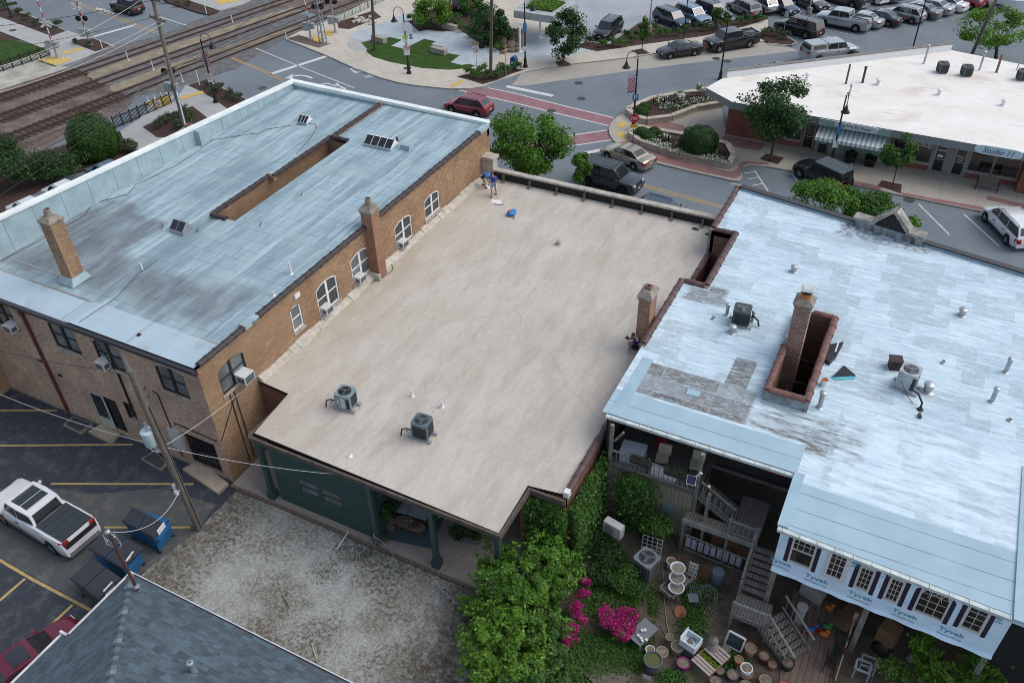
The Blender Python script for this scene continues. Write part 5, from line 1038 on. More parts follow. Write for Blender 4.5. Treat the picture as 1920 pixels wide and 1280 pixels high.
    if bed0 and bedkind=='topper':
        hw=Wd/2;a,b=X(bed0),X(.985);mb.hexa([(b,-hw*.93,1.41),(a,-hw*.93,1.41),(a,hw*.93,1.41),(b,hw*.93,1.41),(b+.18,-hw*.8,H+.02),(a,-hw*.8,H+.02),(a,hw*.8,H+.02),(b+.18,hw*.8,H+.02)])
    body=mb.build('body',[m],t,world=False,smooth=38)
    def quadp(A,Bq,Cq,D,ins,off=.008):
        """inset panel on quad A B C D"""
        f=lambda u,v:(A*(1-u)+Bq*u)*(1-v)+(D*(1-u)+Cq*u)*v
        nn=(Bq-A).cross(D-A).normalized();u0,u1,v0,v1=ins
        return[f(u0,v0)+nn*off,f(u1,v0)+nn*off,f(u1,v1)+nn*off,f(u0,v1)+nn*off]
    def pane(nm,quads):
        q=MB()
        for s in quads:q.sheet(s)
        o=q.build(nm,M_cglass,t,world=False);return o
    pane('windshield',[quadp(B[0],B[3],Tt[3],Tt[0],(.04,.96,.03,.95),-.008 if False else.008)])if False else None
    def outward(s,c=Vector((0,0,.9))):
        nn=(s[1]-s[0]).cross(s[3]-s[0]);return s if nn.dot(sum(s,Vector())/4-c)>0 else s[::-1]
    def panel(A,Bq,Cq,D,ins,nm,mt=None):
        s=outward([A,Bq,Cq,D]);
        if s[0]is not A:u0,u1,v0,v1=ins;A,Bq,Cq,D=Bq,A,D,Cq;ins=(1-u1,1-u0,v0,v1)
        q=MB();q.sheet(quadp(A,Bq,Cq,D,ins));return q.build(nm,mt or M_cglass,t,world=False)
    panel(B[0],B[3],Tt[3],Tt[0],(.05,.95,.06,.93),'windshield')
    if not(bed0 and bedkind=='topper'):panel(B[1],B[2],Tt[2],Tt[1],(.08,.92,.30 if not bed0 else.12,.92),'rear_window')
    for sg in(0,1):
        y=-1 if sg==0 else 1
        bF,bM,bR=(B[0],bm_[0],B[1])if sg==0 else(B[3],bm_[1],B[2]);tF,tM,tR=(Tt[0],mid[0],Tt[1])if sg==0 else(Tt[3],mid[1],Tt[2])
        def at(x,v):
            def on(P,Q,Rr):
                return P.lerp(Q,(x-P.x)/(Q.x-P.x))if x>=Q.x else Q.lerp(Rr,(x-Q.x)/(Rr.x-Q.x))
            lo_=on(bF,bM,bR);hi_=on(tF,tM,tR)if tR.x<=x<=tF.x else None
            if hi_ is None:
                hi_=bF.lerp(tF,(x-bF.x)/(tF.x-bF.x))if x>tF.x else bR.lerp(tR,(x-bR.x)/(tR.x-bR.x))
            return lo_.lerp(hi_,v)
        cuts=[g0+(g1-g0)*.32]+list(T['split'])+[g3-(g3-g2)*.30]
        for a,b in zip(cuts,cuts[1:]):
            xa,xb=X(a)-.045,X(b)+.045;v0,v1=.10,.88;N=4;poly=[]
            for i in range(N+1):poly.append(at(xa+(xb-xa)*i/N,v0))
            up=[]
            for i in range(N+1):up.append(at(xa+(xb-xa)*i/N,v1))
            poly+=up[::-1];poly=[p+Vector((0,y*.014,.004))for p in poly];q=MB();q.sheet(poly);q.build('side_window',M_cglass,t,world=False)
    for x in(xf,xr):
        for s in(-1,1):
            q=MB();y0,y1=s*(Wd/2-.25),s*(Wd/2-.015);w=.02
            M=Matrix.Rotation(math.pi/2*s*-1,3,'X')
            q.lathe([(R_-.04,-.12),(R_,-.09),(R_,.09),(R_-.045,.12),(R_*.62,.115),(R_*.6,.09)],20,0,(x,s*(Wd/2-.135),R_),M)
            o=q.build('wheel',M_tyre,t,world=False,smooth=40)
            q=MB();q.lathe([(R_*.64,.085),(R_*.62,.112),(R_*.54,.10),(R_*.5,.07),(.001,.07)],20,1,(x,s*(Wd/2-.135),R_),M)
            for i in range(5):
                a=2*math.pi*i/5;c_,s_=math.cos(a),math.sin(a);q.hexa([M@Vector(v)+Vector((x,s*(Wd/2-.135),R_))for v in[(c_*.04-s_*.05,s_*.04+c_*.05,.08),(c_*.04+s_*.05,s_*.04-c_*.05,.08),(c_*R_*.56+s_*.035,s_*R_*.56-c_*.035,.08),(c_*R_*.56-s_*.035,s_*R_*.56+c_*.035,.08),(c_*.04-s_*.05,s_*.04+c_*.05,.112),(c_*.04+s_*.05,s_*.04-c_*.05,.112),(c_*R_*.56+s_*.035,s_*R_*.56-c_*.035,.108),(c_*R_*.56-s_*.035,s_*R_*.56+c_*.035,.108)]])
            q.build('rim',[rim or M_rim,M_rimd],o,world=False)
    q=MB();q.bx(xr+ar*.5,xf-ar*.5,-Wd/2*.8,Wd/2*.8,.17,base+.03);q.build('underbody',M_trim,t,world=False)
    zt=topz(.03)
    for s in(-1,1):
        q=MB();q.hexa([(L/2-.02,s*Wd*.25,zt-.17),(L/2-.02,s*Wd*.41,zt-.16),(L/2-.30,s*Wd*.475,zt-.11),(L/2-.30,s*Wd*.3,zt-.11),(L/2-.045,s*Wd*.25,zt-.03),(L/2-.06,s*Wd*.41,zt-.02),(L/2-.34,s*Wd*.468,zt+.0),(L/2-.3,s*Wd*.3,zt+.0)]);q.build('headlight',M_hl,t,world=False)
        zr_=topz(.985);hh=.16 if typ in('sedan','coupe','crossover')else.3
        q=MB();q.hexa([(-L/2-.012,s*Wd*.27,zr_-hh-.05),(-L/2-.012,s*Wd*.415,zr_-hh-.05),(-L/2+.22,s*Wd*.485,zr_-hh),(-L/2+.22,s*Wd*.3,zr_-hh),(-L/2+.0,s*Wd*.30,zr_-.03),(-L/2+.0,s*Wd*.42,zr_-.03),(-L/2+.24,s*Wd*.485,zr_-.02),(-L/2+.2,s*Wd*.3,zr_-.02)]);q.build('tail_light',M_tl,t,world=False)
        xm=X(g0+(g1-g0)*.42);q=MB();q.hexa([(xm-.05,s*Wd*.46,zb+.02),(xm+.06,s*Wd*.46,zb+.02),(xm+.05,s*(Wd*.5+.17),zb+.04),(xm-.07,s*(Wd*.5+.17),zb+.04),(xm-.06,s*Wd*.46,zb+.12),(xm+.03,s*Wd*.46,zb+.12),(xm+.03,s*(Wd*.5+.17),zb+.2),(xm-.07,s*(Wd*.5+.17),zb+.2)]);q.build('mirror',M_trim if typ in('jeep',)else m,t,world=False)
        q=MB();wy=s*(Wd/2+.0)
        for a in list(T['split'])+[g0+.02]:
            if bed0 and a>bed0:continue
            q.bx(X(a)-.008,X(a)+.008,min(wy-.02*s,wy+.004*s),max(wy-.02*s,wy+.004*s),base+.2,zb-.06)
        for a in T['split'][:2]:q.bx(X(a)+.06,X(a)+.26,min(wy-.02*s,wy+.014*s),max(wy-.02*s,wy+.014*s),zb-.2,zb-.165)
        q.bx(xr+ar,xf-ar,min(wy-.06*s,wy+.006*s),max(wy-.06*s,wy+.006*s),base-.02,base+(.12 if typ not in('sedan','coupe')else.05));q.build('side_trim',M_trim,t,world=False)
        if T.get('rails'):
            q=MB();yy=s*hwt*.88;q.tube([(X(g1+.03),yy,H-.03),(X(g1+.06),yy,H+.05),(X(g2-.06),yy,H+.05),(X(g2-.02),yy,H-.02)],.022,5);q.build('roof_rail',M_trim if roofm is None else roofm,t,world=False)
    q=MB();q.bx(L/2-.12,L/2+.012,-Wd*.22,Wd*.22,zt-.26,zt-.07);q.bx(L/2-.2,L/2+.01,-Wd*.36,Wd*.36,.33,.47);q.build('grille',M_trim,t,world=False)
    q=MB();q.bx(-L/2-.012,-L/2+.2,-Wd*.40,Wd*.40,.34,.55 if typ not in('pickup','jeep')else.62);q.build('rear_bumper',M_trim if typ in('suv','crossover','bigsuv','jeep')else(M_steel if typ=='pickup' else m),t,world=False)
    for e in(1,-1):
        q=MB();xx=e*(L/2+.014);q.bx(min(xx,xx-.01*e),max(xx,xx-.01*e),-.16,.16,.5 if e>0 else.68,.62 if e>0 else.8);q.build('number_plate',M_plate,t,world=False)
    if glass_roof:
        q=MB();q.sheet([(X(g1+.04),-hwt*.72,H-.01),(X(g1+.04),hwt*.72,H-.01),(X(g2-.07),hwt*.72,H+.006),(X(g2-.07),-hwt*.72,H+.006)]);q.build('sunroof',M_cglass,t,world=False)
    if bed0:
        a,b=X(bed0)-.06,X(.985);hw=Wd/2*.80
        if bedkind=='open':
            q=MB();q.bx(b,a,-hw,hw,1.415,1.432);q.build('bed_floor',flat('bed_liner',(.02,.02,.022),.8),t,world=False)
            q=MB();q.bx(b,a,-hw-.1,-hw,1.415,1.490);q.bx(b,a,hw,hw+.1,1.415,1.490);q.bx(b-.05,b,-hw-.1,hw+.1,1.415,1.510);q.build('bed_rail',m,t,world=False)
        elif bedkind=='cover':
            q=MB();w=(a-b)/4
            for i in range(4):q.bx(b+w*i+.012,b+w*(i+1)-.012,-hw-.02,hw+.02,1.420,1.470)
            q.build('bed_cover',flat('slate_tonneau',(.03,.04,.05),.5),t,world=False)
            q=MB();q.bx(a+.06,a+.32,-hw*.9,hw*.9,1.2,1.432);q.bx(b,a,-hw-.02,hw+.02,1.416,1.422);q.build('bed_gap',M_trim,t,world=False)
        else:
            for s in(-1,1):
                q=MB();h0=Wd/2*.93;h1=Wd/2*.8;p=lambda x,v:Vector((x,s*(h0+(h1-h0)*v+.008),1.410+(H+.02-1.410)*v));q.sheet([p(b+.3,.22),p(a-.12,.22),p(a-.12,.82),p(b+.36,.82)]);q.build('topper_window',M_cglass,t,world=False)
            q=MB();p=lambda y,v:Vector((b+.18*v-.01,y*(1-.12*v),1.410+(H-1.390)*v));q.sheet([p(-.8,.12),p(.8,.12),p(.8,.9),p(-.8,.9)]);q.build('topper_window',M_cglass,t,world=False)
    return t
V=vehicle;P_=paint
blk=P_('black',(.006,.007,.009));dgry=P_('dark_grey',(.035,.04,.047),.5);slv=P_('silver',(.40,.43,.45),.6);wht=P_('white',(.70,.72,.74),0);dblu=P_('dark_blue',(.02,.045,.085),.4)
sblu=P_('silver_blue',(.22,.31,.41),.6);red=P_('red',(.22,.012,.025),.2);mar=P_('crimson',(.15,.008,.03),.3);tan=P_('champagne',(.36,.32,.25),.6);gry=P_('grey',(.14,.15,.16),.5);gsil=P_('green_silver',(.30,.34,.34),.6);navy=P_('navy',(.03,.05,.09),.4)
V('suv','black suv facing the camera in the driveway beside the planted bed','suv',(1144,76),(1162,62),'L',m=blk)
V('suv','dark blue suv parked nose to the planted bed, nearest its kerb','suv',(1261,56),(1234,45),'R',m=dblu)
V('suv','pale silver blue suv parked between two darker suvs','suv',(1300,49),(1273,38),'R',m=sblu)
V('suv','black suv half hidden behind the small tree by the lot','suv',(1338,41),(1311,31),'R',m=blk)
V('suv','dark grey boxy suv with its tail towards the sidewalk','suv',(1366,22),(1395,36),'L',m=gry)
V('crossover','silver car beyond the dark grey boxy suv','car',(1402,15),(1430,28),'L',m=slv)
V('crossover','navy crossover beside the dark grey suv at the row of facing cars','car',(1466,30),(1440,20),'R',m=navy)
V('suv','dark grey suv parked left of the concrete light pole base','suv',(1520,23),(1493,13),'R',m=dgry)
V('pickup','dark pickup at the top edge of the photo','pickup truck',(1553,6),(1589,16),'L',m=dgry)
V('sedan','white car cut by the top edge beyond the dark pickup','car',(1605,-2),(1632,8),'L',m=wht)
V('sedan','grey car cut by the top edge beside the white one','car',(1630,-4),(1656,5),'L',m=gry)
V('bigsuv','long black suv at the end of the row beside the planted island','suv',(1460,61),(1512,75),'L',m=blk)
V('pickup','silver pickup parked behind the long black suv','pickup truck',(1545,51),(1598,61),'L',m=slv,bedkind='open')
V('sedan','pale silver sedan tucked behind the silver pickup','car',(1584,45),(1627,55),'L',m=slv)
V('sedan','black sedan in the row between silver cars','car',(1621,42),(1661,51),'L',m=blk)
V('crossover','silver crossover beside the tall dark lamp post in the lot','car',(1666,37),(1706,46),'L',m=gsil)
V('sedan','grey sedan between the silver crossover and a silver sedan','car',(1695,28),(1733,37),'L',m=gry)
V('sedan','silver sedan two cars left of the red one','car',(1718,21),(1757,30),'L',m=slv)
V('sedan','white sedan next to the red crossover','car',(1744,15),(1783,24),'L',m=wht)
V('crossover','bright red crossover at the far end of the row','car',(1779,10),(1817,19),'L',m=red)
V('crossover','pale cream suv with black lower body beyond the red crossover','suv',(1806,5),(1842,14),'L',m=P_('cream',(.6,.62,.55),0))
V('pickup','silver pickup with a topper driving along the street','pickup truck',(1592,113),(1534,121),'R',m=slv,bedkind='topper')
V('sedan','dark green car mostly hidden by the white roof parapet, left one','car',center=G(1461,124,1.2),head=R(175),m=dgry)
V('sedan','dark car mostly hidden by the white roof parapet, right one','car',center=G(1668,104,1.1),head=R(175),m=blk)
V('sedan','shiny black sedan parked along the concrete lane','car',(1257,112),(1301,106),'L',m=blk)
V('pickup','black pickup with an open bed parked along the concrete lane','pickup truck',(1350,100),(1403,91),'L',m=blk)
V('jeep','black boxy off road car waiting past the railway crossing','suv',(214,23),(246,31),'L',m=blk)
V('suv','black suv at the top edge between two plaza trees','suv',(849,7),(847,24),'L',m=blk)
V('crossover','dark red crossover turning at the brick crosswalk','car',(848,213),(893,222),'L',m=red)
V('sedan','champagne sedan stopped beside the stone planter','car',(1133,297),(1193,322),'L',m=tan)
V('bigsuv','dark grey large suv partly hidden by the street tree','suv',world=(G(1166,367),G(1166,367)+Vector((-3.08,.35,0))),side='R',m=dgry,rim=M_rimd,glass_roof=True)
V('crossover','dark blue car with only its roof showing over the stone parapet cap','car',center=G(1243,386,1.3),head=R(-6),m=navy)
V('minivan','white minivan in the angled bay at the right edge','minivan',(1844,416),(1883,458),'L',m=wht)
V('pickup','white pickup with slate bed cover and large sunroof in the rear lot','pickup truck',world=(Vector((-35.45,12.8,0)),Vector((-31.77,12.62,0))),side='L',m=wht,bedkind='cover',glass_roof=True)
h=G(150,1165)-G(20,1262)
V('sedan','crimson car beside the shingled roof','car',center=G(48,1238,.9),head=math.atan2(h.y,h.x),m=mar,glass_roof=True)
V('suv','silver suv behind the white capped parapet near the round shrub','suv',center=G(200,309,1.6),head=R(170),m=sblu)
V('crossover','white car behind the parapet, nearer the tall brick chimney','car',center=G(52,381,1.4),head=R(172),m=wht)
V('crossover','white car behind the parapet, between the silver suv and another white car','car',center=G(118,349,1.4),head=R(172),m=wht)
t=V('jeep','black off road car with open sides and a grey soft top in the angled bay','suv',(1511,341),(1538,354),'L',m=blk)
for o in list(t.children):
    if o.name.startswith(('side_window','rear_window')):o.data.materials[0]=flat('open_side_dark',(.01,.01,.01),.9)
q=MB();q.bx(-2.2,.45,-.78,.78,1.83,1.89);q.build('soft_top',plank('soft_top_canvas',(.10,.135,.16),.25,0),t,world=False)
q=MB();M=Matrix.Rotation(math.pi/2,3,'Y');q.lathe([(.2,-.11),(.38,-.11),(.41,-.08),(.41,.08),(.38,.11),(.2,.11)],18,0,(-2.42,0,1.0),M);q.build('spare_wheel',M_tyre,t,world=False,smooth=40)
pk=[o for o in col.objects if str(o.get('label','')).startswith('white pickup with slate')][0];q=MB();q.bx(-2.965,-2.945,-.85,.85,.95,1.25);q.build('tailgate_band',M_trim,pk,world=False);q=MB()
for s in(-1,1):q.hexa([(-.9,s*1.019,.72),(2.0,s*1.019,.66),(2.0,s*1.022,.66),(-.9,s*1.022,.72),(-.9,s*1.019,.80),(2.0,s*1.019,.92),(2.0,s*1.022,.92),(-.9,s*1.022,.80)])
q.build('side_decal',flat('dark_red_decal',(.25,.06,.06),.5),pk,world=False)
t=thing('motor_boat','white motor boat with pink deck panels in the far corner of the lot','boat',tuple(G(1868,14)),R(-20),wo=False)
q=MB();st=[(-2.6,.95),(-1,1.05),(.8,1.0),(2.2,.7),(3.1,.2),(3.4,.02)];vs=[]
for x,w in st:vs+=[(x,-w,1.25+.05*max(0,x)),(x,-w*.8,.6+.06*max(0,x)),(x,0,.35+.12*max(0,x)),(x,w*.8,.6+.06*max(0,x)),(x,w,1.25+.05*max(0,x))]
n=5;q.add(vs,[(i*n+j,i*n+j+1,(i+1)*n+j+1,(i+1)*n+j)for i in range(len(st)-1)for j in range(4)]+[(0,1,2,3,4)]+[(i*n,(i+1)*n,(i+1)*n+4,i*n+4)for i in range(len(st)-1)]);q.build('hull',wht,t,world=False,smooth=50)
q=MB();q.hexa([(-.9,-.7,1.26),(.9,-.6,1.28),(.9,.6,1.28),(-.9,.7,1.26),(-.8,-.6,1.7),(.3,-.5,1.7),(.3,.5,1.7),(-.8,.6,1.7)]);q.build('cabin',wht,t,world=False)
q=MB();q.bx(1.1,2.0,-.4,.4,1.31,1.37);q.bx(-2.2,-1.2,-.6,.6,1.27,1.33);q.build('deck_panel',flat('pink_vinyl',(.45,.22,.20),.6),t,world=False)
q=MB();q.bx(-1.6,1.6,-.6,.6,.25,.4);q.bx(-.4,.4,-1.0,1.0,.02,.3);q.build('trailer',M_galv,t,world=False)
# ================================================================ SHOPS, STREET FURNITURE, TREES
def PX(q):
    v=Vector(q)-C0;return 960+FPX*v.dot(cR)/v.dot(cF),640-FPX*v.dot(cU)/v.dot(cF)
def zfor(b,y):
    best=min((abs(PX((b.x,b.y,z/20))[1]-y),z/20)for z in range(1,300));return best[1]
def mpp(p):return(Vector(p)-C0).dot(cF)/FPX
SH=thing('shop_row','single storey row of shops with a sprawling white roof and grey fascia','building',(-4,77,0));zs=3.7
def roofm_white():
    t=NT('white_coated_roof');c=t.mix(t.ramp(t.noise(.35,6),[(.35,0.),(.7,1.)]),(.78,.765,.73),(.70,.67,.62))
    c=t.mix(t.ramp(t.noise(1.,7,(.5,3.2,1),.72),[(.56,0.),(.72,.75)]),c,(.45,.37,.29));c=t.mix(t.ramp(t.noise(.25,5),[(.58,0.),(.7,.5)]),c,(.52,.45,.37))
    return t.out(c,.75)
rp=[(-17.85,70.9),(-14.95,68.85),(16,68.3),(16,86),(6.4,87.2),(0,88.6),(-17.0,74.0)]
m=MB();m.prism(rp,zs-.62,zs,0,1);m.build('roof',[roofm_white(),flat('grey_fascia',(.20,.235,.24),.6)],SH)
m=MB();a,b=Vector((-17.0,74.0,zs)),Vector((0,88.6,zs));d=(b-a).normalized();s=Vector((d.y,-d.x,0));m.hexa([a,b,b+s*.3,a+s*.3,a+Vector((0,0,.55)),b+Vector((0,0,.6)),b+s*.3+Vector((0,0,.6)),a+s*.3+Vector((0,0,.55))]);m.build('parapet',M_wht,SH)
m=MB();m.bar(a+s*.12+Vector((0,0,.6)),b+s*.12+Vector((0,0,.65)),.42,.08);m.build('parapet_cap',mat('grey_stone_cap',(.25,.24,.22),.9),SH)
FS=Face((0,70.25,0),(1,0,0),(0,-1,0));M_rbrick=brick('red_shop_brick',(.22,.065,.05),(.28,.10,.075),(.2,.13,.11));top=zs-.62
holes=[(-11.4,-9.15,.75,2.75),(-9.0,-8.05,.14,2.75),(-7.0,-2.9,.9,2.7),(-2.0,-.55,.75,2.8),(-.5,1.0,.75,2.8),(1.2,2.1,.14,2.8),(2.65,3.55,.14,2.8),(3.75,5.45,.75,2.8),(5.5,7.3,.75,2.8)]
m=MB();FS.wall(m,-15.5,16,0,top,holes,.1);m.sheet([(-15.5,70.25,0),(-15.5,75.3,0),(-15.5,75.3,top),(-15.5,70.25,top)]);m.bx(7.45,8.25,69.3,70.2,0,top);m.build('wall',M_rbrick,SH)
m=MB();FS.fb(m,-11.6,-7.95,.002,.05,2.75,top);FS.fb(m,-2.1,7.4,.002,.05,2.8,top);FS.fb(m,2.1,2.65,.002,.06,.1,2.8);FS.fb(m,1.0,1.2,.002,.05,.1,2.8);FS.fb(m,3.55,3.75,.002,.05,.1,2.8);m.build('pilaster',flat('grey_fascia',(.2,.235,.24)),SH)
M_alu=flat('aluminium_frame',(.42,.42,.40),.4,.6)
for h in holes:
    if h[2]<.2:o=window(SH,FS,*h,w=-.09,mf=M_alu,mg=M_glassd,fr=.1,rails=(.42,.82),thick=.07,name='shop_door')
    elif h[0]!=-7.0:window(SH,FS,*h,w=-.09,mf=M_alu,mg=M_glassd,fr=.05,rails=(),thick=.07,sill=M_lime)
M_sage=flat('sage_paint',(.28,.38,.35),.6)
m=MB();FS.fb(m,-7.9,-2.2,.002,.06,.14,.9);FS.fb(m,-7.9,-7.0,.002,.06,.9,top);FS.fb(m,-2.9,-2.2,.002,.06,.9,top);FS.fb(m,-7.0,-2.9,.002,.06,2.7,top);m.build('sage_front',M_sage,SH)
m=MB();m.bx(-7.8,-2.3,68.56,68.66,zs-.58,zs-.04);m.build('sage_fascia',M_sage,SH)
window(SH,FS,*holes[2],w=-.06,mf=M_sage,mg=M_glass,fr=.08,mull=(.33,.66),rails=(.3,),thick=.08)
def stripes():
    t=NT('striped_awning');o=t.comp();f=t.math('FRACT',t.math('DIVIDE',o[0],.36));c=t.mix(t.math('LESS_THAN',f,.5),(.72,.76,.76),(.34,.46,.46));return t.out(c,.8)
m=MB();m.hexa([(-7.75,68.0,2.28),(-2.5,68.0,2.28),(-2.5,70.2,2.9),(-7.75,70.2,2.9),(-7.75,68.0,2.33),(-2.5,68.0,2.33),(-2.5,70.2,2.98),(-7.75,70.2,2.98)]);m.bx(-7.75,-2.5,67.97,67.995,2.05,2.33)
m.add([(-7.75,68.0,2.28),(-7.75,70.2,2.28),(-7.75,70.2,2.9)],[(0,1,2)]);m.build('awning',stripes(),SH)
def signboard(x0,x1,z0,z1,y,s,mface,mtext,w,h,ell=False,**kw):
    mb=MB();n=20;c=((x0+x1)/2,(z0+z1)/2);a,b=(x1-x0)/2,(z1-z0)/2;pts=[]
    for i in range(n):
        t=2*math.pi*i/n;ct,st=math.cos(t),math.sin(t);p=.35 if ell else.3
        pts.append((c[0]+a*math.copysign(abs(ct)**p,ct),c[1]+b*math.copysign(abs(st)**.8,st)))
    mb.add([(x,y,z)for x,z in pts]+[(x,y+.08,z)for x,z in pts],[tuple(range(n)),tuple(range(n,2*n))[::-1]]+[(i,(i+1)%n,(i+1)%n+n,i+n)for i in range(n)])
    o=mb.build('sign_board',mface,SH);o['_o']=SH['_o']
    text(s,mtext,o,(c[0]-w/2,y-.006,c[1]-h/2),(1,0,0),(0,0,1),width=w,height=h,**kw);return o
M_letter=flat('dark_lettering',(.03,.035,.05),.5)
signboard(-6.6,-3.2,zs-.52,zs+.02,68.46,'La Vie En Rose',flat('pale_sign_board',(.52,.58,.62),.5),M_letter,2.3,.24)
signboard(3.7,7.0,zs-.58,zs+.12,68.36,'Studio 11',flat('pale_blue_sign_board',(.50,.64,.72),.5),M_letter,2.1,.42,True,shear=.3)
M_lw=flat('white_lettering',(.7,.72,.72),.5)
text('Scoop',M_lw,SH,(-.45,70.15,1.95),(1,0,0),(0,0,1),width=1.35,height=.62,bold=.01)
m=MB();m.add([(-.75,70.14,1.7),(-.58,70.14,2.15),(-.92,70.14,2.15)],[(0,1,2)]);m.ell((-.75,70.14,2.25),(.2,.02,.17),10,6);m.build('cone_emblem',M_lw,SH)
text('Studio 11',M_lw,SH,(2.8,70.17,1.75),(1,0,0),(0,0,1),width=.6,height=.2,shear=.3);text('We Scoop',M_lw,SH,(1.35,70.17,1.9),(1,0,0),(0,0,1),width=.55,height=.14)if False else None
m=MB();FS.fb(m,1.45,1.85,-.07,-.06,1.4,1.62);FS.fb(m,1.4,1.95,-.07,-.06,1.95,2.03);FS.fb(m,2.95,3.35,-.07,-.06,1.55,1.6);FS.fb(m,2.9,3.3,-.07,-.06,1.4,1.45);m.build('door_notice',M_lw,SH)
for px,h,r,mm,cap in(((1732,120),1.6,.09,M_galv,.14),((1836,132),1.6,.09,M_galv,.15),((1868,136),1.5,.1,flat('rust_pipe',(.2,.13,.09),.8),.12),((1906,132),1.3,.05,M_galv,None),((1586,157),1.7,.08,flat('rust_pipe2',(.1,.08,.07),.8),None),((1617,155),1.3,.1,flat('dark_gutter',(.03,.03,.04)),.13),((1512,150),.5,.14,M_wht,.2),((1646,159),.4,.16,M_wht,.22),((1760,178),.4,.16,M_wht,.22),((1880,198),.4,.16,M_wht,.22),((1592,180),.9,.07,M_galv,.12)):
    p=G(*px,zs);pipe(SH,(p.x,p.y,zs-.02),h,r,mm,cap,base=r*1.5)
def ac_unit(p,rz,s=.82,h=.9,body=None,label='',rails=True,style=0,hose=None,top=None,name='air_conditioner',group='roof top condensers'):
    t=thing(name,label,'air conditioner',p,rz,group,wo=False);q=MB();b=s/2;z0=.16 if rails else.05;c=.1
    M_f=flat('condenser_fins',(.055,.065,.07),.5,.3);body=body or M_galv;top=top or body
    P8=[(-b+c,-b),(b-c,-b),(b,-b+c),(b,b-c),(b-c,b),(-b+c,b),(-b,b-c),(-b,-b+c)]
    q.prism(P8,z0,z0+.07);q.prism([(x*1.02,y*1.02)for x,y in P8],z0+h-.14,z0+h)
    if style==0:q.bx(-b+.01,b-.18,-b-.004,-b+.06,z0+.07,z0+h-.14)
    for x,y in P8[::2]:q.bx(x-.035,x+.035,y-.035 if y<0 else y-.06,y+.06 if y<0 else y+.035,z0+.07,z0+h-.14)
    q.build('cabinet',body,t,world=False)
    q=MB();q.prism([(x*.965,y*.965)for x,y in P8],z0+.07,z0+h-.14)
    n=12
    for i in range(n):q.prism([(x*.985,y*.985)for x,y in P8],z0+.1+i*(h-.26)/n,z0+.1+i*(h-.26)/n+.018,1)
    q.build('coil',[flat('coil_dark',(.02,.022,.024),.6),M_f if style!=2 else flat('condenser_fins_grey',(.12,.14,.15),.5)],t,world=False)
    q=MB();r=s*.40;q.lathe([(r,z0+h+.002),(r,z0+h+.006),(.001,z0+h+.006)],24);q.build('fan_well',flat('fan_black',(.012,.013,.015),.6),t,world=False)
    q=MB()
    for i in range(3):
        a=i*2.094+.4;q.add([(math.cos(a)*.08,math.sin(a)*.08,z0+h+.01),(math.cos(a+.15)*r*.9,math.sin(a+.15)*r*.9,z0+h+.012),(math.cos(a+.75)*r*.85,math.sin(a+.75)*r*.85,z0+h+.016),(math.cos(a+.9)*.09,math.sin(a+.9)*.09,z0+h+.012)],[(0,1,2,3)])
    q.lathe([(.1,z0+h+.008),(.1,z0+h+.04),(.001,z0+h+.05)],12);q.build('fan',flat('fan_grey',(.14,.17,.18)if style!=2 else(.35,.38,.4),.4,.3),t,world=False)
    q=MB()
    for k in range(1,5):
        rr=r*k/4.6;q.tube([(math.cos(a)*rr,math.sin(a)*rr,z0+h+.055-.01*k)for a in np.linspace(0,2*math.pi,19)],.005,4)
    for k in range(8):a=k*math.pi/4;q.bar((math.cos(a)*.06,math.sin(a)*.06,z0+h+.05),(math.cos(a)*r,math.sin(a)*r,z0+h+.01),.01)
    q.build('fan_guard',top,t,world=False)
    if rails:
        q=MB()
        for y in(-b+.1,b-.1):q.bx(-b-.18,b+.18,y-.08,y+.08,.0,.12)
        q.build('rail',M_galv,t,world=False)
    if hose:
        q=MB();q.tube([(-b,-b+.1,z0+.35),(-b-.25,-b+.05,z0+.4),(-b-.5,-b+.02,z0+.28),(-b-.58,-b,.02)],.035,6);q.tube([(-b,-b+.2,z0+.2),(-b-.2,-b+.22,z0+.25),(-b-.35,-b+.1,z0+.1)],.02,5);q.build('hose',M_blk,t,world=False)
    return t
p=G(652,762,zc);M_acg=flat('condenser_grey',(.23,.30,.32),.5,.2);M_acd=flat('condenser_slate',(.11,.16,.175),.5,.2)
ac=ac_unit(tuple(p),R(4),.82,.88,M_acg,'grey condenser with a black fan top, left one of two on the beige roof',style=0,hose=True,top=M_blk)
q=MB();q.bx(-.05,.2,-.425,-.415,.3,.9);q.build('label_panel',flat('pale_panel',(.45,.48,.52),.5),ac,world=False)
q=MB();q.bx(-.25,-.2,-.425,-.417,.5,.75);q.build('tag',M_lw,ac,world=False)
p=G(794,817,zc);ac_unit(tuple(p),R(2),.82,.9,M_acd,'dark slate condenser with louvred sides, right one of two on the beige roof',style=1,hose=True)
p=G(1388,606,zR(0,36));ac_unit((p.x,p.y,p.z),R(6),.85,.82,flat('condenser_dark',(.05,.06,.065),.5),'dark condenser with a curved hose between vents left of the chimney',style=1,top=M_galv)
q=MB();p2=G(1402,597,6.3);q.tube([p2,p2+Vector((.25,.05,.2)),p2+Vector((.55,-.1,.1)),p2+Vector((.65,-.25,-.15))],.05,7);tag(q.build('condenser_hose',M_blk,smooth=60),'thick black hose arching from the condenser left of the chimney','hose')
p=G(1697,726,zR(0,35));ac_unit((p.x,p.y,p.z),R(-10),.85,.95,M_galv,'silver condenser with a long black hose on the pale blue roof',style=0,top=M_galv)
q=MB();q.tube([G(1706,728,6.5),G(1722,738,6.6),G(1729,755,6.4),G(1725,767,6.02)],.05,7);q.tube([G(1690,715,6.8),G(1700,740,6.3),G(1712,757,6.05),G(1724,762,6.04)],.018,5);q.lathe([(.16,0),(.1,.1)],10,0,G(1725,768,6.05));tag(q.build('condenser_hose',M_blk,smooth=60),'long black hose running from the silver condenser to the roof','hose')
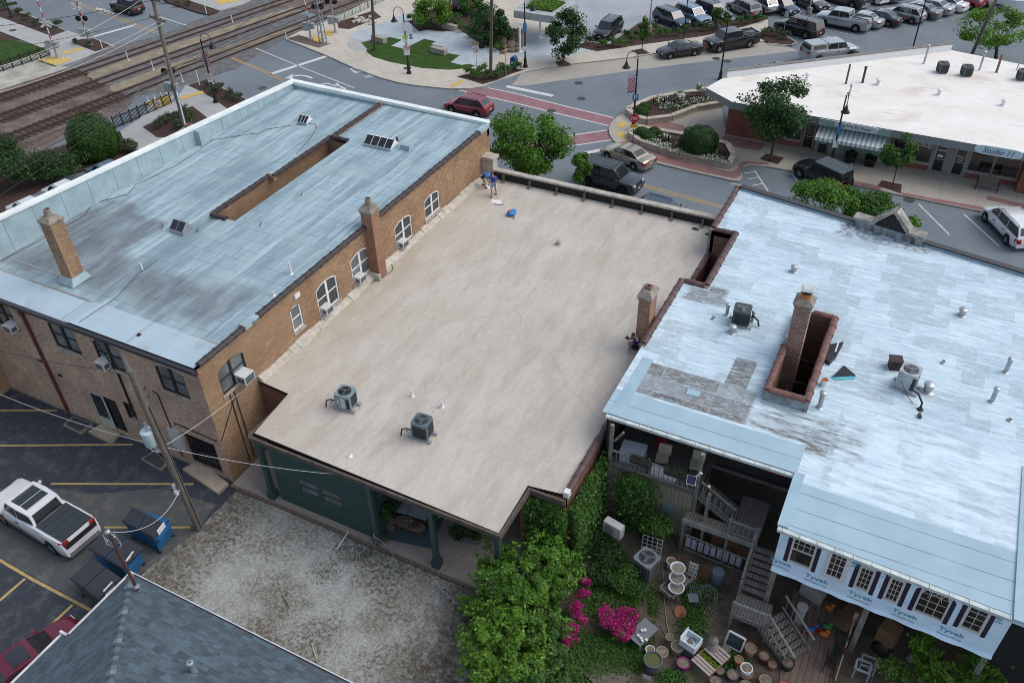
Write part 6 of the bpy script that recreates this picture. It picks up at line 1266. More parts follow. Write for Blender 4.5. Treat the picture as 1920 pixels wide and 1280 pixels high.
for px,lab in(((1765,136),'dark green condenser nearest the back parapet on the white roof'),((1810,142),'dark green condenser in the middle of three on the white roof'),((1915,150),'dark condenser cut by the right edge on the white roof')):
    p=G(*px,zs);ac_unit((p.x,p.y,zs),R(20),.8,.85,flat('condenser_green',(.09,.12,.115),.5),lab,style=1,rails=False)
def window_ac(F,u,z,w=.62,h=.42,d=.5,label=''):
    c=F.p(u,0,z);t=thing('window_air_conditioner',label,'air conditioner',tuple(c),group='window air conditioners');q=MB();F.fb(q,u-w/2,u+w/2,-.08,d,z,z+h);q.build('case',flat('ac_white',(.62,.64,.64),.5),t)
    q=MB();F.fb(q,u-w/2+.05,u+w/2-.05,d+.001,d+.012,z+.05,z+h-.05);n=6
    q.build('back_grille',flat('ac_grille',(.10,.11,.115),.5),t)
    q=MB();F.fb(q,u-w/2-.01,u-w/2-.001,.1,d-.06,z+.08,z+h-.12);F.fb(q,u+w/2+.001,u+w/2+.01,.1,d-.06,z+.08,z+h-.12);q.build('side_louvre',flat('ac_grille',(.1,.11,.115)),t)
window_ac(FR,22.3,5.25,.7,.5,.6,'white window air conditioner jutting from the black framed corner window')
window_ac(FR,29.1,4.86,.62,.42,.4,'small window unit in the arched white window nearest the single narrow one')
window_ac(FR,32.32,4.93,.62,.42,.4,'small window unit in the arched white window just left of the wall chimney')
window_ac(FR,36.9,4.7,.62,.42,.4,'small window unit in the arched white window just right of the wall chimney')
window_ac(FB,-33.8,5.5,.6,.45,.45,'white window unit in the middle rear window of the brick building')
window_ac(FB,-40.6,5.6,.6,.45,.45,'white window unit at the left edge of the rear brick wall')
M_lamp=flat('black_cast_iron',(.014,.014,.016),.45,.2)
def lamp_post(base,dirv,label,h=6.6,reach=.95,banner=None,signs=(),bell=True):
    b=Vector(base);t=thing('street_lamp',label,'street lamp',tuple(b),group='street lamps');d=Vector(dirv).normalized();q=MB()
    q.lathe([(.26,0),(.26,.12),(.17,.3),(.16,.75),(.1,.95),(.085,1.1),(.06,h-1.0),(.05,h-.5)],14,0,b);q.build('post',M_lamp,t,smooth=40)
    q=MB();q.tube([b+Vector((0,0,h-.5))]+[b+Vector((0,0,h-.5))+d*(reach/2*(1-math.cos(a)))+Vector((0,0,.55*math.sin(a)))for a in np.linspace(.2,math.pi,9)]+[b+d*reach+Vector((0,0,h-.75))],.032,7)
    q.tube([b+Vector((0,0,h-.9)),b+d*.3+Vector((0,0,h-.45)),b+d*.15+Vector((0,0,h-.25))],.015,5);q.build('arm',M_lamp,t)
    q=MB();q.lathe([(.04,h-.7),(.08,h-.85),(.13,h-.95),(.15,h-1.05),(.34,h-1.3),(.36,h-1.34),(.3,h-1.34),(.001,h-1.3)],16,0,b+d*reach);q.build('lamp_shade',M_lamp,t,smooth=40)
    return t
M_sgn=flat('sign_white',(.68,.70,.70),.5);M_sgr=flat('sign_red',(.42,.02,.03),.5);M_sgb=flat('sign_blue',(.03,.17,.42),.5);M_sgy=flat('sign_yellow',(.62,.36,.02),.5)
hx=Vector((cR.x,cR.y,0)).normalized();hf=Vector((cF.x,cF.y,0)).normalized()
def plate(mb,c,w,h,th=.02,mi=0,x=hx):
    c=Vector(c);x=Vector(x).normalized();n=Vector((x.y,-x.x,0));u=Vector((0,0,1))
    P=[c-x*w/2-u*h/2,c+x*w/2-u*h/2,c+x*w/2+u*h/2,c-x*w/2+u*h/2];return mb.hexa([P[0],P[1],P[1]-n*th,P[0]-n*th,P[3],P[2],P[2]-n*th,P[3]-n*th],mi)
def sign_part(par,nm,c,w,h,mt,txt=None,mtx=None,tw=None,th_=None,x=hx):
    n=Vector((x.y,-x.x,0));q=MB();plate(q,Vector(c)+n*.08,w,h,.02,0,x);o=q.build(nm,mt,par);o['_o']=par['_o']
    if txt:text(txt,mtx or M_letter,o,tuple(Vector(c)+n*.087-x*tw/2-Vector((0,0,th_/2))),tuple(x),(0,0,1),width=tw,height=th_)
    return o
def ring_sign(par,c,r,x=hx):
    """a no turn disc: red ring, slash and a black arrow"""
    n=Vector((x.y,-x.x,0));c=Vector(c)+n*.09;u=Vector((0,0,1));q=MB();k=20
    for i in range(k):
        a,b=2*math.pi*i/k,2*math.pi*(i+1)/k;e=lambda t,rr:c+x*math.cos(t)*rr+u*math.sin(t)*rr
        q.sheet([e(a,r*.8),e(a,r),e(b,r),e(b,r*.8)])
    q.bar(c-x*r*.6+u*r*.6,c+x*r*.6-u*r*.6,r*.17,.006,up=n);q.build('ban_mark',M_sgr,par)
    q=MB();c=c+n*-.003;q.bar(c+x*r*.25-u*r*.5,c+x*r*.25+u*r*.1,r*.17,.004,up=n);q.bar(c+x*r*.25+u*r*.15,c-x*r*.35+u*r*.2,r*.17,.004,up=n);q.build('arrow',M_letter,par)
def flagm():
    t=NT('flag_banner');o=t.comp();f=t.math('FRACT',t.math('DIVIDE',t.math('ADD',o[2],o[0]),.26));c=t.mix(t.math('LESS_THAN',f,.5),(.55,.5,.52),(.33,.03,.08));return t.out(c,.8)
M_flag=flagm()
def banner(t,b,z,side):
    q=MB();c=b+hx*side*.42;plate(q,(c.x,c.y,z),.62,1.35,.012);q.build('banner',M_flag,t);q=MB()
    for dz in(-.7,.7):q.bar(b+Vector((0,0,z+dz)),b+hx*side*.75+Vector((0,0,z+dz)),.025)
    q.build('banner_arm',M_lamp,t)
b=G(405,192,KH);t=lamp_post(b,hx,'black gooseneck lamp post beside the railway crossing and the near utility pole');banner(t,b,4.3,.12);sign_part(t,'no_turn_sign',b+Vector((0,0,2.6)),.5,.55,M_sgn);ring_sign(t,b+Vector((0,0,2.62)),.22);sign_part(t,'notice',b+Vector((0,0,2.15)),.5,.25,M_sgn)
b=G(767,138,KH);t=lamp_post(b,-hx,'black gooseneck lamp post hung with several white signs by the lawn')
for z,w,h,mt in((4.7,.55,.8,M_sgn),(3.35,.5,.35,M_sgn),(2.05,.6,.3,M_sgn)):sign_part(t,'sign',b+Vector((0,0,z)),w,h,mt)
o=sign_part(t,'no_turn_sign',b+Vector((0,0,2.6)),.62,.75,M_sgn);ring_sign(t,b+Vector((0,0,2.65)),.26);sign_part(t,'sign',b+Vector((0,0,3.75)),.55,.3,flat('sign_lime',(.45,.6,.03),.5));sign_part(t,'parking_sign',b+hx*.55+Vector((0,0,3.75)),.3,.5,M_sgb,'P',M_sgn,.16,.26);sign_part(t,'sign',b+hx*.5+Vector((0,0,4.5)),.5,.75,M_sgn)
b=G(1187,242,KH);t=lamp_post(b,-hx,'black gooseneck lamp post with a striped flag banner at the brick crosswalk corner',6.9);banner(t,b,4.15,-1);sign_part(t,'parking_sign',b+Vector((0,0,2.95)),.5,.55,M_sgb,'P',M_sgn,.24,.36)
b=G(1557,310,KH);t=lamp_post(b,-hf*1+hx*-.2,'black lamp post in front of the striped awning',6.3);sign_part(t,'parking_sign',b+Vector((0,0,3.1)),.3,.7,M_sgb);sign_part(t,'sign',b+Vector((0,0,1.9)),.45,.6,M_sgn)
b=G(985,126,KH);t=lamp_post(b,hx*.6+hf*.3,'black lamp post with a blue banner beside the planted canopy',6.9);sign_part(t,'banner',b+Vector((0,0,4.0)),.35,.95,M_sgb);sign_part(t,'sign',b+Vector((0,0,1.9)),.42,.5,M_sgn)
b=G(1350,150);lamp_post(b,-hx,'black lamp post rising behind the tip of the white roof',6.6)
b=G(22,33,KH);lamp_post(b,-hx,'black lamp post in the shrub bed at the top left corner',6.6)
def plain_pole(base,h,r,label,m,name='light_pole',head=None,base_m=None,cat='light pole',sign=None):
    b=Vector(base);t=thing(name,label,cat,tuple(b));q=MB();q.cyl(b+Vector((0,0,0)),b+Vector((0,0,h)),r,r*.7,10);q.build('post',m,t)
    if base_m:q=MB();q.lathe([(.32,0),(.3,.8),(.001,.82)],14,0,b);q.build('base',base_m,t)
    if head:q=MB();q.bar(b+Vector((0,0,h)),b+hf*-.9+Vector((0,0,h+.05)),.3,.12);q.build('lamp_head',m,t)
    if sign:sign_part(t,'sign',b+Vector((0,0,h-.35)),*sign)
    return t
plain_pole(G(1217,62,.15),7.5,.09,'grey light pole on a concrete foot in the planted bed',M_galv,base_m=M_conc)
plain_pole(G(1516,28),7.5,.09,'light pole on a concrete foot among the parked cars',M_galv,base_m=M_conc)
plain_pole(G(1281,82,KH),7,.06,'thin dark pole with a blue banner behind the shiny black sedan',M_lamp,sign=(.4,1.3,M_sgb))
plain_pole(G(1708,103),5.5,.08,'thin black lot lamp between the white roof and the parked cars',M_lamp,head=True)
plain_pole(G(1467,73,.15),3.0,.035,'small sign post on the island beside the long black suv',M_galv,'sign_post',cat='sign',sign=(.45,.6,M_galv))
plain_pole(G(894,134,KH),2.6,.035,'no turn sign post near the plaza utility pole',M_galv,'sign_post',cat='sign',sign=(.6,.75,M_sgn))
t=[o for o in col.objects if o.get('label')=='no turn sign post near the plaza utility pole'][0];ring_sign(t,Vector(t['_o'])+Vector((0,0,2.3)),.26);sign_part(t,'route_plate',Vector(t['_o'])+Vector((0,0,2.9)),.75,.2,flat('sign_tan',(.35,.2,.08),.6))
plain_pole(G(949,145,KH),3.2,.04,'thin grey post beside the blue mailbox',M_galv,'sign_post',cat='post')
plain_pole(G(187,300,.05),2.3,.03,'small accessible parking sign on a black post by the round shrub',M_lamp,'sign_post',cat='sign',sign=(.38,.55,M_sgn))
b=G(1186,271,KH);t=thing('stop_sign','red octagonal STOP sign with a yellow arrow plate on a red post','stop sign',tuple(b));q=MB();q.cyl(b,b+Vector((0,0,2.7)),.04,.04,8);q.build('post',flat('red_post',(.25,.02,.03),.5),t)
n=Vector((hx.y,-hx.x,0));c=b+Vector((0,0,2.4))+n*.07;q=MB();k=8;P=[c+hx*.38*math.cos(math.pi/8+i*math.pi/4)/math.cos(math.pi/8)+Vector((0,0,.38*math.sin(math.pi/8+i*math.pi/4)/math.cos(math.pi/8)))for i in range(8)]
q.add(P+[p-n*.02 for p in P],[tuple(range(8)),tuple(range(8,16))[::-1]]+[(i,(i+1)%8,(i+1)%8+8,i+8)for i in range(8)]);o=q.build('octagon',M_sgr,t);o['_o']=t['_o'];text('STOP',M_sgn,o,tuple(c+n*.008-hx*.29-Vector((0,0,.13))),tuple(hx),(0,0,1),width=.58,height=.26,bold=.02)
sign_part(t,'arrow_plate',b+Vector((0,0,1.72)),.6,.3,M_sgy,None)
M_pole=mat('weathered_pole_wood',(.19,.165,.14),.95,c2=(.09,.08,.07),sc=3,st=(5,5,.5),bump=.4)
def utility_pole(base,topv,r,label,arms=(),name='utility_pole'):
    b=Vector(base);tp=Vector(topv);t=thing(name,label,'utility pole',tuple(b),group='utility poles');q=MB();q.tube([b,b.lerp(tp,.5),tp],[r,r*.88,r*.72],12);q.build('pole',M_pole,t,smooth=50)
    for f,L,dv in arms:
        c=b.lerp(tp,f);d=Vector(dv).normalized();q=MB();q.bar(c-d*L/2,c+d*L/2,.11,.13);q.bar(c-d*L*.25,c-Vector((0,0,.7)),.04);q.bar(c+d*L*.25,c-Vector((0,0,.7)),.04);o=q.build('crossarm',M_pole,t);o['_o']=t['_o']
        for s in(-.46,-.2,.2,.46):q=MB();q.lathe([(.03,0),(.05,.06),(.05,.12),(.02,.16)],8,0,c+d*L*s+Vector((0,0,.07)));q.build('insulator',flat('insulator_brown',(.08,.06,.055),.3),o)
    return t
def lean_top(base,px,h):
    "top of a pole h metres up that shows at pixel px"
    p=G(*px,base[2]+h);return p
b=G(374,992);P2=utility_pole(b,G(243,694,10.2),.19,'tall wooden utility pole with a grey transformer in the rear lot')
P2b=Vector(b);P2t=Vector(G(243,694,10.2))
c=P2b.lerp(P2t,.60)+Vector((-.36,-.22,.2));q=MB();q.lathe([(.26,-.42),(.29,-.38),(.29,.36),(.31,.38),(.31,.42),(.18,.5),(.001,.52)],18,0,c);tr=q.build('transformer',mat('transformer_grey',(.44,.53,.56),.5,c2=(.36,.45,.48)),P2,smooth=40);tr['_o']=P2['_o']
for dx,dy in((-.1,.1),(.12,-.05)):q=MB();q.lathe([(.03,.5),(.06,.55),(.04,.6),(.06,.65),(.04,.7),(.05,.78)],9,0,c+Vector((dx,dy,0)));q.build('bushing',M_galv,tr)
q=MB()
for k in range(5):a=k*1.2;q.tube([c+Vector((.2*math.cos(a),.2*math.sin(a),-.4)),c+Vector((.12*math.cos(a),.12*math.sin(a),-.75)),c+Vector((.3,.15,-.95))],.012,4)
q.build('lead',M_wht,tr)
q=MB();q.bar(c+Vector((.1,.05,.1)),P2b.lerp(P2t,.62),.1);q.tube([P2b.lerp(P2t,.99),P2b.lerp(P2t,1.0)+Vector((0,0,.7))],.03,5);q.build('bracket',M_galv,P2)
q=MB();c3=P2b.lerp(P2t,.30);q.bx(c3.x-.35,c3.x-.18,c3.y-.2,c3.y-.03,c3.z-.12,c3.z+.14);q.bx(c3.x-.22,c3.x-.02,c3.y-.3,c3.y-.12,c3.z-.32,c3.z-.1);q.build('meter_box',M_wht,P2)
q=MB();q.tube([P2b.lerp(P2t,.02)+Vector((.2,0,0)),P2b.lerp(P2t,.5)+Vector((.16,.05,0)),P2b.lerp(P2t,.8)+Vector((.15,.05,0))],.03,5)
for f in(.85,.9):q.tube([P2b.lerp(P2t,f)+Vector((math.cos(a)*.25+.2,math.sin(a)*.2,.2*math.sin(a*2)))for a in np.linspace(0,5,9)],.014,4)
q.build('cable',M_blk,P2)
b1=G(352,262);t1=G(281,-22,11.6);P1b,P1t=Vector(b1),Vector(t1)
P1=utility_pole(b1,t1,.2,'wooden utility pole with crossarms rising behind the white capped parapet',[(.93,2.6,(1,-.25,0)),(.80,2.6,(1,-.25,0))])
q=MB();c=P1b.lerp(P1t,.36);q.bx(c.x-.5,c.x-.2,c.y-.3,c.y,c.z-.4,c.z+.3);q.bx(c.x+.2,c.x+.5,c.y-.3,c.y,c.z-.1,c.z+.3);q.build('service_box',M_galv,P1)
q=MB();q.tube([P1b.lerp(P1t,.05)+Vector((.25,-.1,0)),P1b.lerp(P1t,.35)+Vector((.22,-.1,0))],.09,8);q.build('conduit',M_galv,P1)
utility_pole(G(702,92,KH),G(697,-10,8.2),.17,'wooden utility pole standing in the plaza lawn')
utility_pole(G(920,145,KH),G(922,-12,10.5),.17,'wooden utility pole at the end of the plaza by the mulch bed')
utility_pole(G(1818,112),G(1872,-10,8.6),.17,'dark wooden utility pole beyond the white roof at the far right')
def wire(a,b,sag,r,label,m,group='overhead wires'):
    a=Vector(a);b=Vector(b);q=MB();q.tube([a.lerp(b,k/14)-Vector((0,0,sag*4*(k/14)*(1-k/14)))for k in range(15)],r,4);return tag(q.build('overhead_wire',m),label,'wire',group)
M_ww=flat('pale_wire',(.5,.5,.5),.5);M_wb=flat('black_wire',(.015,.015,.017),.6)
A1=P1b.lerp(P1t,.93);A2=P1b.lerp(P1t,.80);ad=Vector((1,-.25,0)).normalized()
LWH='pale overhead wire running from the crossarm pole over the railway';LWB='black overhead cable bundle fixed to the crossarm pole'
for px,dx in(((-10,128),-1.1),((-10,160),.4),((-10,176),1.2)):wire(G(*px,10.2 if dx<0 else 9.0),(A1 if dx<0 else A2)+ad*dx,.5,.018,LWH,M_ww)
for px in((-10,270),(-10,296),(-10,312),(-10,330),(-10,345),(-10,372)):wire(G(*px,6.2),P1b.lerp(P1t,.47+.012*rng.random()),.4,.022,LWB,M_wb)
for px in((690,-5),(668,-5),(640,-5),(600,-5),(560,-5),(520,-5)):wire(G(*px,6.5),P1b.lerp(P1t,.47+.02*rng.random()),.35,.025,LWB,M_wb)
wire(G(-10,50,9),A1+ad*.3,.2,.02,'thin dark wire crossing the upper left road',M_wb);wire(G(-10,95,9),A2-ad*.9,.2,.018,'second thin dark wire crossing the upper left road',M_wb)
cc=P2b.lerp(P2t,.56)
wire(cc,(XR+.05,22.5,4.6),.15,.015,'white service wire from the transformer to the brick side wall',M_ww,None)
wire(cc,(-18.2,20.7,3.9),.35,.015,'white service wire from the transformer to the green sided room',M_ww,None)
wire(cc,G(-10,735,5.5),.3,.014,'grey service wire from the transformer off to the left',M_ww,None)
wire((-24.1,11.6,6.95),P2b.lerp(P2t,.30),1.0,.016,'drooping wire from the house mast to the wooden pole',M_ww,None)
wire(G(-10,655,6.5),(-33.6,YB-.1,5.3),.15,.02,'dark wire meeting the rear brick wall under its window',M_wb,None)
M_sig=mat('signal_silver',(.42,.45,.46),.45,.5,c2=(.3,.32,.33),sc=3);M_rw=None
def rwm():
    t=NT('red_white_arm');o=t.comp();f=t.math('FRACT',t.math('DIVIDE',o[2],1.1));c=t.mix(t.math('LESS_THAN',f,.5),(.72,.72,.72),(.5,.03,.03));return t.out(c,.5)
M_rw=rwm()
def crossing_signal(base,label,h=4.6,gate=None,lights=(2.9,),lv=hx,xb=True,cab=True,armdir=None,heavy=False):
    b=Vector(base);t=thing('crossing_signal',label,'crossing signal',tuple(b),group='railway crossing signals');u=Vector((0,0,1));q=MB();q.lathe([(.34,0),(.34,.06),(.16,.12),(.1,.5),(.08,h)],12,0,b)
    if heavy:
        for sx,sy in((-.22,-.22),(.22,-.22),(.22,.22),(-.22,.22)):q.bar(b+Vector((sx*1.3,sy*1.3,0)),b+Vector((sx*.5,sy*.5,h)),.09)
        for k in range(7):q.bx(b.x-.26+.02*k,b.x+.26-.02*k,b.y-.26+.02*k,b.y+.26-.02*k,b.z+.4+k*.75,b.z+.46+k*.75)
    q.build('mast',M_sig,t,smooth=30)
    if cab:q=MB();q.box((b.x-.05,b.y-.35,b.z+1.5),(.75,.55,.85),.4);q.box((b.x+.45,b.y+.1,b.z+1.45),(.4,.5,.6),.4);q.build('gate_mechanism',M_sig,t)
    if gate:q=MB();q.bar(b+Vector((.12,-.1,1.4)),b+Vector((.12,-.1,1.4))+Vector(gate),.12,.05);q.build('gate_arm',M_rw,t)
    for z in lights:
        for s in(-1,1):
            c=b+lv*s*.38+u*z;n=Vector((lv.y,-lv.x,0));q=MB();M=n.to_track_quat('Z','Y').to_matrix()
            q.lathe([(.31,-.03),(.31,.01),(.16,.02),(.16,.2),(.13,.2),(.13,.05),(.001,.05)],18,0,c,M);q.lathe([(.1,-.22),(.15,-.03)],10,0,c,M);o=q.build('signal_light',M_lamp,t,smooth=40);o['_o']=t['_o']
            q=MB();q.lathe([(.125,.06),(.001,.075)],14,0,c,M);q.build('lens',flat('dark_red_lens',(.10,.01,.01),.2),o)
        q=MB();q.bar(b-lv*.4+u*z,b+lv*.4+u*z,.06);q.build('light_bar',M_sig,t)
    if xb:
        for sg in(-1,1):q=MB();q.bar(b-lv*.55*1+u*(h-.35-.35*sg)-hf*.1,b+lv*.55+u*(h-.35+.35*sg)-hf*.1,.22,.02,up=Vector((lv.y,-lv.x,0)));q.build('crossbuck',M_sgn,t)
    return t
crossing_signal(G(108,108,KH),'crossing gate with a raised red and white arm at the far left corner',4.0,(-.25,.2,6.5),(),xb=True)
crossing_signal(G(169,84,KH),'crossing signal with round black lights and a striped arm past the tracks',4.6,(.1,.1,6.5),(2.9,))
crossing_signal(G(330,188,KH),'crossing signal half hidden behind the crossarm pole',4.2,None,(2.9,),xb=False)
crossing_signal(G(606,80,KH),'silver lattice signal mast with four red lights in two rows',7.5,None,(3.9,5.1),xb=False,cab=False,heavy=True)
crossing_signal(G(583,73,KH),'crossing gate with a striped arm left of the lattice mast',2.6,(-.15,.1,5.5),(),xb=False)
crossing_signal(G(629,61,KH),'crossing signal on a square concrete foot right of the lattice mast',5.2,None,(3.4,),xb=True)
M_del=flat('white_delineator',(.68,.69,.68),.6)
for i,(px,h)in enumerate((((193,94),1.0),((241,114),1.0),((288,132),1.0),((343,154),.9),((375,163),1.7),((436,42),.8),((388,29),1.6),((537,73),.9),*[(q,.4)for q in((75,114),(85,117),(95,119),(104,122),(112,119),(120,115),(130,112),(278,190),(290,185),(302,181),(313,177))])):
    b=G(*px);q=MB();q.lathe([(.12,0),(.12,.05),(.05,.06),(.05,h),(.001,h+.02)],10,0,b);tag(q.build('delineator_post',M_del),'white flexible marker post standing along the railway crossing','marker post','white marker posts at the crossing')
def pickets(a,b,h,label,m=M_lamp,sp=.13,posts=6,name='picket_fence',group=None,r=.036):
    a=Vector(a);b=Vector(b);t=thing(name,label,'fence',tuple((a+b)/2),group=group);q=MB();u=Vector((0,0,1));n=int((b-a).length/sp)
    for i in range(n+1):p=a.lerp(b,i/n);q.bar(p+u*.08,p+u*(h-.02),r)
    for z in(.15,h-.15):q.bar(a+u*z,b+u*z,r*1.6)
    q.build('panel',m,t)
    for i in range(posts+1):q=MB();p=a.lerp(b,i/posts);q.bar(p,p+u*(h+.08),.08);q.build('post',m,t)
    return t
pickets(G(-30,146),G(95,105),1.15,'black picket fence between the lawn and the railway',posts=7)
t=pickets(G(216,242),G(322,196),1.15,'black picket fence with a warning sign along the near railway track',posts=7);p=G(300,208);sign_part(t,'warning_sign',(p.x,p.y,.75),.55,.55,M_sgn);ring_sign(t,(p.x,p.y,.75),.2)
pickets(G(632,45),G(745,-8),1.2,'grey green mesh fence beside the far tracks',flat('fence_grey_green',(.2,.25,.22),.6),.25,8,'mesh_fence',r=.03)
for px,d,lab in(((711,78),(1,-.5),'long concrete block bench beside the plaza pole'),((823,100),(1,-.4),'concrete block bench in the middle of the lawn'),((843,55),(1,-.4),'concrete block bench under the plaza trees')):
    b=G(*px,KH);q=MB();q.box((b.x,b.y,b.z+.3),(2.0,.6,.55),math.atan2(d[1],d[0])+R(12));q.box((b.x,b.y,b.z+.02),(1.8,.45,.06),math.atan2(d[1],d[0])+R(12));tag(q.build('concrete_bench',mat('cast_bench',(.38,.34,.29),.9)),lab,'bench','concrete benches on the plaza')
b=G(964,128,KH);t=thing('mailbox','blue street mailbox with a rounded top beside the plaza bed','mailbox',tuple(b));q=MB();P=[(-.3,.15),(.3,.15),(.3,.95)]+[(.3*math.cos(a),.95+.3*math.sin(a))for a in np.linspace(0,math.pi,9)]+[(-.3,.95)]
q.add([(b.x+x,b.y-.28,b.z+z)for x,z in P]+[(b.x+x,b.y+.28,b.z+z)for x,z in P],[tuple(range(len(P)))]+[tuple(range(len(P),2*len(P)))[::-1]]+[(i,(i+1)%len(P),(i+1)%len(P)+len(P),i+len(P))for i in range(len(P))])
q.build('box',flat('mailbox_blue',(.02,.07,.22),.4),t);q=MB()
for sx in(-.24,.24):
    for sy in(-.22,.22):q.bx(b.x+sx-.03,b.x+sx+.03,b.y+sy-.03,b.y+sy+.03,b.z,b.z+.15)
q.build('leg',M_lamp,t);q=MB();q.bx(b.x-.2,b.x+.2,b.y-.3,b.y-.281,b.z+.5,b.z+.75);q.build('label_plate',M_sgn,t)
b=G(903,90,KH);q=MB();q.lathe([(.28,0),(.33,.5),(.33,.95),(.36,1.0),(.2,1.12),(.001,1.14)],16,0,b);tag(q.build('litter_bin',M_lamp,smooth=40),'black round litter bin near the plaza rocks','litter bin')
CN=thing('canopy_shelter','small flat canopy with a planted green roof on white posts','shelter',tuple(G(1000,85)));zc2=3.6;P=GPp([(963,20),(1042,32),(1083,5),(1005,-16)],zc2);q=MB();q.prism(P,zc2-.75,zc2);q.build('roof',mat('pale_canopy',(.42,.46,.46),.7),CN)
c=sum((Vector(p)for p in P),Vector())/4;P2_=[c+(Vector(p)-c)*.62 for p in P];q=MB();q.prism(P2_,zc2,zc2+.12);q.build('planting',M_lawn,CN)
pts=[]
for i in range(2600):a,b=rng.random(),rng.random();pts.append(P2_[0].lerp(P2_[1],a).lerp(P2_[3].lerp(P2_[2],a),b)+Vector((0,0,.12+.35*rng.random()**2+(.3 if a<.35 else 0)*rng.random())))
leaves('grasses',pts,[(0,0,1)]*len(pts),.2,gl('lime'),CN,.3)
for px in((975,98),(1013,72),(1050,60)):b=G(*px,KH);q=MB();q.cyl(b,(b.x,b.y,zc2-.75),.11,.11,12);q.cyl(b,b+Vector((0,0,.08)),.3,.3,12);q.build('post',M_wht,CN)
M_rock=mat('tan_boulder',(.26,.20,.14),.95,c2=(.13,.10,.075),sc=2.5,bump=.5);M_wrock=mat('white_rock',(.55,.52,.48),.95,c2=(.35,.32,.29),sc=4)
def boulder(p,s,m):q=MB();q.ell(p,(s,s*rng.uniform(.6,.9),s*rng.uniform(.45,.7)),8,5,rot=Matrix.Rotation(rng.random()*3,3,'Z'));q.v=[tuple(Vector(v)+Vector((rng.uniform(-.12,.12),rng.uniform(-.12,.12),rng.uniform(-.1,.1)))*s*1.2)for v in q.v];return q.build('boulder',m,smooth=35)
for i in range(22):tag(boulder(G(rng.uniform(942,975),rng.uniform(58,102),KH+.15),rng.uniform(.3,.6),M_rock),'tan boulder in the rocky bank beside the canopy','boulder','boulders beside the canopy')
for i in range(14):tag(boulder(G(rng.uniform(662,702),46-rng.random()*14,KH+.1),rng.uniform(.25,.45),M_wrock),'white rock in the bed along the mesh fence','rock','white rocks along the fence')
def tree_at(label,base,crown,rpx,rzpx=None,n=5000,leaf=.2,kind='mid',trunk=.1,z0=KH,**kw):
    b=G(*base,z0);zcr=max(zfor(b,crown[1])-z0,.8);q=Vector((b.x,b.y,z0+zcr));r=rpx*mpp(q);rz=(rzpx or rpx)*mpp(q)*1.05
    c=G(crown[0],crown[1],z0+zcr);lean=(c.x-b.x,c.y-b.y);h=zcr+rz
    return tree(label,tuple(b),h,r,n,leaf,kind,trunk,zcr/h,rz,lean=lean,**kw)
tree_at('bushy street tree in front of the beige roofed building',(1002,352),(990,262),82,64,15000,.22,'spring',.13,clumps=46,cs=.27)
tree_at('small rounded tree touching the dark grey large suv',(1095,362),(1090,312),25,32,3200,.2,'spring',.07,clumps=14)
tree_at('dark leafy tree in front of the shops left of the awning',(1444,302),(1458,205),72,60,9000,.24,'dark',.13,clumps=34)
tree_at('young tree between the striped awning and the Scoop window',(1672,352),(1685,282),34,34,3200,.2,'mid',.05,clumps=18)
tree_at('sparse spreading tree with a forked dark trunk beyond the white roof',(1866,116),(1862,52),66,40,4200,.26,'lime',.2,z0=0,clumps=30,cs=.26)
tree_at('round tree in a square pit beside the canopy',(1055,119),(1061,64),44,46,6000,.24,'dark',.1,clumps=26)
tree_at('narrow columnar young tree beside the concrete lane',(1203,98),(1207,52),10,28,1300,.22,'mid',.05,clumps=14)
tree_at('small tree in front of the parked black suv',(1350,58),(1350,32),16,20,1500,.24,'mid',.05,clumps=10)
tree_at('yellow green tree at the left of the plaza',(810,54),(808,22),37,34,5000,.26,'lime',.1,clumps=22)
tree_at('dark round tree at the right of the plaza',(912,84),(916,42),41,40,6000,.26,'dark',.1,clumps=26)
tree_at('tree cut by the top edge behind the plaza',(888,26),(885,2),28,26,2600,.28,'mid',.1,clumps=16)
tree_at('honey locust rising behind the stone gable of the coated roof',(1545,470),(1540,385),78,46,12000,.2,'spring',.14,clumps=30,cs=.3)
tree_at('lower locust crown between the off road car and the stone gable',(1620,478),(1630,395),58,36,7500,.2,'mid',.1,clumps=22,cs=.32)
tree_at('smaller locust crown right of the stone gable',(1660,490),(1690,420),42,20,1800,.2,'lime',.07,clumps=16,cs=.3)
def shrub_px(label,px,rpx,rz=None,n=500,leaf=.16,kind='mid',z=KH,group=None,cs=.45,clumps=9,cat='shrub',stems=True,shell=.3,ry=None):
    b=G(*px,z);r=rpx*mpp(b);return shrub(label,tuple(b),(r,ry or r,rz or r*.8),n,leaf,kind,group,'shrub',cs,clumps,cat,stems,shell)
shrub_px('big clipped round shrub behind the white capped parapet',(184,292),44,3.3,12000,.17,'box',z=.05,cs=.3,clumps=40,shell=.85)
shrub_px('wide green bush at the left edge beside the tracks',(22,350),75,2.9,12000,.2,'dark',z=.05,cs=.4,clumps=26)
shrub_px('low dark hedge below the clipped round shrub',(105,335),66,1.5,9000,.2,'dark',z=.05,cs=.4,clumps=22)
shrub_px('grey green low bush right of the clipped round shrub',(240,285),22,.7,1500,.16,'sage',z=.05)
for px in((10,20),(35,28),(52,38),(70,48),(88,55),(5,12),(108,50),(25,16)):shrub_px('feathery low shrub in the mulch bed at the far left corner',px,12,.6,420,.16,'sage',group='shrubs of the far left bed',stems=False)
for px in((310,5),(335,12),(355,10),(145,82),(170,88)):shrub_px('small shrub in the mulch beds beyond the railway',px,9,.5,260,.16,'sage',group='shrubs beyond the railway',stems=False)
for px in((395,165),(412,172),(432,184),(446,190),(405,176)):shrub_px('feathery shrub in the bed beside the crossing road',px,14,.65,480,.15,'sage',group='shrubs beside the crossing road',stems=False)
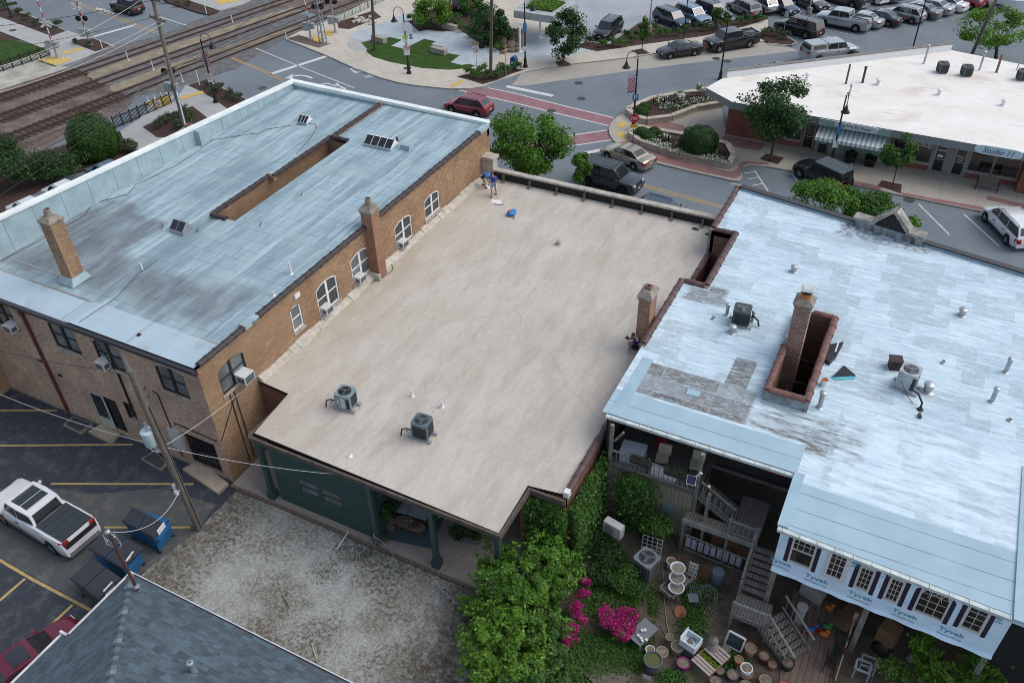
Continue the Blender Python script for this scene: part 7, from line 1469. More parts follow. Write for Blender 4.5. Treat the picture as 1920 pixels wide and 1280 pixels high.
for px in((300,240),(325,225),(345,215),(362,222),(335,240),(355,235),(310,232)):shrub_px('low shrub in the triangular bed by the crossarm pole',px,15,.6,520,.15,'sage',group='shrubs of the triangular bed',stems=False)
for px in((880,142),(897,146),(915,149),(935,146),(950,138),(968,132),(905,138),(940,136)):shrub_px('low shrub in the mulch bed at the plaza corner',px,13,.7,450,.16,'mid',group='shrubs of the plaza corner bed',stems=False)
for px in((1130,90),(1150,87),(1165,88),(1185,80),(1195,72),(1215,74),(1235,70),(1250,66),(1270,68),(1285,62),(1300,58),(1320,58),(1345,52),(1365,50),(1385,46),(1105,84),(1175,72),(1205,60),(1225,58),(1405,44),(1425,40)):shrub_px('low shrub in the long planted bed between the lot and the sidewalk',px,rng.uniform(8,13),.7,330,.18,'mid' if rng.random()<.6 else 'dark',z=.16,group='shrubs of the long planted bed',stems=False)
for px in((1440,66),(1455,68),(1470,74),(1430,70)):shrub_px('shrub on the kerbed island beside the long black suv',px,11,.7,330,.18,'sage',z=.15,group='shrubs of the kerbed island',stems=False)
for px in((775,40),(790,50),(800,56),(858,52),(870,60),(885,70),(905,72),(925,84),(935,95),(860,40),(840,44),(955,72)):shrub_px('shrub in the mulch bed under the plaza trees',px,12,.7,380,.18,'mid',group='shrubs under the plaza trees',stems=False)
M_stone=brick('stacked_limestone',(.42,.38,.30),(.5,.46,.38),(.22,.2,.17),bw=.5,rh=.14)
def planter(px,label,soil):
    P=[Vector(p)for p in GPp(px,KH)];t=thing('stone_planter',label,'planter',tuple(sum(P,Vector())/len(P)));q=MB()
    for a,b in zip(P,P[1:]+P[:1]):q.bar(a+Vector((0,0,.23)),b+Vector((0,0,.23)),.38,.46)
    q.build('wall',M_stone,t);q=MB()
    for a,b in zip(P,P[1:]+P[:1]):q.bar(a+Vector((0,0,.5)),b+Vector((0,0,.5)),.5,.08)
    q.build('wall_cap',mat('planter_cap',(.5,.46,.38),.9),t);q=MB();q.prism(P,KH,KH+.4);q.build('soil',M_mulch,t);return t
planter([(1176,213),(1194,227),(1212,232),(1258,226),(1305,208),(1352,200),(1352,186),(1318,178),(1275,182),(1222,192),(1192,205)],'curving stone planter with flowers at the street corner, upper one',None)
planter([(1180,256),(1200,272),(1260,292),(1320,306),(1366,316),(1374,300),(1362,278),(1300,264),(1236,253),(1196,247)],'stone planter holding the big domed shrub, lower one',None)
kz=KH+.4
for px,r,lab in(((1209,205),12,'small clipped box ball in the upper stone planter, left'),((1204,213),13,'small clipped box ball in the upper stone planter, front'),((1203,252),14,'small clipped box ball in the lower stone planter, left'),((1216,259),16,'small clipped box ball in the lower stone planter, front'),((1226,252),12,'small clipped box ball in the lower stone planter, right')):shrub_px(lab,px,r,.55,1500,.1,'box',z=kz,shell=.9,cs=.25,clumps=40,group='box balls in the stone planters')
shrub_px('big domed clipped shrub in the lower stone planter',(1310,280),35,1.75,9000,.13,'dark',z=kz,shell=.92,cs=.22,clumps=90)
M_wf=leafmat('petals_white',(.5,.5,.44),(.65,.66,.6),(.72,.72,.68),.1);M_rf=leafmat('petals_magenta',(.30,.006,.10),(.42,.01,.16),(.55,.03,.24),.2)
def flowers(label,px,n,spread,z,m,size,h,group,cat='flowers'):
    b=G(*px,z);s=spread*mpp(b);P=[(b.x+rng.gauss(0,s*.5),b.y+rng.gauss(0,s*.5),b.z+.05+rng.random()*h)for _ in range(n)];t=thing('flowering_plant',label,cat,tuple(b),group=group);leaves('petals',P,[(0,0,1)]*n,size,m,t,.9)
    P=[(b.x+rng.gauss(0,s*.55),b.y+rng.gauss(0,s*.55),b.z+.03+rng.random()*h*.8)for _ in range(n*2)];leaves('foliage',P,[(0,0,1)]*(n*2),size*1.1,gl('mid'),t);return t
for px in((1232,196),(1245,205),(1255,200),(1268,204),(1285,198),(1300,193),(1318,190),(1335,188),(1240,188),(1275,192),(1228,268),(1242,276),(1255,280),(1248,262),(1325,298),(1345,303),(1270,288),(1335,290)):flowers('white flowers in the stone planters at the street corner',px,45,11,kz,M_wf,.13,.4,'white flowers in the planters')
flowers('red flowers at the back of the upper stone planter',(1284,183),40,8,kz,M_rf,.12,.5,None);flowers('red flowers in the upper stone planter near its left end',(1226,193),25,5,kz,M_rf,.12,.45,None)
for px,lab in(((1271,196),'white hydrangea standard in the upper stone planter, left'),((1312,184),'white hydrangea standard in the upper stone planter, right')):
    b=G(*px,kz);t=thing('hydrangea_standard',lab,'flowering shrub',tuple(b));P,N,K=crown_pts((b.x,b.y,b.z+1.0),(.6,.6,.5),700,16,.35);leaves('petals',P,N,.16,M_wf,t,.9);P,N,K=crown_pts((b.x,b.y,b.z+.85),(.5,.5,.45),300,10,.4);leaves('foliage',P,N,.14,gl('mid'),t);q=MB();q.tube([b,b+Vector((0,0,.9))],.03,6);q.build('stem',mat('bark',(.1,.075,.055)),t)
pickets(G(1232,262,kz),G(1360,292,kz),.5,'low black picket edging behind the domed shrub',sp=.18,posts=6,r=.03);pickets(G(1225,196,kz),G(1345,182,kz),.5,'low black picket edging behind the upper planter flowers',sp=.18,posts=6,r=.03)
def slat_bench(base,rz,label):
    t=thing('park_bench',label,'bench',tuple(base),rz,wo=False);q=MB()
    for k in range(4):q.bx(-.8,.8,-.1+k*.12,-.01+k*.12,.42,.46)
    q.build('seat',flat('grey_bench_slats',(.18,.17,.155),.7),t,world=False);q=MB()
    for k in range(3):q.bx(-.8,.8,.4+.02*k,.44+.02*k,.55+k*.15,.65+k*.15)
    q.build('backrest',flat('grey_bench_slats',(.18,.17,.155)),t,world=False)
    for x in(-.75,.75):
        q=MB();q.bx(x-.03,x+.03,-.1,-.05,0,.62);q.bx(x-.03,x+.03,.38,.43,0,.95);q.bx(x-.03,x+.03,-.1,.4,.38,.42);q.bx(x-.03,x+.03,-.1,.38,.6,.64);q.build('leg',M_lamp,t,world=False)
slat_bench(G(1848,358,KH),R(-2),'slatted grey bench under the Studio window')
for px,lab in(((1593,303),'black square planter with clipped plant left of the Scoop door'),((1630,310),'black square planter with clipped plant right under the awning')):
    b=G(*px,KH);t=thing('planter_box',lab,'planter',tuple(b));q=MB();q.hexa([(b.x-.35,b.y-.35,b.z),(b.x+.35,b.y-.35,b.z),(b.x+.35,b.y+.35,b.z),(b.x-.35,b.y+.35,b.z),(b.x-.45,b.y-.45,b.z+.7),(b.x+.45,b.y-.45,b.z+.7),(b.x+.45,b.y+.45,b.z+.7),(b.x-.45,b.y+.45,b.z+.7)]);q.build('box',M_lamp,t);P,N,K=crown_pts((b.x,b.y,b.z+.75),(.45,.45,.3),500,10,.4);leaves('foliage',P,N,.12,gl('dark'),t)
b=G(1541,284,KH);t=thing('sandwich_board','small dark sandwich board on the walk by the sage shop','sign',tuple(b));q=MB()
for s in(-1,1):q.hexa([(b.x-.3,b.y+s*.28,b.z),(b.x+.3,b.y+s*.28,b.z),(b.x+.3,b.y+s*.24,b.z),(b.x-.3,b.y+s*.24,b.z),(b.x-.3,b.y+s*.03,b.z+1.0),(b.x+.3,b.y+s*.03,b.z+1.0),(b.x+.3,b.y,b.z+1.0),(b.x-.3,b.y,b.z+1.0)])
q.build('board',flat('chalk_board',(.03,.028,.026),.8),t);q=MB();q.bar((b.x-.33,b.y-.29,b.z),(b.x-.33,b.y-.03,b.z+1.02),.05);q.bar((b.x+.33,b.y-.29,b.z),(b.x+.33,b.y-.03,b.z+1.02),.05);q.build('frame',flat('brown_wood',(.2,.1,.05),.7),t)
for px in((345+0,0),):pass
for px in((293,31),(24,57),(500+112,0),(1085,156),(1090,185),(1034,208),(764,128),(1343,110),(1364,115),(492,165),(1705,375),(1757,87)):
    b=G(*px,KH+.014 if px in((24,57),(764,128))else.013);q=MB();q.lathe([(.42,0),(.42,.006),(.36,.006),(.36,.003),(.001,.004)],20,0,b);tag(q.build('manhole_cover',flat('cast_iron_cover',(.05,.05,.05),.7)),'round iron manhole cover set in the pavement','manhole cover','manhole covers')
# ================================================================ PEOPLE
def skin(name,V_,E_,Rd,m,parent,sub=2):
    me=bpy.data.meshes.new(name);me.from_pydata(V_,E_,[]);o=bpy.data.objects.new(name,me);col.objects.link(o)
    md=o.modifiers.new('s','SKIN');o.modifiers.new('d','SUBSURF').levels=sub
    for i,r in enumerate(Rd):me.skin_vertices[0].data[i].radius=r if isinstance(r,tuple)else(r,r)
    me.skin_vertices[0].data[0].use_root=True
    dg=bpy.context.evaluated_depsgraph_get();dg.update();nm=bpy.data.meshes.new_from_object(o.evaluated_get(dg));bpy.data.objects.remove(o);bpy.data.meshes.remove(me)
    nm.name=name;nm.materials.clear();nm.materials.append(m);nm.shade_smooth();q=bpy.data.objects.new(name,nm);col.objects.link(q);q.parent=parent;return q
M_skin=flat('skin',(.42,.24,.17),.55);M_hair=flat('dark_hair',(.025,.017,.013),.7)
def person(label,base,rz,J,shirt,shorts,shoe,hair=M_hair,bag=None,stripe=None,socks=None):
    """J: joint positions (x forward, y left, z up)"""
    t=thing('person',label,'person',tuple(base),rz,wo=False);Jv={k:Vector(v)for k,v in J.items()}
    names=['pelvis','waist','chest','neck','head'];V_=[Jv[n]for n in names];Rd=[(.15,.125),(.13,.105),(.165,.12),.058,.06];E_=[(0,1),(1,2),(2,3),(3,4)]
    def chain(start,pts,rs):
        p=start
        for v,r in zip(pts,rs):V_.append(v);Rd.append(r);E_.append((p,len(V_)-1));p=len(V_)-1
    for s in 'LR':
        k,a,toe=Jv['knee'+s],Jv['ankle'+s],Jv['toe'+s];h=Jv['hip'+s];chain(0,[h,h.lerp(k,.5),k,k.lerp(a,.4),a,toe],[.10,.088,.06,.058,.04,.036])
        sh,el,wr=Jv['sh'+s],Jv['el'+s],Jv['wr'+s];chain(2,[sh,sh.lerp(el,.5),el,el.lerp(wr,.35),wr],[.062,.052,.042,.04,.028])
    skin('body',V_,E_,Rd,M_skin,t)
    hd=Jv['head'];fw=Jv.get('look',Vector((1,0,-.2)));fw=Vector(fw).normalized();up=(hd-Jv['neck']).normalized();sd=up.cross(fw).normalized();up=fw.cross(sd).normalized()
    M=Matrix((fw,sd,up)).transposed();q=MB();c=hd+up*.07;q.ell(c,(.10,.078,.125),14,10,0,M);q.ell(c+fw*.10-up*.01,(.022,.016,.026),8,6,0,M)
    for s in(-1,1):q.ell(c+sd*s*.08-up*.01,(.02,.012,.033),8,6,0,M);q.ell(c+fw*.088+sd*s*.032+up*.022,(.012,.014,.009),8,6,1,M)
    q.ell(c+fw*.09-up*.062,(.012,.028,.008),8,5,2,M);q.build('head',[M_skin,M_hair,flat('lips',(.30,.11,.10))],t,world=False,smooth=70)
    q=MB();q.ell(c-fw*.022+up*.032,(.105,.088,.112),14,9,0,M);q.build('hair',hair,t,world=False,smooth=70)
    for s in 'LR':
        el,wr=Jv['el'+s],Jv['wr'+s];d=(wr-el).normalized();cs=d.cross(Vector((0,0,1)));cs=cs.normalized()if cs.length>.1 else Vector((0,1,0));n=cs.cross(d);V2=[wr,wr+d*.045,wr+d*.085];R2=[(.026,.02),(.036,.016),(.036,.015)];E2=[(0,1),(1,2)]
        for i,(L,off)in enumerate(((.062,-.03),(.072,-.01),(.068,.01),(.052,.03))):
            b0=len(V2);V2+=[wr+d*.09+cs*off,wr+d*(.09+L*.5)+cs*off*1.1+n*-.01,wr+d*(.09+L*.85)+cs*off*1.1+n*-.035];R2+=[.0095,.0085,.007];E2+=[(2,b0),(b0,b0+1),(b0+1,b0+2)]
        b0=len(V2);V2+=[wr+d*.04+cs*-.045,wr+d*.075+cs*-.065+n*-.015];R2+=[.011,.008];E2+=[(1,b0),(b0,b0+1)]
        skin('hand',V2,E2,R2,M_skin,t,1)
    V3=[Jv['pelvis']*.55+Jv['waist']*.45,Jv['waist'],Jv['chest'],Jv['chest'].lerp(Jv['neck'],.7)];R3=[(.19,.15),(.17,.145),(.195,.15),.085];E3=[(0,1),(1,2),(2,3)]
    for s in 'LR':sh,el=Jv['sh'+s],Jv['el'+s];b0=len(V3);V3+=[sh,sh.lerp(el,.5),sh.lerp(el,.72)];R3+=[.085,.08,.078];E3+=[(2,b0),(b0,b0+1),(b0+1,b0+2)]
    skin('shirt',V3,E3,R3,shirt,t)
    V4=[Jv['pelvis']];R4=[(.185,.155)];E4=[]
    for s in 'LR':h,k=Jv['hip'+s],Jv['knee'+s];b0=len(V4);V4+=[h,h.lerp(k,.5),h.lerp(k,.86)];R4+=[.125,.115,.10];E4+=[(0,b0),(b0,b0+1),(b0+1,b0+2)]
    skin('shorts',V4,E4,R4,shorts,t)
    for s in 'LR':
        a,toe=Jv['ankle'+s],Jv['toe'+s];d=(toe-a);d.z=0;d=d.normalized()if d.length>.01 else Vector((1,0,0));q=MB();z=min(a.z,toe.z)-.04;ang=math.atan2(d.y,d.x);c=a+d*.06;q.ell((c.x,c.y,max(.045,z+.02)),(.15,.055,.05),12,8,0,Matrix.Rotation(ang,3,'Z'));q.ell((a.x,a.y,a.z-.0),(.05,.048,.06),10,7);q.build('shoe',shoe,t,world=False,smooth=60)
    return t
royal=flat('royal_blue_cloth',(.015,.06,.32),.85);navyc=flat('navy_cloth',(.012,.02,.14),.85);greyc=flat('grey_cloth',(.30,.33,.40),.9);creamc=flat('cream_cloth',(.48,.45,.40),.9);darkc=flat('dark_cloth',(.015,.015,.022),.9);M_shoed=flat('dark_shoe',(.025,.022,.02),.7);M_shoew=flat('white_shoe',(.6,.6,.6),.6);M_paper=flat('white_sheet',(.75,.78,.80),.7)
p=G(926,366,zc);face=math.atan2((-hf-hx*.25).y,(-hf-hx*.25).x)
t=person('person in a blue polo and pale shorts walking on the beige roof holding white paper',(p.x,p.y,zc),face,dict(pelvis=(0,0,.93),waist=(.01,0,1.1),chest=(.04,0,1.33),neck=(.07,0,1.51),head=(.11,0,1.6),look=(1,.1,-.55),
    hipL=(0,.1,.88),hipR=(0,-.1,.88),kneeL=(-.02,.11,.5),kneeR=(.2,-.1,.5),ankleL=(-.22,.12,.12),ankleR=(.24,-.1,.09),toeL=(-.1,.13,.05),toeR=(.38,-.1,.04),shL=(.03,.21,1.4),shR=(.03,-.21,1.4),elL=(-.03,.31,1.13),elR=(-.05,-.28,1.12),wrL=(.14,.33,.93),wrR=(.06,-.3,.88)),royal,greyc,M_shoed)
q=MB();q.hexa([(.12,.3,.72),(.36,.28,.78),(.36,.29,.78),(.12,.31,.72),(.1,.32,1.0),(.34,.3,1.06),(.34,.31,1.06),(.1,.33,1.0)]);tag(q.xf(Matrix.Translation(t.location)@Matrix.Rotation(face,4,'Z')).build('paper_sheet',M_paper),'white paper held by the walking person in the blue polo','paper')
p=G(908,350,zc);face2=math.atan2((hx*.8-hf*.5).y,(hx*.8-hf*.5).x)
t=person('person in a bright blue shirt and cream shorts bending over by the brick wall',(p.x,p.y,zc),face2,dict(pelvis=(-.1,0,.88),waist=(.08,0,.98),chest=(.32,0,1.0),neck=(.48,0,.97),head=(.57,0,.92),look=(.5,0,-1),
    hipL=(-.08,.1,.83),hipR=(-.08,-.1,.83),kneeL=(-.08,.13,.46),kneeR=(.18,-.12,.47),ankleL=(-.18,.13,.1),ankleR=(.16,-.13,.1),toeL=(-.02,.14,.04),toeR=(.32,-.14,.04),shL=(.36,.2,.98),shR=(.36,-.2,.98),elL=(.42,.24,.7),elR=(.46,-.22,.7),wrL=(.48,.2,.46),wrR=(.52,-.18,.46)),flat('bright_blue_cloth',(.02,.13,.42),.85),creamc,M_shoed)
q=MB();q.ell((-.02,.02,.86),(.2,.21,.1),12,7);q.ell((.02,-.2,.8),(.12,.07,.12),10,6);q.build('waist_bag',flat('black_bag',(.012,.012,.014),.8),t,world=False,smooth=60)
p=G(1190,657,zc);face3=math.atan2((-hx-hf*.1).y,(-hx-hf*.1).x)
t=person('person crouching by the slim red chimney aiming a camera, navy jersey and white shoes',(p.x,p.y,zc),face3,dict(pelvis=(-.05,0,.34),waist=(-.02,0,.5),chest=(.04,0,.73),neck=(.08,0,.9),head=(.13,0,.98),look=(1,0,-.35),
    hipL=(-.03,.1,.32),hipR=(-.03,-.1,.32),kneeL=(.36,.14,.5),kneeR=(.34,-.15,.46),ankleL=(.3,.14,.1),ankleR=(.22,-.15,.1),toeL=(.45,.15,.04),toeR=(.37,-.16,.04),shL=(.05,.2,.8),shR=(.05,-.2,.8),elL=(.24,.24,.62),elR=(.22,-.22,.62),wrL=(.36,.1,.82),wrR=(.36,-.08,.82)),navyc,darkc,M_shoew)
q=MB();q.ell((.0,.0,.80),(.15,.23,.05),12,6);q.ell((-.03,0,.5),(.175,.18,.035),12,6);q.build('jersey_stripe',M_sgn,t,world=False,smooth=60)
q=MB();q.bx(.40,.5,-.07,.1,.86,.98);q.cyl((.5,.01,.92),(.58,.01,.92),.035);q.v=[tuple(Vector(v))for v in q.v];tag(q.xf(Matrix.Translation(t.location)@Matrix.Rotation(face3,4,'Z')).build('camera',M_blk),'black camera held up by the crouching person','camera')
p=G(1589,345,.13);person('person in a pale top and dark shorts standing behind the black off road car',(p.x,p.y,KH),math.atan2(-hx.y,-hx.x),dict(pelvis=(0,0,.93),waist=(.01,0,1.1),chest=(.03,0,1.33),neck=(.05,0,1.5),head=(.08,0,1.59),look=(1,0,-.3),
    hipL=(0,.1,.88),hipR=(0,-.1,.88),kneeL=(.04,.11,.49),kneeR=(.02,-.11,.49),ankleL=(0,.12,.09),ankleR=(-.04,-.12,.09),toeL=(.13,.13,.04),toeR=(.09,-.13,.04),shL=(.02,.2,1.4),shR=(.02,-.2,1.4),elL=(.02,.27,1.12),elR=(0,-.27,1.12),wrL=(.2,.24,1.0),wrR=(.18,-.24,1.0)),flat('pale_pink_cloth',(.45,.32,.26),.9),darkc,M_shoed,hair=flat('grey_hair',(.12,.13,.10),.8))
def lying(px,z,w,d,h,rz,m,name,label,cat):b=G(*px,z);q=MB();q.box((b.x,b.y,z+h/2+.004),(w,d,h),rz);return tag(q.build(name,m),label,cat)
lying((930,378),zc,.62,.42,.012,.25,M_paper,'paper_sheet','white sheet lying flat beside the paper roll','paper');lying((919,352),zc,.6,.4,.012,.1,M_paper,'paper_sheet','white sheet lying at the feet of the two people','paper')
lying((974,360),zc,.4,.28,.01,.4,flat('faded_patch',(.46,.48,.5),.8),'roof_patch','faint pale patch on the roof right of the walking person','patch')
b=G(937,384,zc);q=MB();d=Vector((.9,.45,0)).normalized();q.cyl(b+Vector((0,0,.08))-d*.22,b+Vector((0,0,.08))+d*.22,.075,.075,14);q.cyl(b+Vector((0,0,.08))-d*.28,b+Vector((0,0,.08))+d*.28,.022,.022,8,1);tag(q.build('paper_roll',[M_paper,M_blk],smooth=40),'white paper roll with black core ends on the beige roof','paper roll')
b=G(959,403,zc);t=thing('backpack','bright blue backpack with a red patch lying on the beige roof','backpack',tuple(b));q=MB();q.ell((b.x,b.y,zc+.16),(.3,.36,.17),14,9);q.ell((b.x+.05,b.y+.24,zc+.18),(.2,.16,.14),10,7);q.build('bag',flat('bright_blue_nylon',(.01,.19,.50),.6),t,smooth=60);q=MB();q.ell((b.x-.06,b.y-.03,zc+.29),(.15,.15,.06),10,6);q.build('pocket',flat('coral_nylon',(.50,.07,.05),.6),t,smooth=60);q=MB();q.tube([(b.x+.2,b.y-.2,zc+.1),(b.x+.34,b.y-.3,zc+.06),(b.x+.4,b.y-.38,zc+.03)],.03,6);q.build('strap',M_blk,t)
b=G(1544,722,zr+.05);t=thing('paint_bucket','white bucket filled with orange sealant beside the light well','bucket',tuple(b));q=MB();q.lathe([(.15,0),(.18,.36),(.165,.36),(.16,.3)],16,0,b);q.build('pail',M_wht,t,smooth=40);q=MB();q.lathe([(.163,.31),(.001,.325)],16,0,b);q.build('contents',flat('orange_sealant',(.35,.11,.03),.7),t)
b=[G(*p,zr+.06)for p in((1560,708),(1582,686),(1604,705))];q=MB();q.prism(b,zr+.06,zr+.12);tag(q.build('tarp_scrap',flat('black_plastic',(.01,.012,.012),.35)),'crumpled black plastic scrap lying by the bucket','plastic sheet');b=[G(*p,zr+.06)for p in((1557,709),(1560,703),(1603,706),(1602,711),(1570,713))];q=MB();q.prism(b,zr+.05,zr+.09);tag(q.build('foil_strip',flat('cyan_film',(.10,.42,.50),.5)),'cyan strip under the black plastic scrap','film strip')
b=[G(*p,zr+.25)for p in((1545,648),(1582,641),(1568,668),(1556,680),(1544,672))];q=MB();q.prism(b,zr+.08,zr+.28);tag(q.build('folded_cover',flat('black_plastic',(.01,.012,.012))),'folded black cover propped at the right of the light well','cover');q=MB();q.bar(G(1566,660,zr+.3),G(1573,640,zr+.55),.07);tag(q.build('white_tube',M_wht),'short white tube leaning on the folded black cover','tube')
b=G(1676,688,zr+.1);q=MB();q.box((b.x,b.y,zr+.3),(.5,.5,.5),.3);q.box((b.x,b.y,zr+.6),(.6,.56,.06),.3);tag(q.build('dark_box',flat('dark_red_box',(.03,.015,.018),.6)),'dark box just behind the silver condenser','box')
# ================================================================ REAR LOT
def dumpster(px,label,front,z=1.32):
    P=[G(x,y,z)for x,y in px];c=sum(P,Vector())/4;t=thing('dumpster',label,'dumpster',(c.x,c.y,0),group='dumpsters');B=[c+(p-c)*.90 for p in P];Bo=[c+(p-c)*.82 for p in P]
    q=MB();q.add([(p.x,p.y,.12)for p in Bo]+[(p.x,p.y,z-.06)for p in B],[(0,1,2,3),(0,1,5,4),(1,2,6,5),(2,3,7,6),(3,0,4,7),(4,5,6,7)]);o=q.build('bin',front,t)
    q=MB();e1=P[1]-P[0];e2=P[3]-P[0];n=9
    for h in range(2):
        a0,a1=P[0]+e2*(.02+.5*h),P[0]+e2*(.48+.5*h);q.hexa([a0-Vector((0,0,.07)),a0+e1-Vector((0,0,.07)),a1+e1-Vector((0,0,.07)),a1-Vector((0,0,.07)),a0,a0+e1,a1+e1,a1])
        for i in range(n):f=.06+.88*i/(n-1);q.bar(a0+(a1-a0)*f+e1*.04,a0+(a1-a0)*f+e1*.96,.045,.10,1)
    q.build('lid',[flat('dumpster_lid',(.022,.025,.034),.5),flat('dumpster_lid_rib',(.055,.062,.08),.45)],t)
    q=MB();m0,m1=(B[2]+B[3])/2,(B[1]+B[2])/2;d=(B[3]-B[2]).normalized();w=(m0-c);w.z=0;w.normalize();q.bar(m0-d*.5+w*.06+Vector((0,0,-.35)),m0+d*.5+w*.06+Vector((0,0,-.35)),.16,.2);q.build('fork_sleeve',front,t)
    q=MB();q.bar(m0-d*.25+w*.02+Vector((0,0,-.05)),m0+d*.3+w*.02+Vector((0,0,-.05)),.05,.3);q.build('notice',flat('sign_white',(.68,.7,.7)),t)
    q=MB()
    for p in Bo:q.cyl((p.x,p.y,.0),(p.x,p.y,.12),.07,.07,8)
    q.build('caster',M_blk,t)
bl=flat('dumpster_blue',(.015,.11,.27),.5);gn=flat('dumpster_green',(.03,.065,.04),.6)
dumpster([(227,976),(246,948),(320,970),(290,1010)],'blue dumpster with black ribbed lid nearest the utility pole',bl);dumpster([(163,1027),(205,990),(263,1024),(231,1066)],'blue dumpster in the middle of the three',bl);dumpster([(129,1083),(171,1044),(226,1080),(186,1124)],'dark green dumpster nearest the shingled roof',gn)
def stick(px,z0,z1,r,m,name,label,cat):a,b=G(*px[0],z0),G(*px[1],z1);q=MB();q.tube([a,b],r,6);return tag(q.build(name,m),label,cat)
stick(((631,1030),(653,996)),.05,.25,.025,M_wht,'white_pipe','thin white pipe lying by the green siding wall','pipe');stick(((584,1205),(595,1240)),.03,.05,.03,mat('pale_stick',(.5,.47,.4)),'white_stick','pale stick lying on the gravel near the shingled roof','stick');stick(((528,1115),(540,1132)),.03,.05,.03,M_pole,'twig','dark twig lying on the left side of the gravel','twig')
b=G(653,992);q=MB();q.lathe([(.1,0),(.12,.1),(.05,.16),(.001,.17)],12,0,b);tag(q.build('drain_cap',M_conc),'round concrete drain cap at the wall foot','drain cap')
P=[];N=[]
def dens(cx,cy,r,n,hh=.1):
    for _ in range(n):
        g=G(cx+rng.gauss(0,r),cy+rng.gauss(0,r*.7));P.append((g.x,g.y,.02+rng.random()*hh));N.append((rng.gauss(0,1),rng.gauss(0,1),.4))
for a in((660,1030,22,900),(700,1035,18,500),(740,1065,25,400),(600,1180,40,500),(840,1110,30,700),(850,1200,30,900),(800,1270,60,900),(520,1010,40,500),(430,1010,40,400),(560,1220,40,600),(610,1075,20,500),(880,1150,15,900)):dens(*a)
tag(leaves('weeds',P,N,.09,leafmat('weed_leaves',(.035,.04,.015),(.07,.075,.03),(.12,.10,.05),.1),aspect=.3),'sparse dry weeds and tufts growing through the gravel yard','weeds',kind='stuff')
# ================================================================ PATIO UNDER THE BEIGE ROOF
lying((775,985),.1,2.6,2.2,.012,R(12),plank('blue_rug',(.10,.15,.18),.08,0,c2=(.07,.11,.13)),'rug','blue grey rug on the patio slab','rug')
b=G(770,992,.1);t=thing('coffee_table','rustic live edge log table on the blue rug','table',tuple(b));q=MB();q.prism([(b.x+x,b.y+y)for x,y in((-.8,-.2),(-.5,-.32),(.4,-.3),(.8,-.15),(.85,.12),(.5,.28),(-.3,.3),(-.75,.15))],.5,.6,0,1);q.build('top',[flat('grey_slab_wood',(.20,.17,.14),.8),flat('red_brown_edge',(.24,.10,.06),.8)],t)
for x,y in((-.5,-.18),(-.5,.2),(.55,-.15),(.55,.18)):q=MB();q.bar((b.x+x*1.15,b.y+y*1.2,.1),(b.x+x,b.y+y,.52),.05);q.build('leg',flat('red_brown_edge',(.24,.1,.06)),t)
b=G(775,985,.62);flowers('small red and white posy on the log table',(777,984),60,9,.62,M_rf,.07,.2,None);flowers('small white posy beside the red one on the log table',(770,983),40,7,.62,M_wf,.07,.2,None)
b=G(773,962,.1);t=thing('daybed','outdoor daybed with two pale grey cushions on the patio','sofa',tuple(b));q=MB();q.box((b.x,b.y,.3),(2.0,.9,.3),.1);q.build('frame',plank('daybed_wood',(.10,.09,.08),.1,0),t)
for s in(-1,1):q=MB();q.box((b.x+s*.5*math.cos(.1),b.y+s*.5*math.sin(.1)-.02,.53),(.96,.85,.16),.1);q.build('cushion',flat('pale_cushion',(.42,.47,.50),.9),t)
q=MB();q.box((b.x+.25,b.y+.4,.75),(.9,.15,.4),.1);q.build('backrest',flat('pale_cushion',(.42,.47,.5)),t)
def potted(px,label,z,pr,ph,fr,fh,kind,mp,n=500,leaf=.14,group=None,name='potted_plant'):
    b=G(*px,z);t=thing(name,label,'potted plant',tuple(b),group=group);q=MB();q.lathe([(pr*.75,0),(pr,ph),(pr*1.08,ph),(pr*1.08,ph-.05*0+.0),(pr*.9,ph-.02),(.001,ph-.05)],16,0,b);q.build('pot',mp,t,smooth=40);P,N,K=crown_pts((b.x,b.y,b.z+ph+fh*.5),(fr,fr,fh*.6),n,9,.45,.3,.4);leaves('foliage',P,N,leaf,gl(kind),t);return t
M_terra=mat('terracotta',(.33,.13,.07),.85,c2=(.22,.09,.055),sc=4);M_stonepot=mat('grey_stone_pot',(.24,.22,.19),.9);M_tanpot=mat('tan_pot',(.34,.29,.22),.9)
potted((733,990),'tall dark green potted palm beside the siding wall corner',.1,.28,.45,.7,1.7,'dark',M_stonepot,900,.3);potted((893,1015),'potted plant in a grey pot under the roof corner',.1,.25,.4,.6,.6,'mid',M_stonepot,500)
b=G(870,985,1.5);P,N,K=crown_pts(b,(.75,.7,.75),2600,20,.4);tag(leaves('trailing_plant',P,N,.16,gl('dark')),'dark trailing plant hanging below the roof corner','hanging plant')
q=MB();a,b=G(705,1022),G(738,1045)
for z in(.35,.65):q.bar((a.x,a.y,z),(b.x,b.y,z),.05)
for p,h in((a,.9),(b,.95)):q.bar((p.x,p.y,0),(p.x,p.y,h),.06)
tag(q.build('pipe_rail',M_galv),'short grey pipe rail at the edge of the patio','railing')
potted((722,1016),'small teal leafed pot behind the pipe rail',.1,.12,.2,.2,.3,'sage',M_stonepot,120,.1)
b=G(803,970,.1);t=thing('chair','patio chair with a red checked cushion behind the green post','chair',tuple(b));q=MB();q.box((b.x,b.y,.55),(.55,.5,.08),.2);q.box((b.x,b.y+.25,.8),(.55,.08,.5),.2);q.build('seat',flat('red_check',(.36,.04,.06),.9),t);q=MB()
for sx in(-.22,.22):
    for sy in(-.2,.2):q.bar((b.x+sx,b.y+sy,.1),(b.x+sx,b.y+sy,.5),.04)
q.build('leg',M_blk,t)
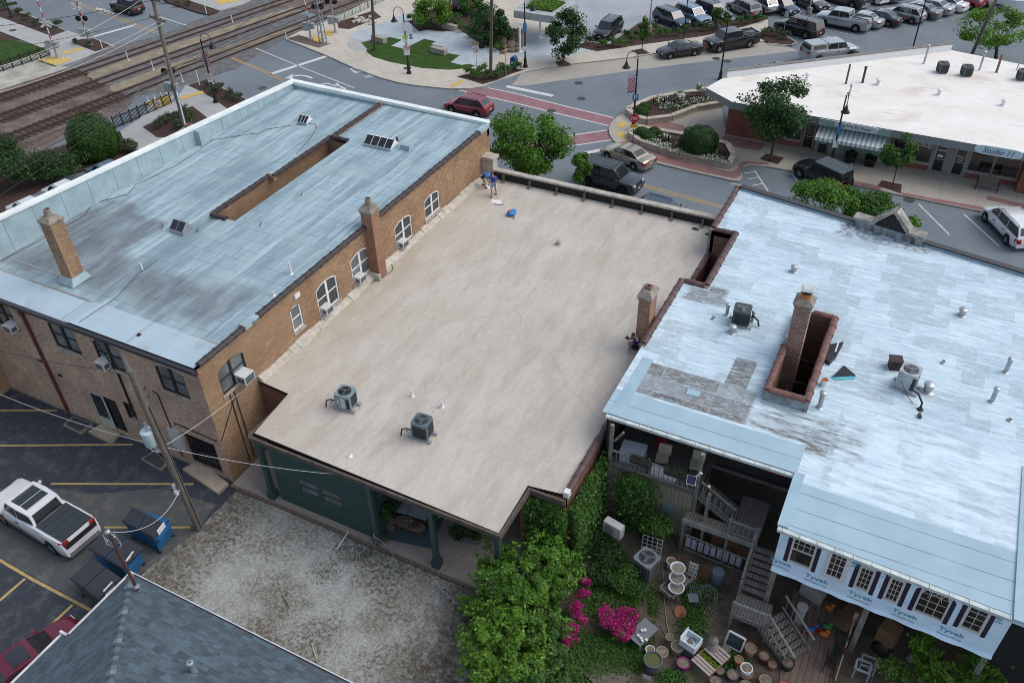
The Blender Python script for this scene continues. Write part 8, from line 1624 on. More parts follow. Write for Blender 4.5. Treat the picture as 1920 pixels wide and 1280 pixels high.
# ================================================================ GARDEN
def ivy(label,P,N,leaf=.15,kind='mid',cat='climbing plant'):return tag(leaves('climbing_plant',P,N,leaf,gl(kind)),label,cat)
P=[];N=[]
for _ in range(6500):
    y=22.9+4.4*rng.random()**1.3;z=rng.random()*min(3.9,4.4-(y-22.9)*.15);P.append((-9.62+.12+abs(rng.gauss(0,.22))+.25*(1-z/4),y,max(.03,z)));N.append((1,-.3,.5))
for _ in range(4500):
    x=-11.5+2.0*rng.random();z=3.95*rng.random();P.append((x,22.9-.1-abs(rng.gauss(0,.25)),max(.03,z)));N.append((.1,-1,.6))
ivy('dense ivy covering the end of the low building beside the brown coping',P,N,.16,'mid')
P=[];N=[]
for _ in range(5200):
    u=rng.random();z=3.35*rng.random()**.8;w=.95*(1-.25*abs(z-2)/2);P.append((-7.55+rng.gauss(0,.42)*w,26.45-abs(rng.gauss(0,.28)),max(.05,z)));N.append((.2,-1,.6))
ivy('bushy column of vine climbing the tan panel wall below the railing',P,N,.16,'mid')
def clump_px(label,px,z,rpx,n,leaf=.13,kind='mid',rz=.8,clumps=16,cs=.36,name='bush',cat='bush',group=None,flat_=.3):
    b=G(*px,z);r=rpx*mpp(b);t=thing(name,label,cat,(b.x,b.y,0),group=group);P,N,K=crown_pts(b,(r,r,rz),n,clumps,cs,.35,flat_);P[:,2]=np.maximum(P[:,2],.02);leaves('foliage',P,N,leaf,gl(kind),t);q=MB()
    for k in K[:6]:q.tube([(b.x,b.y,0),(b.x*.5+k[0]*.5,b.y*.5+k[1]*.5,max(.1,k[2]*.5)),k],[.035,.025,.01],5)
    q.build('stem',mat('bark',(.1,.075,.055)),t);return t
clump_px('round leafy bush at the right foot of the tan panel wall',(1232,985),1.5,36,3000,.14,'mid',.8)
def loose_tree(label,masses,kind,leaf=.17,dens=1.):
    b0=G(*masses[0][0],0);b=Vector((b0.x,b0.y,0));q0=G(*masses[0][0],masses[0][1]);b=Vector((q0.x,q0.y,0));t=thing('broadleaf_tree',label,'tree',tuple(b),group='broadleaf trees by the patio');P=[];N=[];m=MB()
    for px,z,r,n in masses:
        c=G(*px,z);rr=r*mpp(c);A,B_,K=crown_pts(c,(rr,rr,rr*.8),int(n*dens),26,.24,.25,0.);P.append(A);N.append(B_+np.array([0,0,.5]))
        m.tube([b,b.lerp(c,.5)+Vector((.05,0,.2)),c],[.06,.04,.015],6)
        for k in K[::2]:m.tube([b.lerp(c,.75),Vector(k)],[.02,.006],4)
        for k in range(14):
            d=Vector((rng.gauss(0,1),rng.gauss(0,1),abs(rng.gauss(0,.6)))).normalized();e=c+d*rr*rng.uniform(1.0,1.35);m.tube([c+d*rr*.6,e],[.012,.004],4)
            for _ in range(34):f=rng.uniform(.75,1.3);P.append(np.array([[*(c+d*rr*f+Vector((rng.gauss(0,.1),rng.gauss(0,.1),rng.gauss(0,.08))))]]));N.append(np.array([[d.x,d.y,1.]]))
    P=np.concatenate(P);N=np.concatenate(N);P[:,2]=np.maximum(P[:,2],.03);leaves('crown',P,N,leaf,gl(kind),t,.5,.5);m.build('trunk',mat('bark',(.1,.075,.055)),t);return t
loose_tree('tall leafy tree beside the patio corner, nearest the roof',[((985,1075),2.9,62,4200),((1030,1040),2.4,48,2600),((935,1060),2.2,45,2600),((1000,1130),2.5,60,3600),((1048,1085),1.8,40,2000)],'spring',.18)
loose_tree('yellow green tree at the edge of the gravel',[((920,1190),2.4,50,3200),((955,1150),2.7,46,2800),((915,1250),2.2,46,2800),((975,1225),2.6,52,3200),((905,1130),1.5,34,1700)],'lime',.16)
loose_tree('leafy tree behind the tall strip of magenta flowers',[((1015,1150),2.0,44,2500),((1020,1210),2.0,50,3000),((985,1275),1.9,55,3200),((1035,1270),1.2,42,2200)],'mid',.17)
for px,r,k,lab in(((1110,1010),42,'dark','dark bush below the ivy, nearest the wall corner'),((1150,1045),45,'dark','dark bush left of the tall grey condenser'),((1175,1090),42,'mid','leafy bush in front of the tall grey condenser'),((1120,1075),35,'dark','dark bush above the strip of magenta flowers'),((1215,1000),25,'dark','small dark bush behind the tall grey condenser')):clump_px(lab,px,.5,r,2600,.12,k,.6,14)
def magenta(label,pxs,n,z):
    P=[];F=[]
    for(cx,cy,r)in pxs:
        b=G(cx,cy,z);rr=r*mpp(b);Q,N_,K=crown_pts(b,(rr,rr,.42),n,12,.42,.3,.4);P+=list(Q);Q,N_,K=crown_pts((b.x,b.y,b.z-.12),(rr*1.02,rr*1.02,.5),n//2,10,.42,.3,.4);F+=list(Q)
    b=G(pxs[0][0],pxs[0][1]);t=thing('flowering_shrub',label,'flowering shrub',(b.x,b.y,0));leaves('petals',P,[(0,0,1)]*len(P),.085,M_rf,t,.8);leaves('foliage',F,[(0,0,1)]*len(F),.1,gl('mid'),t);q=MB();q.tube([(b.x,b.y,0),(b.x,b.y,z)],.03,6);q.build('stem',mat('bark',(.1,.075,.055)),t)
magenta('broad mound of magenta flowers beside the grey table',[(1148,1162,27),(1175,1172,25),(1165,1188,18),(1187,1152,14),(1138,1150,18),(1160,1150,22)],620,.7);magenta('tall strip of magenta flowers along the bright green trees',[(1098,1090,14),(1095,1115,14),(1080,1140,19),(1070,1180,20),(1088,1160,14),(1068,1200,16)],330,.8)
P=[];N=[]
def gc(cx,cy,rx,ry,n,h=.18):
    for _ in range(n):g=G(cx+rng.gauss(0,rx*.5),cy+rng.gauss(0,ry*.5));P.append((g.x,g.y,.02+h*rng.random()**1.5));N.append((rng.gauss(0,.5),rng.gauss(0,.5),1))
for a in((1140,1120,50,40,5200),(1085,1230,40,40,3500),(1060,1180,30,40,2000),(1170,1200,40,20,1500),(1140,1240,60,30,4200),(1050,1250,60,40,3500),(1180,1230,40,30,2200),(1115,1215,40,25,2500),(1300,1165,25,40,2400),(1320,1110,30,20,1500),(1290,1110,15,25,700),(1360,1240,40,25,1200),(1260,1270,30,14,800),(1180,1110,30,25,2200),(1225,1130,12,30,500)):gc(*a)
tag(leaves('ground_cover',P,N,.11,gl('mid')),'low leafy ground cover and weeds spreading over the garden soil','ground cover',kind='stuff')
def sapling(label,base,tops,n=900):
    b=G(*base);t=thing('sapling',label,'tree',tuple(b),group='saplings at the lower right');P=[];N=[];q=MB()
    for tx,ty,tz in tops:
        e=G(tx,ty,tz);mid=b.lerp(e,.5)+Vector((0,0,.25));q.tube([b,mid,e],[.035,.022,.008],5)
        for _ in range(14):
            f=rng.uniform(.42,1.02);p=(b.lerp(mid,f*2)if f<.5 else mid.lerp(e,f*2-1));dr=Vector((rng.gauss(0,1),rng.gauss(0,1),rng.gauss(.1,.3))).normalized();L=rng.uniform(.45,.75);q.tube([p,p+dr*L*.6+Vector((0,0,.05)),p+dr*L-Vector((0,0,.08))],[.008,.005,.003],4)
            for k in range(n//14//len(tops)):g=rng.random();w=Vector((-dr.y,dr.x,0))*rng.choice((-1,1))*.09;c=p+dr*L*g+w*(1-g*.5)+Vector((0,0,rng.gauss(0,.03)-.08*g*g));P.append(c);N.append((0,0,1))
    q.build('trunk',mat('bark',(.1,.075,.055)),t);leaves('crown',P,N,.16,gl('lime'),t,.42)
sapling('feathery sapling under the lower arm of the wrapped wall, left one',(1765,1290),[(1725,1195,2.6),(1705,1225,2.0),(1745,1220,2.4),(1760,1250,2.2),(1740,1262,1.6)],3600);sapling('feathery sapling in front of the wrapped wall corner',(1850,1290),[(1840,1190,3.2),(1860,1205,3.0),(1825,1225,2.6),(1880,1225,2.6),(1835,1258,2.0),(1865,1250,2.4),(1800,1262,1.8),(1850,1240,2.8),(1885,1200,3.1)],6500);sapling('feathery sapling at the right edge of the photo',(1915,1280),[(1905,1190,3.2),(1925,1200,3),(1890,1215,2.8),(1912,1240,2.4),(1900,1265,1.8),(1935,1230,2.5),(1900,1215,3.2),(1880,1255,2.2)],6500);sapling('small yellowish sapling at the lower left of the group',(1690,1300),[(1665,1240,1.4),(1685,1262,1.0),(1700,1250,1.2)],700)
b=G(1210,1072);ac_unit(tuple(b),R(-18),.95,1.05,flat('condenser_garden',(.20,.23,.26),.5,.2),'tall grey garden condenser among the bushes',style=2,rails=False,group=None)
b=G(1150,1000,.55);t=thing('heat_pump','white split unit with a round grille standing in the bushes','air conditioner',(b.x,b.y,0));q=MB();an=R(-12);q.box((b.x,b.y,.95),(.95,.38,.75),an);q.build('case',flat('ac_white',(.62,.64,.64)),t);q=MB();f=Vector((math.sin(an),-math.cos(an),0));u=Vector((math.cos(an),math.sin(an),0));c=b+f*.2-u*.15;c.z=.95
M=f.to_track_quat('Z','Y').to_matrix();q.lathe([(.27,0),(.27,.012),(.001,.012)],22,0,c,M);q.build('fan_grille',flat('fan_grille_grey',(.28,.30,.31),.5),t);q=MB()
for s in(-.35,.35):q.bar((b.x+u.x*s,b.y+u.y*s,0),(b.x+u.x*s,b.y+u.y*s,.6),.06)
q.build('stand',M_galv,t)
def rack(px0,px1,h,label,m,name='metal_rack',n=4,lean=.15):
    a,b=G(*px0),G(*px1);q=MB();d=Vector((-(b-a).y,(b-a).x,0)).normalized()*lean
    for i in range(n+1):p=a.lerp(b,i/n);q.bar(p,p+d+Vector((0,0,h)),.03)
    for k in range(1,5):q.bar(a+(d+Vector((0,0,h)))*k/4.2,b+(d+Vector((0,0,h)))*k/4.2,.025)
    return tag(q.build(name,m),label,'rack')
rack((1202,1030),(1238,1042),1.0,'white metal rack behind the tall grey condenser',M_wht);M_rust=mat('rusty_metal',(.22,.08,.04),.8,c2=(.12,.05,.03),sc=5)
rack((1264,1068),(1283,1072),.9,'rusty metal panel left of the white lattice panel',M_rust,'iron_trellis',5);rack((1288,1082),(1303,1088),1.0,'white cast lattice panel between two rusty panels',M_wht,'iron_trellis',6);rack((1312,1088),(1328,1095),1.0,'rusty metal panel right of the white lattice panel',M_rust,'iron_trellis',6);rack((1310,1215),(1345,1150),.12,'rattan plant stand lying between garden and stairs',mat('rattan',(.34,.27,.17),.8),'plant_stand',6,.5)
b=G(1266,1105);t=thing('garden_cart','pale wooden cart carrying tiers of white planters','cart',tuple(b));q=MB();q.box((b.x,b.y,.35),(.75,1.5,.06),-.35)
for s in(-1,1):q.box((b.x+s*.36*math.cos(-.35),b.y+s*.36*math.sin(-.35),.45),(.05,1.5,.2),-.35);q.box((b.x-s*.74*math.sin(-.35),b.y+s*.74*math.cos(-.35),.45),(.75,.05,.2),-.35)
q.build('tray',plank('pale_cart_wood',(.36,.31,.27),.12,1),t);q=MB()
for sx in(-.3,.3):
    for sy in(-.6,.6):q.bar((b.x+sx,b.y+sy,0),(b.x+sx,b.y+sy,.34),.05)
q.build('leg',M_gpost,t)
t=thing('tiered_planter','white tiered strawberry planter standing on the wooden cart','planter',(b.x,b.y,.4));
for k,(dy,z,r)in enumerate(((-.35,.42,.34),(0.0,.62,.34),(.35,.85,.32))):
    q=MB();q.lathe([(r*.7,0),(r,.28),(r*1.08,.3),(r*.9,.28),(r*.85,.2),(.001,.18)],18,0,(b.x-dy*.3,b.y+dy,z));q.build('tier',M_wht,t,smooth=40);q=MB();q.lathe([(r*.84,.21),(.001,.22)],16,0,(b.x-dy*.3,b.y+dy,z));q.build('soil',mat('pale_soil',(.34,.30,.26),1.),t)
def pot(px,r,h,m,label,cat='pot',name='plant_pot',z=0,soil=True,taper=.75,group='pots by the lower stair',ring=None):
    r*=.86;h*=.9;b=G(*px,z);t=thing(name,label,cat,tuple(b),group=group);q=MB();q.lathe([(r*taper,0),(r,h*.85),(r*1.1,h*.86),(r*1.1,h),(r*.92,h),(r*.88,h*.7)],18,0,b);q.build('vessel',m,t,smooth=35);q=MB();q.lathe([(r*.92,h*.92),(r*.5,h*.935),(.001,h*.94)],16,0,b);q.build('soil' if soil else 'contents',mat('potting_soil',(.27,.22,.17),1.,c2=(.13,.10,.075),sc=6)if soil is True else soil or M_intr,t);return t
M_cast=mat('grey_plastic',(.10,.12,.14),.5)
for args in(((1257,1062),.24,.5,M_wht,'white lidded bucket at the head of the cart'),((1218,1226),.22,.42,M_wht,'white garden pail beside the magenta mound','pail'),((1240,1232),.28,.5,M_tanpot,'weathered tan bucket next to the grey bin','bucket'),((1254,1204),.2,.5,M_tanpot,'tan urn beside the grey table','urn'),((1268,1222),.3,.55,M_tanpot,'wide tan stone urn behind the grey bin','urn'),((1280,1250),.3,.4,flat('magenta_pot',(.25,.01,.14),.5),'magenta pot below the white sink'),
             ((1352,1236),.2,.55,M_terra,'terracotta pot beside the slatted bench'),((1383,1246),.2,.5,flat('orange_pot',(.48,.17,.06),.7),'orange clay jar by the white rimmed bowl'),((1404,1228),.26,.65,mat('tan_clay',(.36,.22,.14),.85),'tall tan clay pot under the stair'),((1430,1240),.27,.55,mat('brown_glaze',(.10,.035,.03),.4),'dark brown glazed pot with a terracotta rim'),((1446,1252),.2,.35,flat('dusty_red_pot',(.24,.09,.08),.7),'dusty red square pot next to the stair stringer'),((1474,1252),.3,.5,M_blk,'black plastic tub at the foot of the stair'),((1397,1264),.42,.35,mat('brown_bowl',(.12,.075,.06),.7),'wide brown bowl under a white rimmed pot'),((1432,1282),.25,.4,mat('pale_pot',(.36,.31,.28),.9),'pale pot at the bottom edge of the photo'),((1396,1292),.25,.4,M_stonepot,'grey pot cut by the bottom edge'),((1468,1290),.24,.35,flat('red_pail',(.38,.03,.03),.5),'red pail at the bottom edge beside the boardwalk'),((1348,1262),.22,.3,glassm('green_glass',(.06,.09,.09)),'glass jar beside the slatted bench'),((1372,1272),.26,.4,M_cast,'slate grey crock among the pots'),((1360,1222),.2,.35,flat('blue_grey_pot',(.12,.17,.19),.6),'blue grey pot beneath the glass frame'),((1340,1282),.25,.3,mat('mauve_pot',(.2,.15,.15),.8),'mauve basin at the bottom of the slatted bench')):pot(*args)
pot((1222,1254),.42,.85,M_cast,'large slate grey bin filled with cuttings','bin','garden_bin',soil=flat('cuttings',(.09,.10,.035),.9),taper=.8,group=None);b=G(1222,1262);q=MB();q.box((b.x-.1,b.y-.41,.28),(.35,.012,.25),.0);tag(q.build('bin_label',flat('pale_label',(.45,.48,.5))),'pale paper label stuck on the large slate bin','label')
pot((1397,1262),.27,.5,M_wht,'white rimmed pot standing in the wide brown bowl',z=.1,group=None)
b=G(1275,1150);q=MB();q.lathe([(.2,0),(.27,.06),(.25,.06),(.001,.03)],18,0,b+Vector((0,0,.15)),Matrix.Rotation(R(35),3,'X'));tag(q.build('saucer',M_terra),'terracotta saucer leaning in the ground cover','saucer')
b=G(1333,1225);q=MB();q.lathe([(.3,0),(.33,.25),(.28,.55),(.1,.75),(.1,.95),(.2,1.0),(.05,1.2),(.001,1.25)],16,0,b);tag(q.build('garden_lantern',mat('grey_stone_pot',(.24,.22,.19)),smooth=40),'grey bell shaped stone lantern behind the slatted bench','lantern')
b=G(1292,1222);t=thing('utility_sink','white plastic utility sink full of tools on a grey cabinet','sink',tuple(b));an=-.25
q=MB();q.box((b.x,b.y,.3),(.55,.5,.6),an);q.build('cabinet',plank('grey_cabinet',(.18,.18,.17),.12,2),t);q=MB()
for dx,dy,w,d in((0,-.3,.72,.05),(0,.3,.72,.05),(-.34,0,.05,.56),(.34,0,.05,.56)):q.box((b.x+dx*math.cos(an)-dy*math.sin(an),b.y+dx*math.sin(an)+dy*math.cos(an),.8),(w,d,.4),an)
q.box((b.x,b.y,.63),(.7,.6,.05),an);q.box((b.x-.36*math.cos(an),b.y-.36*math.sin(an)+.02,1.04),(.05,.62,.16),an);q.build('basin',flat('white_plastic',(.62,.70,.74),.4),t);q=MB()
for k in range(6):a=rng.random()*3;p=Vector((b.x+rng.uniform(-.2,.2),b.y+rng.uniform(-.2,.2),.68));q.bar(p,p+Vector((math.cos(a)*.22,math.sin(a)*.22,.05)),.03)
q.build('tools',flat('tool_metal',(.15,.13,.12),.6),t)
b=G(1330,1246);t=thing('slatted_bench','pale slatted wooden bench with lime green plants showing through','bench',tuple(b));an=-.42;q=MB();ca,sa=math.cos(an),math.sin(an)
for i in range(9):
    if i in(4,5):continue
    v=.62-i*.155;q.box((b.x-v*sa,b.y+v*ca,.52+.03*(i==0)),(.95,.12,.04),an)
q.build('slat',flat('pale_weathered_slats',(.38,.32,.30),.85),t);q=MB()
for s in(-1,1):q.bar((b.x+s*.46*ca-.66*sa,b.y+s*.46*sa+.66*ca,.46),(b.x+s*.46*ca+.66*sa,b.y+s*.46*sa-.66*ca,.46),.06,.08);q.bar((b.x+s*.46*ca-.6*sa,b.y+s*.46*sa+.6*ca,0),(b.x+s*.46*ca-.6*sa,b.y+s*.46*sa+.6*ca,.45),.06);q.bar((b.x+s*.46*ca+.6*sa,b.y+s*.46*sa-.6*ca,0),(b.x+s*.46*ca+.6*sa,b.y+s*.46*sa-.6*ca,.45),.06)
q.build('frame',flat('bench_frame_wood',(.2,.11,.06),.8),t)
P=[(b.x+u*ca-v*sa,b.y+u*sa+v*ca,.38+rng.random()*.14)for u,v in((rng.uniform(-.4,.4),rng.uniform(-.2,.0))for _ in range(420))];tag(leaves('seedling_tray',P,[(0,0,1)]*len(P),.08,leafmat('leaves_seedling',(.16,.26,.01),(.25,.36,.015),(.3,.4,.03))),'lime green seedlings growing between the bench slats','seedlings')
b=G(1203,1200);t=thing('potting_table','grey plastic potting table holding small white pots','table',tuple(b));an=-.35;q=MB();q.box((b.x,b.y,.62),(.75,1.2,.06),an);q.build('top',flat('grey_table',(.15,.17,.19),.5),t);q=MB()
for sx,sy in((-.3,-.5),(.3,-.5),(.3,.5),(-.3,.5)):q.bar((b.x+sx*math.cos(an)-sy*math.sin(an),b.y+sx*math.sin(an)+sy*math.cos(an),0),(b.x+sx*math.cos(an)-sy*math.sin(an),b.y+sx*math.sin(an)+sy*math.cos(an),.6),.05)
q.build('leg',M_galv,t)
for i in range(6):x,y=b.x+rng.uniform(-.2,.3),b.y+rng.uniform(-.5,.2);q=MB();q.lathe([(.05,0),(.07,.12),(.06,.12),(.055,.08),(.001,.08)],12,0,(x,y,.65));tag(q.build('small_pot',M_wht),'small white nursery pot on the grey potting table','pot','nursery pots on the potting table')
q=MB();a=G(1343,1092);q.lathe([(.28,0),(.3,.05),(.3,.8),(.27,.85),(.001,.85)],16,0,a,None);tag(q.build('rain_barrel',flat('blue_grey_barrel',(.10,.14,.18),.5),smooth=40),'blue grey barrel under the stair rail','barrel')
b=G(1325,1125);q=MB()
for rr in(.42,.3,.12):q.tube([b+Vector((math.cos(a)*rr,math.sin(a)*rr*.9,.35+.3*math.sin(a)))for a in np.linspace(0,6.283,21)],.02,5)
for k in range(6):a=k*1.047;q.bar(b+Vector((0,0,.35)),b+Vector((math.cos(a)*.42,math.sin(a)*.38,.35+.3*math.sin(a))),.018)
tag(q.build('iron_ring',mat('grey_iron',(.17,.17,.15),.7)),'round grey iron wheel leaning by the blue barrel','wheel')
b=G(1298,1130);t=thing('metal_chair','blue grey wire garden chair fallen in the weeds','chair',tuple(b));q=MB();q.box((b.x,b.y,.4),(.45,.45,.03),.5)
for k in range(7):q.bar((b.x-.22+k*.07,b.y+.2,.42),(b.x-.3+k*.1,b.y+.5,.85),.016)
q.build('seat',flat('blue_grey_metal',(.12,.16,.19),.5),t);q=MB()
for sx in(-.2,.2):
    for sy in(-.2,.2):q.bar((b.x+sx,b.y+sy,0),(b.x+sx,b.y+sy,.4),.025)
q.build('leg',flat('blue_grey_metal',(.12,.16,.19)),t)
lying((1138,1262),.02,1.7,1.5,.1,-.35,plank('grey_ply',(.17,.145,.125),1.2,0),'plywood_board','grey weathered board lying at the bottom edge in the garden','board')
for px in((1105,1212),(1095,1225),(1130,1215)):lying(px,.02,.5,.4,.06,rng.random(),mat('flagstone',(.22,.18,.15),.9),'flagstone','flat brown flagstone among the weeds below the magenta flowers','stone')['group']='flagstones in the weeds'
q=MB();pts=[G(x,y,.04)for x,y in((1240,1040),(1245,1090),(1246,1130),(1250,1165),(1256,1195),(1265,1230),(1275,1262),(1285,1290))];q.tube(pts,.02,5);tag(q.build('garden_hose',flat('tan_hose',(.32,.28,.22),.6)),'pale hose running down the garden path past the cart','hose');q=MB();pts=[G(x,y,.04)for x,y in((1225,1172),(1238,1170),(1248,1190),(1262,1215),(1268,1245),(1290,1278))];q.tube(pts,.02,5);tag(q.build('garden_hose',flat('grey_hose',(.22,.21,.2),.6)),'grey hose curling from the potting table to the path','hose')
a,b,c,d=G(1368,1182,.9),G(1398,1198,.9),G(1388,1222,.1),G(1358,1206,.1);t=thing('window_frame','old glazed window frame leaning below the low landing','window',tuple((c+d)/2));q=MB()
for u,v in((a,b),(b,c),(c,d),(d,a)):q.bar(u,v,.07)
q.build('frame',M_wht,t);q=MB();q.sheet([a,b,c,d]);q.build('pane',glassm('green_glass',(.06,.09,.09)),t)
def crate(c,s,rz,m,name,label,cat,group=None):q=MB();q.box((c[0],c[1],c[2]+s[2]/2),s,rz);q.box((c[0],c[1],c[2]+s[2]+.004),(s[0]*.96,s[1]*.96,.008),rz);return tag(q.build(name,m),label,cat,group)
crate((-8.2,27.4,zd),(1.15,.75,.75),.1,flat('pale_box',(.45,.52,.60),.7),'storage_box','pale blue grey storage box in the corner of the upper deck','box')
for x,y,lab in((-6.85,27.6,'cream cushioned deck chair left on the upper deck'),(-5.3,27.9,'cream cushioned deck chair right on the upper deck')):
    t=thing('deck_chair',lab,'chair',(x,y,zd));q=MB();q.box((x,y,zd+.42),(.6,.55,.14),.2);q.hexa([(x-.3,y+.22,zd+.4),(x+.3,y+.28,zd+.4),(x+.3,y+.38,zd+.4),(x-.3,y+.32,zd+.4),(x-.3,y+.36,zd+.95),(x+.3,y+.42,zd+.95),(x+.3,y+.52,zd+.95),(x-.3,y+.46,zd+.95)]);q.build('cushion',flat('cream_cushion',(.40,.36,.28),.9),t);q=MB()
    for sx in(-.27,.27):
        for sy in(-.22,.25):q.bar((x+sx,y+sy,zd),(x+sx,y+sy,zd+.5),.04)
    q.build('leg',M_blk,t)
for x,lab in((-7.55,'left trough planter hanging on the deck railing'),(-5.9,'right trough planter hanging on the deck railing')):
    t=thing('trough_planter',lab,'planter',(x,26.5,zd+.8));q=MB();q.hexa([(x-.45,26.38,zd+.78),(x+.45,26.38,zd+.78),(x+.45,26.62,zd+.78),(x-.45,26.62,zd+.78),(x-.52,26.32,zd+1.02),(x+.52,26.32,zd+1.02),(x+.52,26.68,zd+1.02),(x-.52,26.68,zd+1.02)]);q.build('trough',flat('dark_brown_trough',(.05,.04,.035),.7),t);P=[(x+rng.uniform(-.48,.48),26.5+rng.uniform(-.15,.15),zd+1.03+rng.random()*.22)for _ in range(160)];leaves('foliage',P,[(0,0,1)]*len(P),.12,gl('sage'),t,.3)
t=thing('solar_panel','small solar panel with a white camera bracket on the deck post','solar panel',(-4.85,26.4,4.4));q=MB();c=Vector((-5.1,26.3,4.35));M=Matrix.Rotation(R(28),3,'X');q.box(c,(.42,.42,.025),R(12),0,M);q.box(c+Vector((0,-.008,.014)),(.38,.38,.012),R(12),1,M);q.build('panel',[M_wht,flat('solar_cells',(.012,.012,.05),.25)],t);q=MB();q.bar((-4.95,26.4,4.55),(-4.8,26.5,4.75),.06);q.ell((-4.78,26.48,4.8),(.09,.07,.06),10,6);q.build('bracket',M_wht,t)
crate((-7.3,28.9,zd),(.5,.5,.6),.3,flat('red_box',(.30,.02,.03),.6),'red_box','red box at the back of the upper deck','box');crate((-6.5,26.9,zd),(1.2,.3,.5),0,M_wht,'white_cabinet','white low cabinet just behind the deck railing','cabinet')
q=MB();q.ell((-1.9,28.6,zd+.85),(.7,.12,.14),12,6);tag(q.build('red_garland',flat('red_cloth',(.28,.01,.03),.9),smooth=60),'dark red cloth draped over the rear porch rail','cloth')
q=MB();q.tube([(-4.6,27.2,zd+.2),(-4.35,26.7,zd+.6),(-4.3,26.4,zd+.95)],.06,8);tag(q.build('striped_pole',flag_m if False else M_rw),'red and white striped pole leaning at the stair head','pole')
M_card=mat('cardboard',(.27,.165,.095),.9,c2=(.2,.12,.07),sc=2)
for i,(x,y,w,h)in enumerate(((-2.9,26.9,.6,.7),(-3.55,27.0,.6,.9),(-2.35,26.8,.55,.5),(-2.9,26.95,.55,.5))):crate((x,y,.1 if i<3 else.82),(w,.5,h),rng.uniform(-.1,.1),M_card,'cardboard_box','brown cardboard box stored under the mid landing','box','cardboard boxes under the landing')
q=MB()
for k in range(9):q.bx(-4.85+k*.3,-4.62+k*.3,25.9,25.96,.35-.01*k,.95-.01*k)
tag(q.build('white_blinds',flat('pale_blinds',(.52,.54,.62),.7)),'row of pale blinds behind the lower slatted rail','blinds')
t=crate((1.05,26.0,.05),(1.0,.6,.7),-.3,flat('off_white_appliance',(.45,.45,.43),.6),'chest_freezer','white chest standing under the wrapped wall near the stair','chest')
for k in range(5):
    q=MB();a=Vector((2.1+k*.12,24.7-.1*k,.35+.09*k));q.bar(a,a+Vector((.9,1.9,.25)),.26,.05);tag(q.build('timber_board',mat('brown_board',(.20,.13,.085),.85)),'brown timber board in the stack under the wrapped wall','board','stacked boards under the wrapped wall')
for c,m_,lab in(((1.85,25.5,.1),flat('orange_toy',(.50,.16,.02),.5),'orange plastic toy left under the wrapped wall'),((2.45,25.5,.1),flat('orange_toy',(.5,.16,.02)),'orange plastic tub beside the timber boards'),((1.95,24.5,.1),flat('green_toy',(.04,.25,.06),.5),'green plastic toy at the edge of the boardwalk'),((1.9,24.1,.1),flat('orange_toy',(.5,.16,.02)),'small orange toy nearest the boardwalk')):b=Vector(c);q=MB();q.ell(b+Vector((0,0,.15)),(.22,.15,.16),10,7);q.ell(b+Vector((.12,.1,.28)),(.12,.1,.12),8,6);tag(q.build('plastic_toy',m_,smooth=60),lab,'toy')
b=Vector((4.3,25.1,.02));crate(b,(.75,.7,1.0),-.35,M_card,'cardboard_box','large brown cardboard box under the wrapped wall','box')
q=MB();q.tube([(4.2+.35*math.cos(a),24.55+.3*math.sin(a),.12)for a in np.linspace(0,6.283,19)],.08,7);tag(q.build('black_hoop',M_tyre),'black tyre lying in front of the large cardboard box','tyre')
q=MB();q.tube([(5.35+.05*k,24.6-.03*k,.1+.14*k)for k in range(9)],.16,10,0)
for k in range(24):q.lathe([(.16,-.015),(.19,0),(.16,.015)],12,0,(5.35+.0167*k,24.6-.01*k,.12+.0467*k))
tag(q.build('corrugated_pipe',mat('pale_corrugated',(.36,.35,.30),.7),smooth=30),'pale corrugated pipe standing under the wrapped wall','pipe')
q=MB();q.lathe([(.36,0),(.42,.7),(.40,.7),(.36,.3),(.001,.3)],18,0,(6.1,24.5,0));tag(q.build('blue_tub',flat('dark_blue_tub',(.03,.05,.08),.5),smooth=40),'dark blue tub beside the corrugated pipe','tub')
q=MB();a,b=G(1566,1275,.05),G(1602,1160,1.5);q.bar(a,b,.05);q.bar(a.lerp(b,.45),a.lerp(b,.56),.08,.08,1);q.bar(b,b+Vector((.05,.2,.2)),.16,.1,2);tag(q.build('pole_tool',[flat('pale_wood_pole',(.38,.31,.22),.7),flat('red_tape',(.3,.03,.05),.6),flat('pink_grip',(.45,.25,.2),.6)]),'long wooden pole with red tape leaning on the rear post','pole')
for px,lab,an in(((1552,1255),'stack of black metal garden chairs beside the boardwalk, left',.2),((1568,1232),'stack of black metal garden chairs beside the boardwalk, right',.5)):
    b=G(*px);t=thing('stacked_chairs',lab,'chairs',tuple(b));q=MB()
    for k in range(5):
        for s in(-.2,.2):q.tube([b+Vector((s,-.25,.02+.1*k)),b+Vector((s,-.2,.45+.1*k)),b+Vector((s,.2,.45+.1*k)),b+Vector((s,.35,.9+.1*k))],.016,4)
        for j in range(6):q.bar(b+Vector((-.2,-.2+.08*j,.45+.1*k)),b+Vector((.2,-.2+.08*j,.45+.1*k)),.02)
    q.build('frame',M_blk,t)
for px,h,lab in(((1622,1262),.5,'pale wooden frame standing under the wrapped wall, front'),((1610,1275),.7,'pale wooden frame at the bottom edge of the photo')):
    b=G(*px);q=MB();w=.55
    for s in(-1,1):q.bar(b+Vector((s*w/2,0,0)),b+Vector((s*w/2,0,h)),.06);q.bar(b+Vector((s*w/2,.5,0)),b+Vector((s*w/2,.5,h)),.06);q.bar(b+Vector((s*w/2,0,h)),b+Vector((s*w/2,.5,h)),.07)
    for y in(0,.5):q.bar(b+Vector((-w/2,y,h)),b+Vector((w/2,y,h)),.07)
    tag(q.build('wooden_frame',flat('pale_blue_wood',(.32,.34,.36),.7)),lab,'frame')
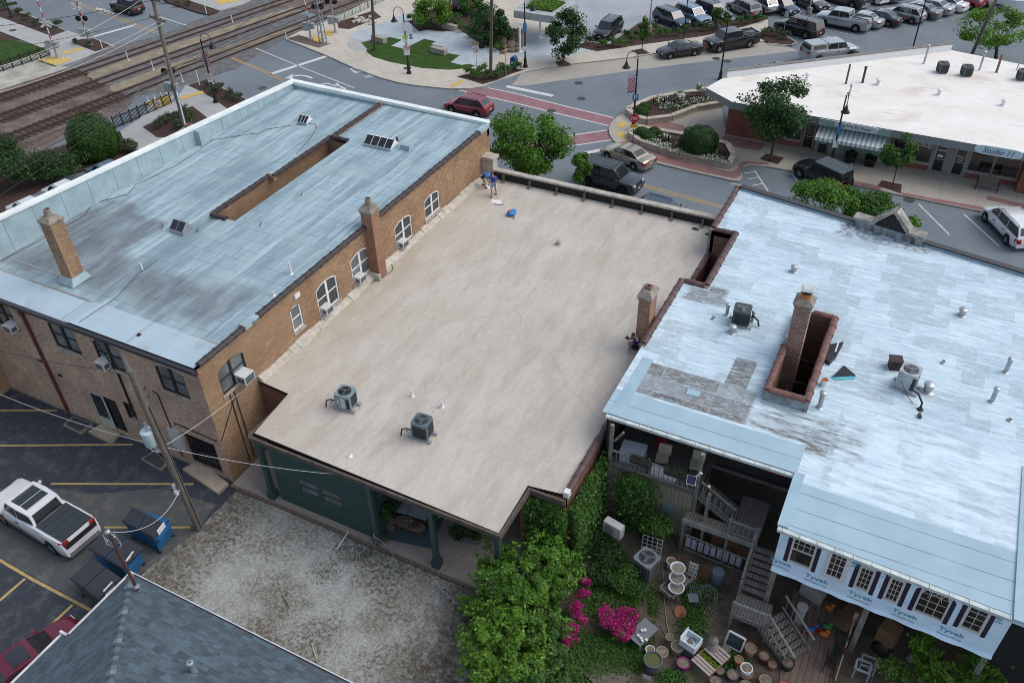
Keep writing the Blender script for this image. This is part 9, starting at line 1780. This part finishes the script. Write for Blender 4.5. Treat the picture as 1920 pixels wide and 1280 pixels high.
q=MB();q.ell((4.0,26.5,.9),(.5,.4,.25),12,7);tag(q.build('blue_tarp',flat('blue_tarp',(.02,.03,.12),.6),smooth=60),'crumpled dark blue tarp behind the large cardboard box','tarp')
q=MB();q.bx(.6,.95,24.2,24.5,.1,.9);q.lathe([(.2,.9),(.24,1.2),(.001,1.2)],14,0,(.78,24.35,0));tag(q.build('white_drum',flat('off_white_appliance',(.45,.45,.43))),'white drum under the stair beside the boardwalk','drum')
t=thing('tricycle','blue and red child tricycle parked beside the lower stair','tricycle',(1.35,24.0,0));q=MB();q.tube([(1.1,23.8,.3),(1.4,24.0,.45),(1.6,24.2,.6)],.035,6);q.ell((1.35,23.95,.5),(.16,.12,.06),10,6);q.build('frame',flat('toy_blue',(.02,.12,.42),.5),t);q=MB();q.bar((1.45,24.35,.75),(1.75,24.05,.75),.03);q.build('handlebar',M_blk,t)
for x,y in((1.0,23.65),(1.2,23.95),(1.62,24.22)):q=MB();M=Matrix.Rotation(math.pi/2,3,'X');q.lathe([(.08,-.03),(.16,-.03),(.16,.03),(.08,.03)],14,0,(x,y,.16),M);q.build('wheel',flat('toy_red',(.35,.02,.02),.5),t)
# ================================================================ finish
def split_loose(o):
    """separate pieces of one mesh become parts of their own"""
    me=o.data;bm=bmesh.new();bm.from_mesh(me);n=len(bm.verts);bm.verts.ensure_lookup_table();par=list(range(n))
    def fd(a):
        while par[a]!=a:par[a]=par[par[a]];a=par[a]
        return a
    for e in bm.edges:par[fd(e.verts[0].index)]=fd(e.verts[1].index)
    box={}
    for v in bm.verts:
        r=fd(v.index);c=box.setdefault(r,[list(v.co),list(v.co)])
        for k in range(3):c[0][k]=min(c[0][k],v.co[k]);c[1][k]=max(c[1][k],v.co[k])
    ks=list(box)
    for i,a in enumerate(ks):
        for b in ks[i+1:]:
            if all(box[a][0][k]<=box[b][1][k]+.03 and box[b][0][k]<=box[a][1][k]+.03 for k in range(3)):par[fd(a)]=fd(b)
    groups={}
    for v in bm.verts:groups.setdefault(fd(v.index),[]).append(v.index)
    bm.free();gs=list(groups.values())
    if not 1<len(gs)<40:return
    for i,g in enumerate(gs):
        b2=bmesh.new();b2.from_mesh(me if i else me.copy());b2.verts.ensure_lookup_table();gg=set(g)
        bmesh.ops.delete(b2,geom=[v for v in b2.verts if v.index not in gg],context='VERTS')
        m2=me.copy();b2.to_mesh(m2);b2.free();q=o.copy();q.data=m2;col.objects.link(q)
    bpy.data.objects.remove(o)
SPL=('brick_wall','edge_flashing','flashing_tape','pilaster','party_wall','coping_patch','wall_vent','wall_trim','scupper_patch','door_notice','parapet_cap','front_parapet','gutter','gable_cap','wrap_corner','arch_head','siding_wall','base_flashing','conduit','post','window_casing','panel_wall','bed_gap','service_box','meter_box','wall')
for o in list(bpy.data.objects):
    if o.type=='MESH' and o.parent and o.name.split('.')[0]in SPL and not o.children and o.parent.get('category')=='building':split_loose(o)
    elif o.type=='MESH' and o.parent and o.name.split('.')[0]in('leg','flashing_seam'):split_loose(o)
for o in list(bpy.data.objects):
    if '_o' in o:del o['_o']
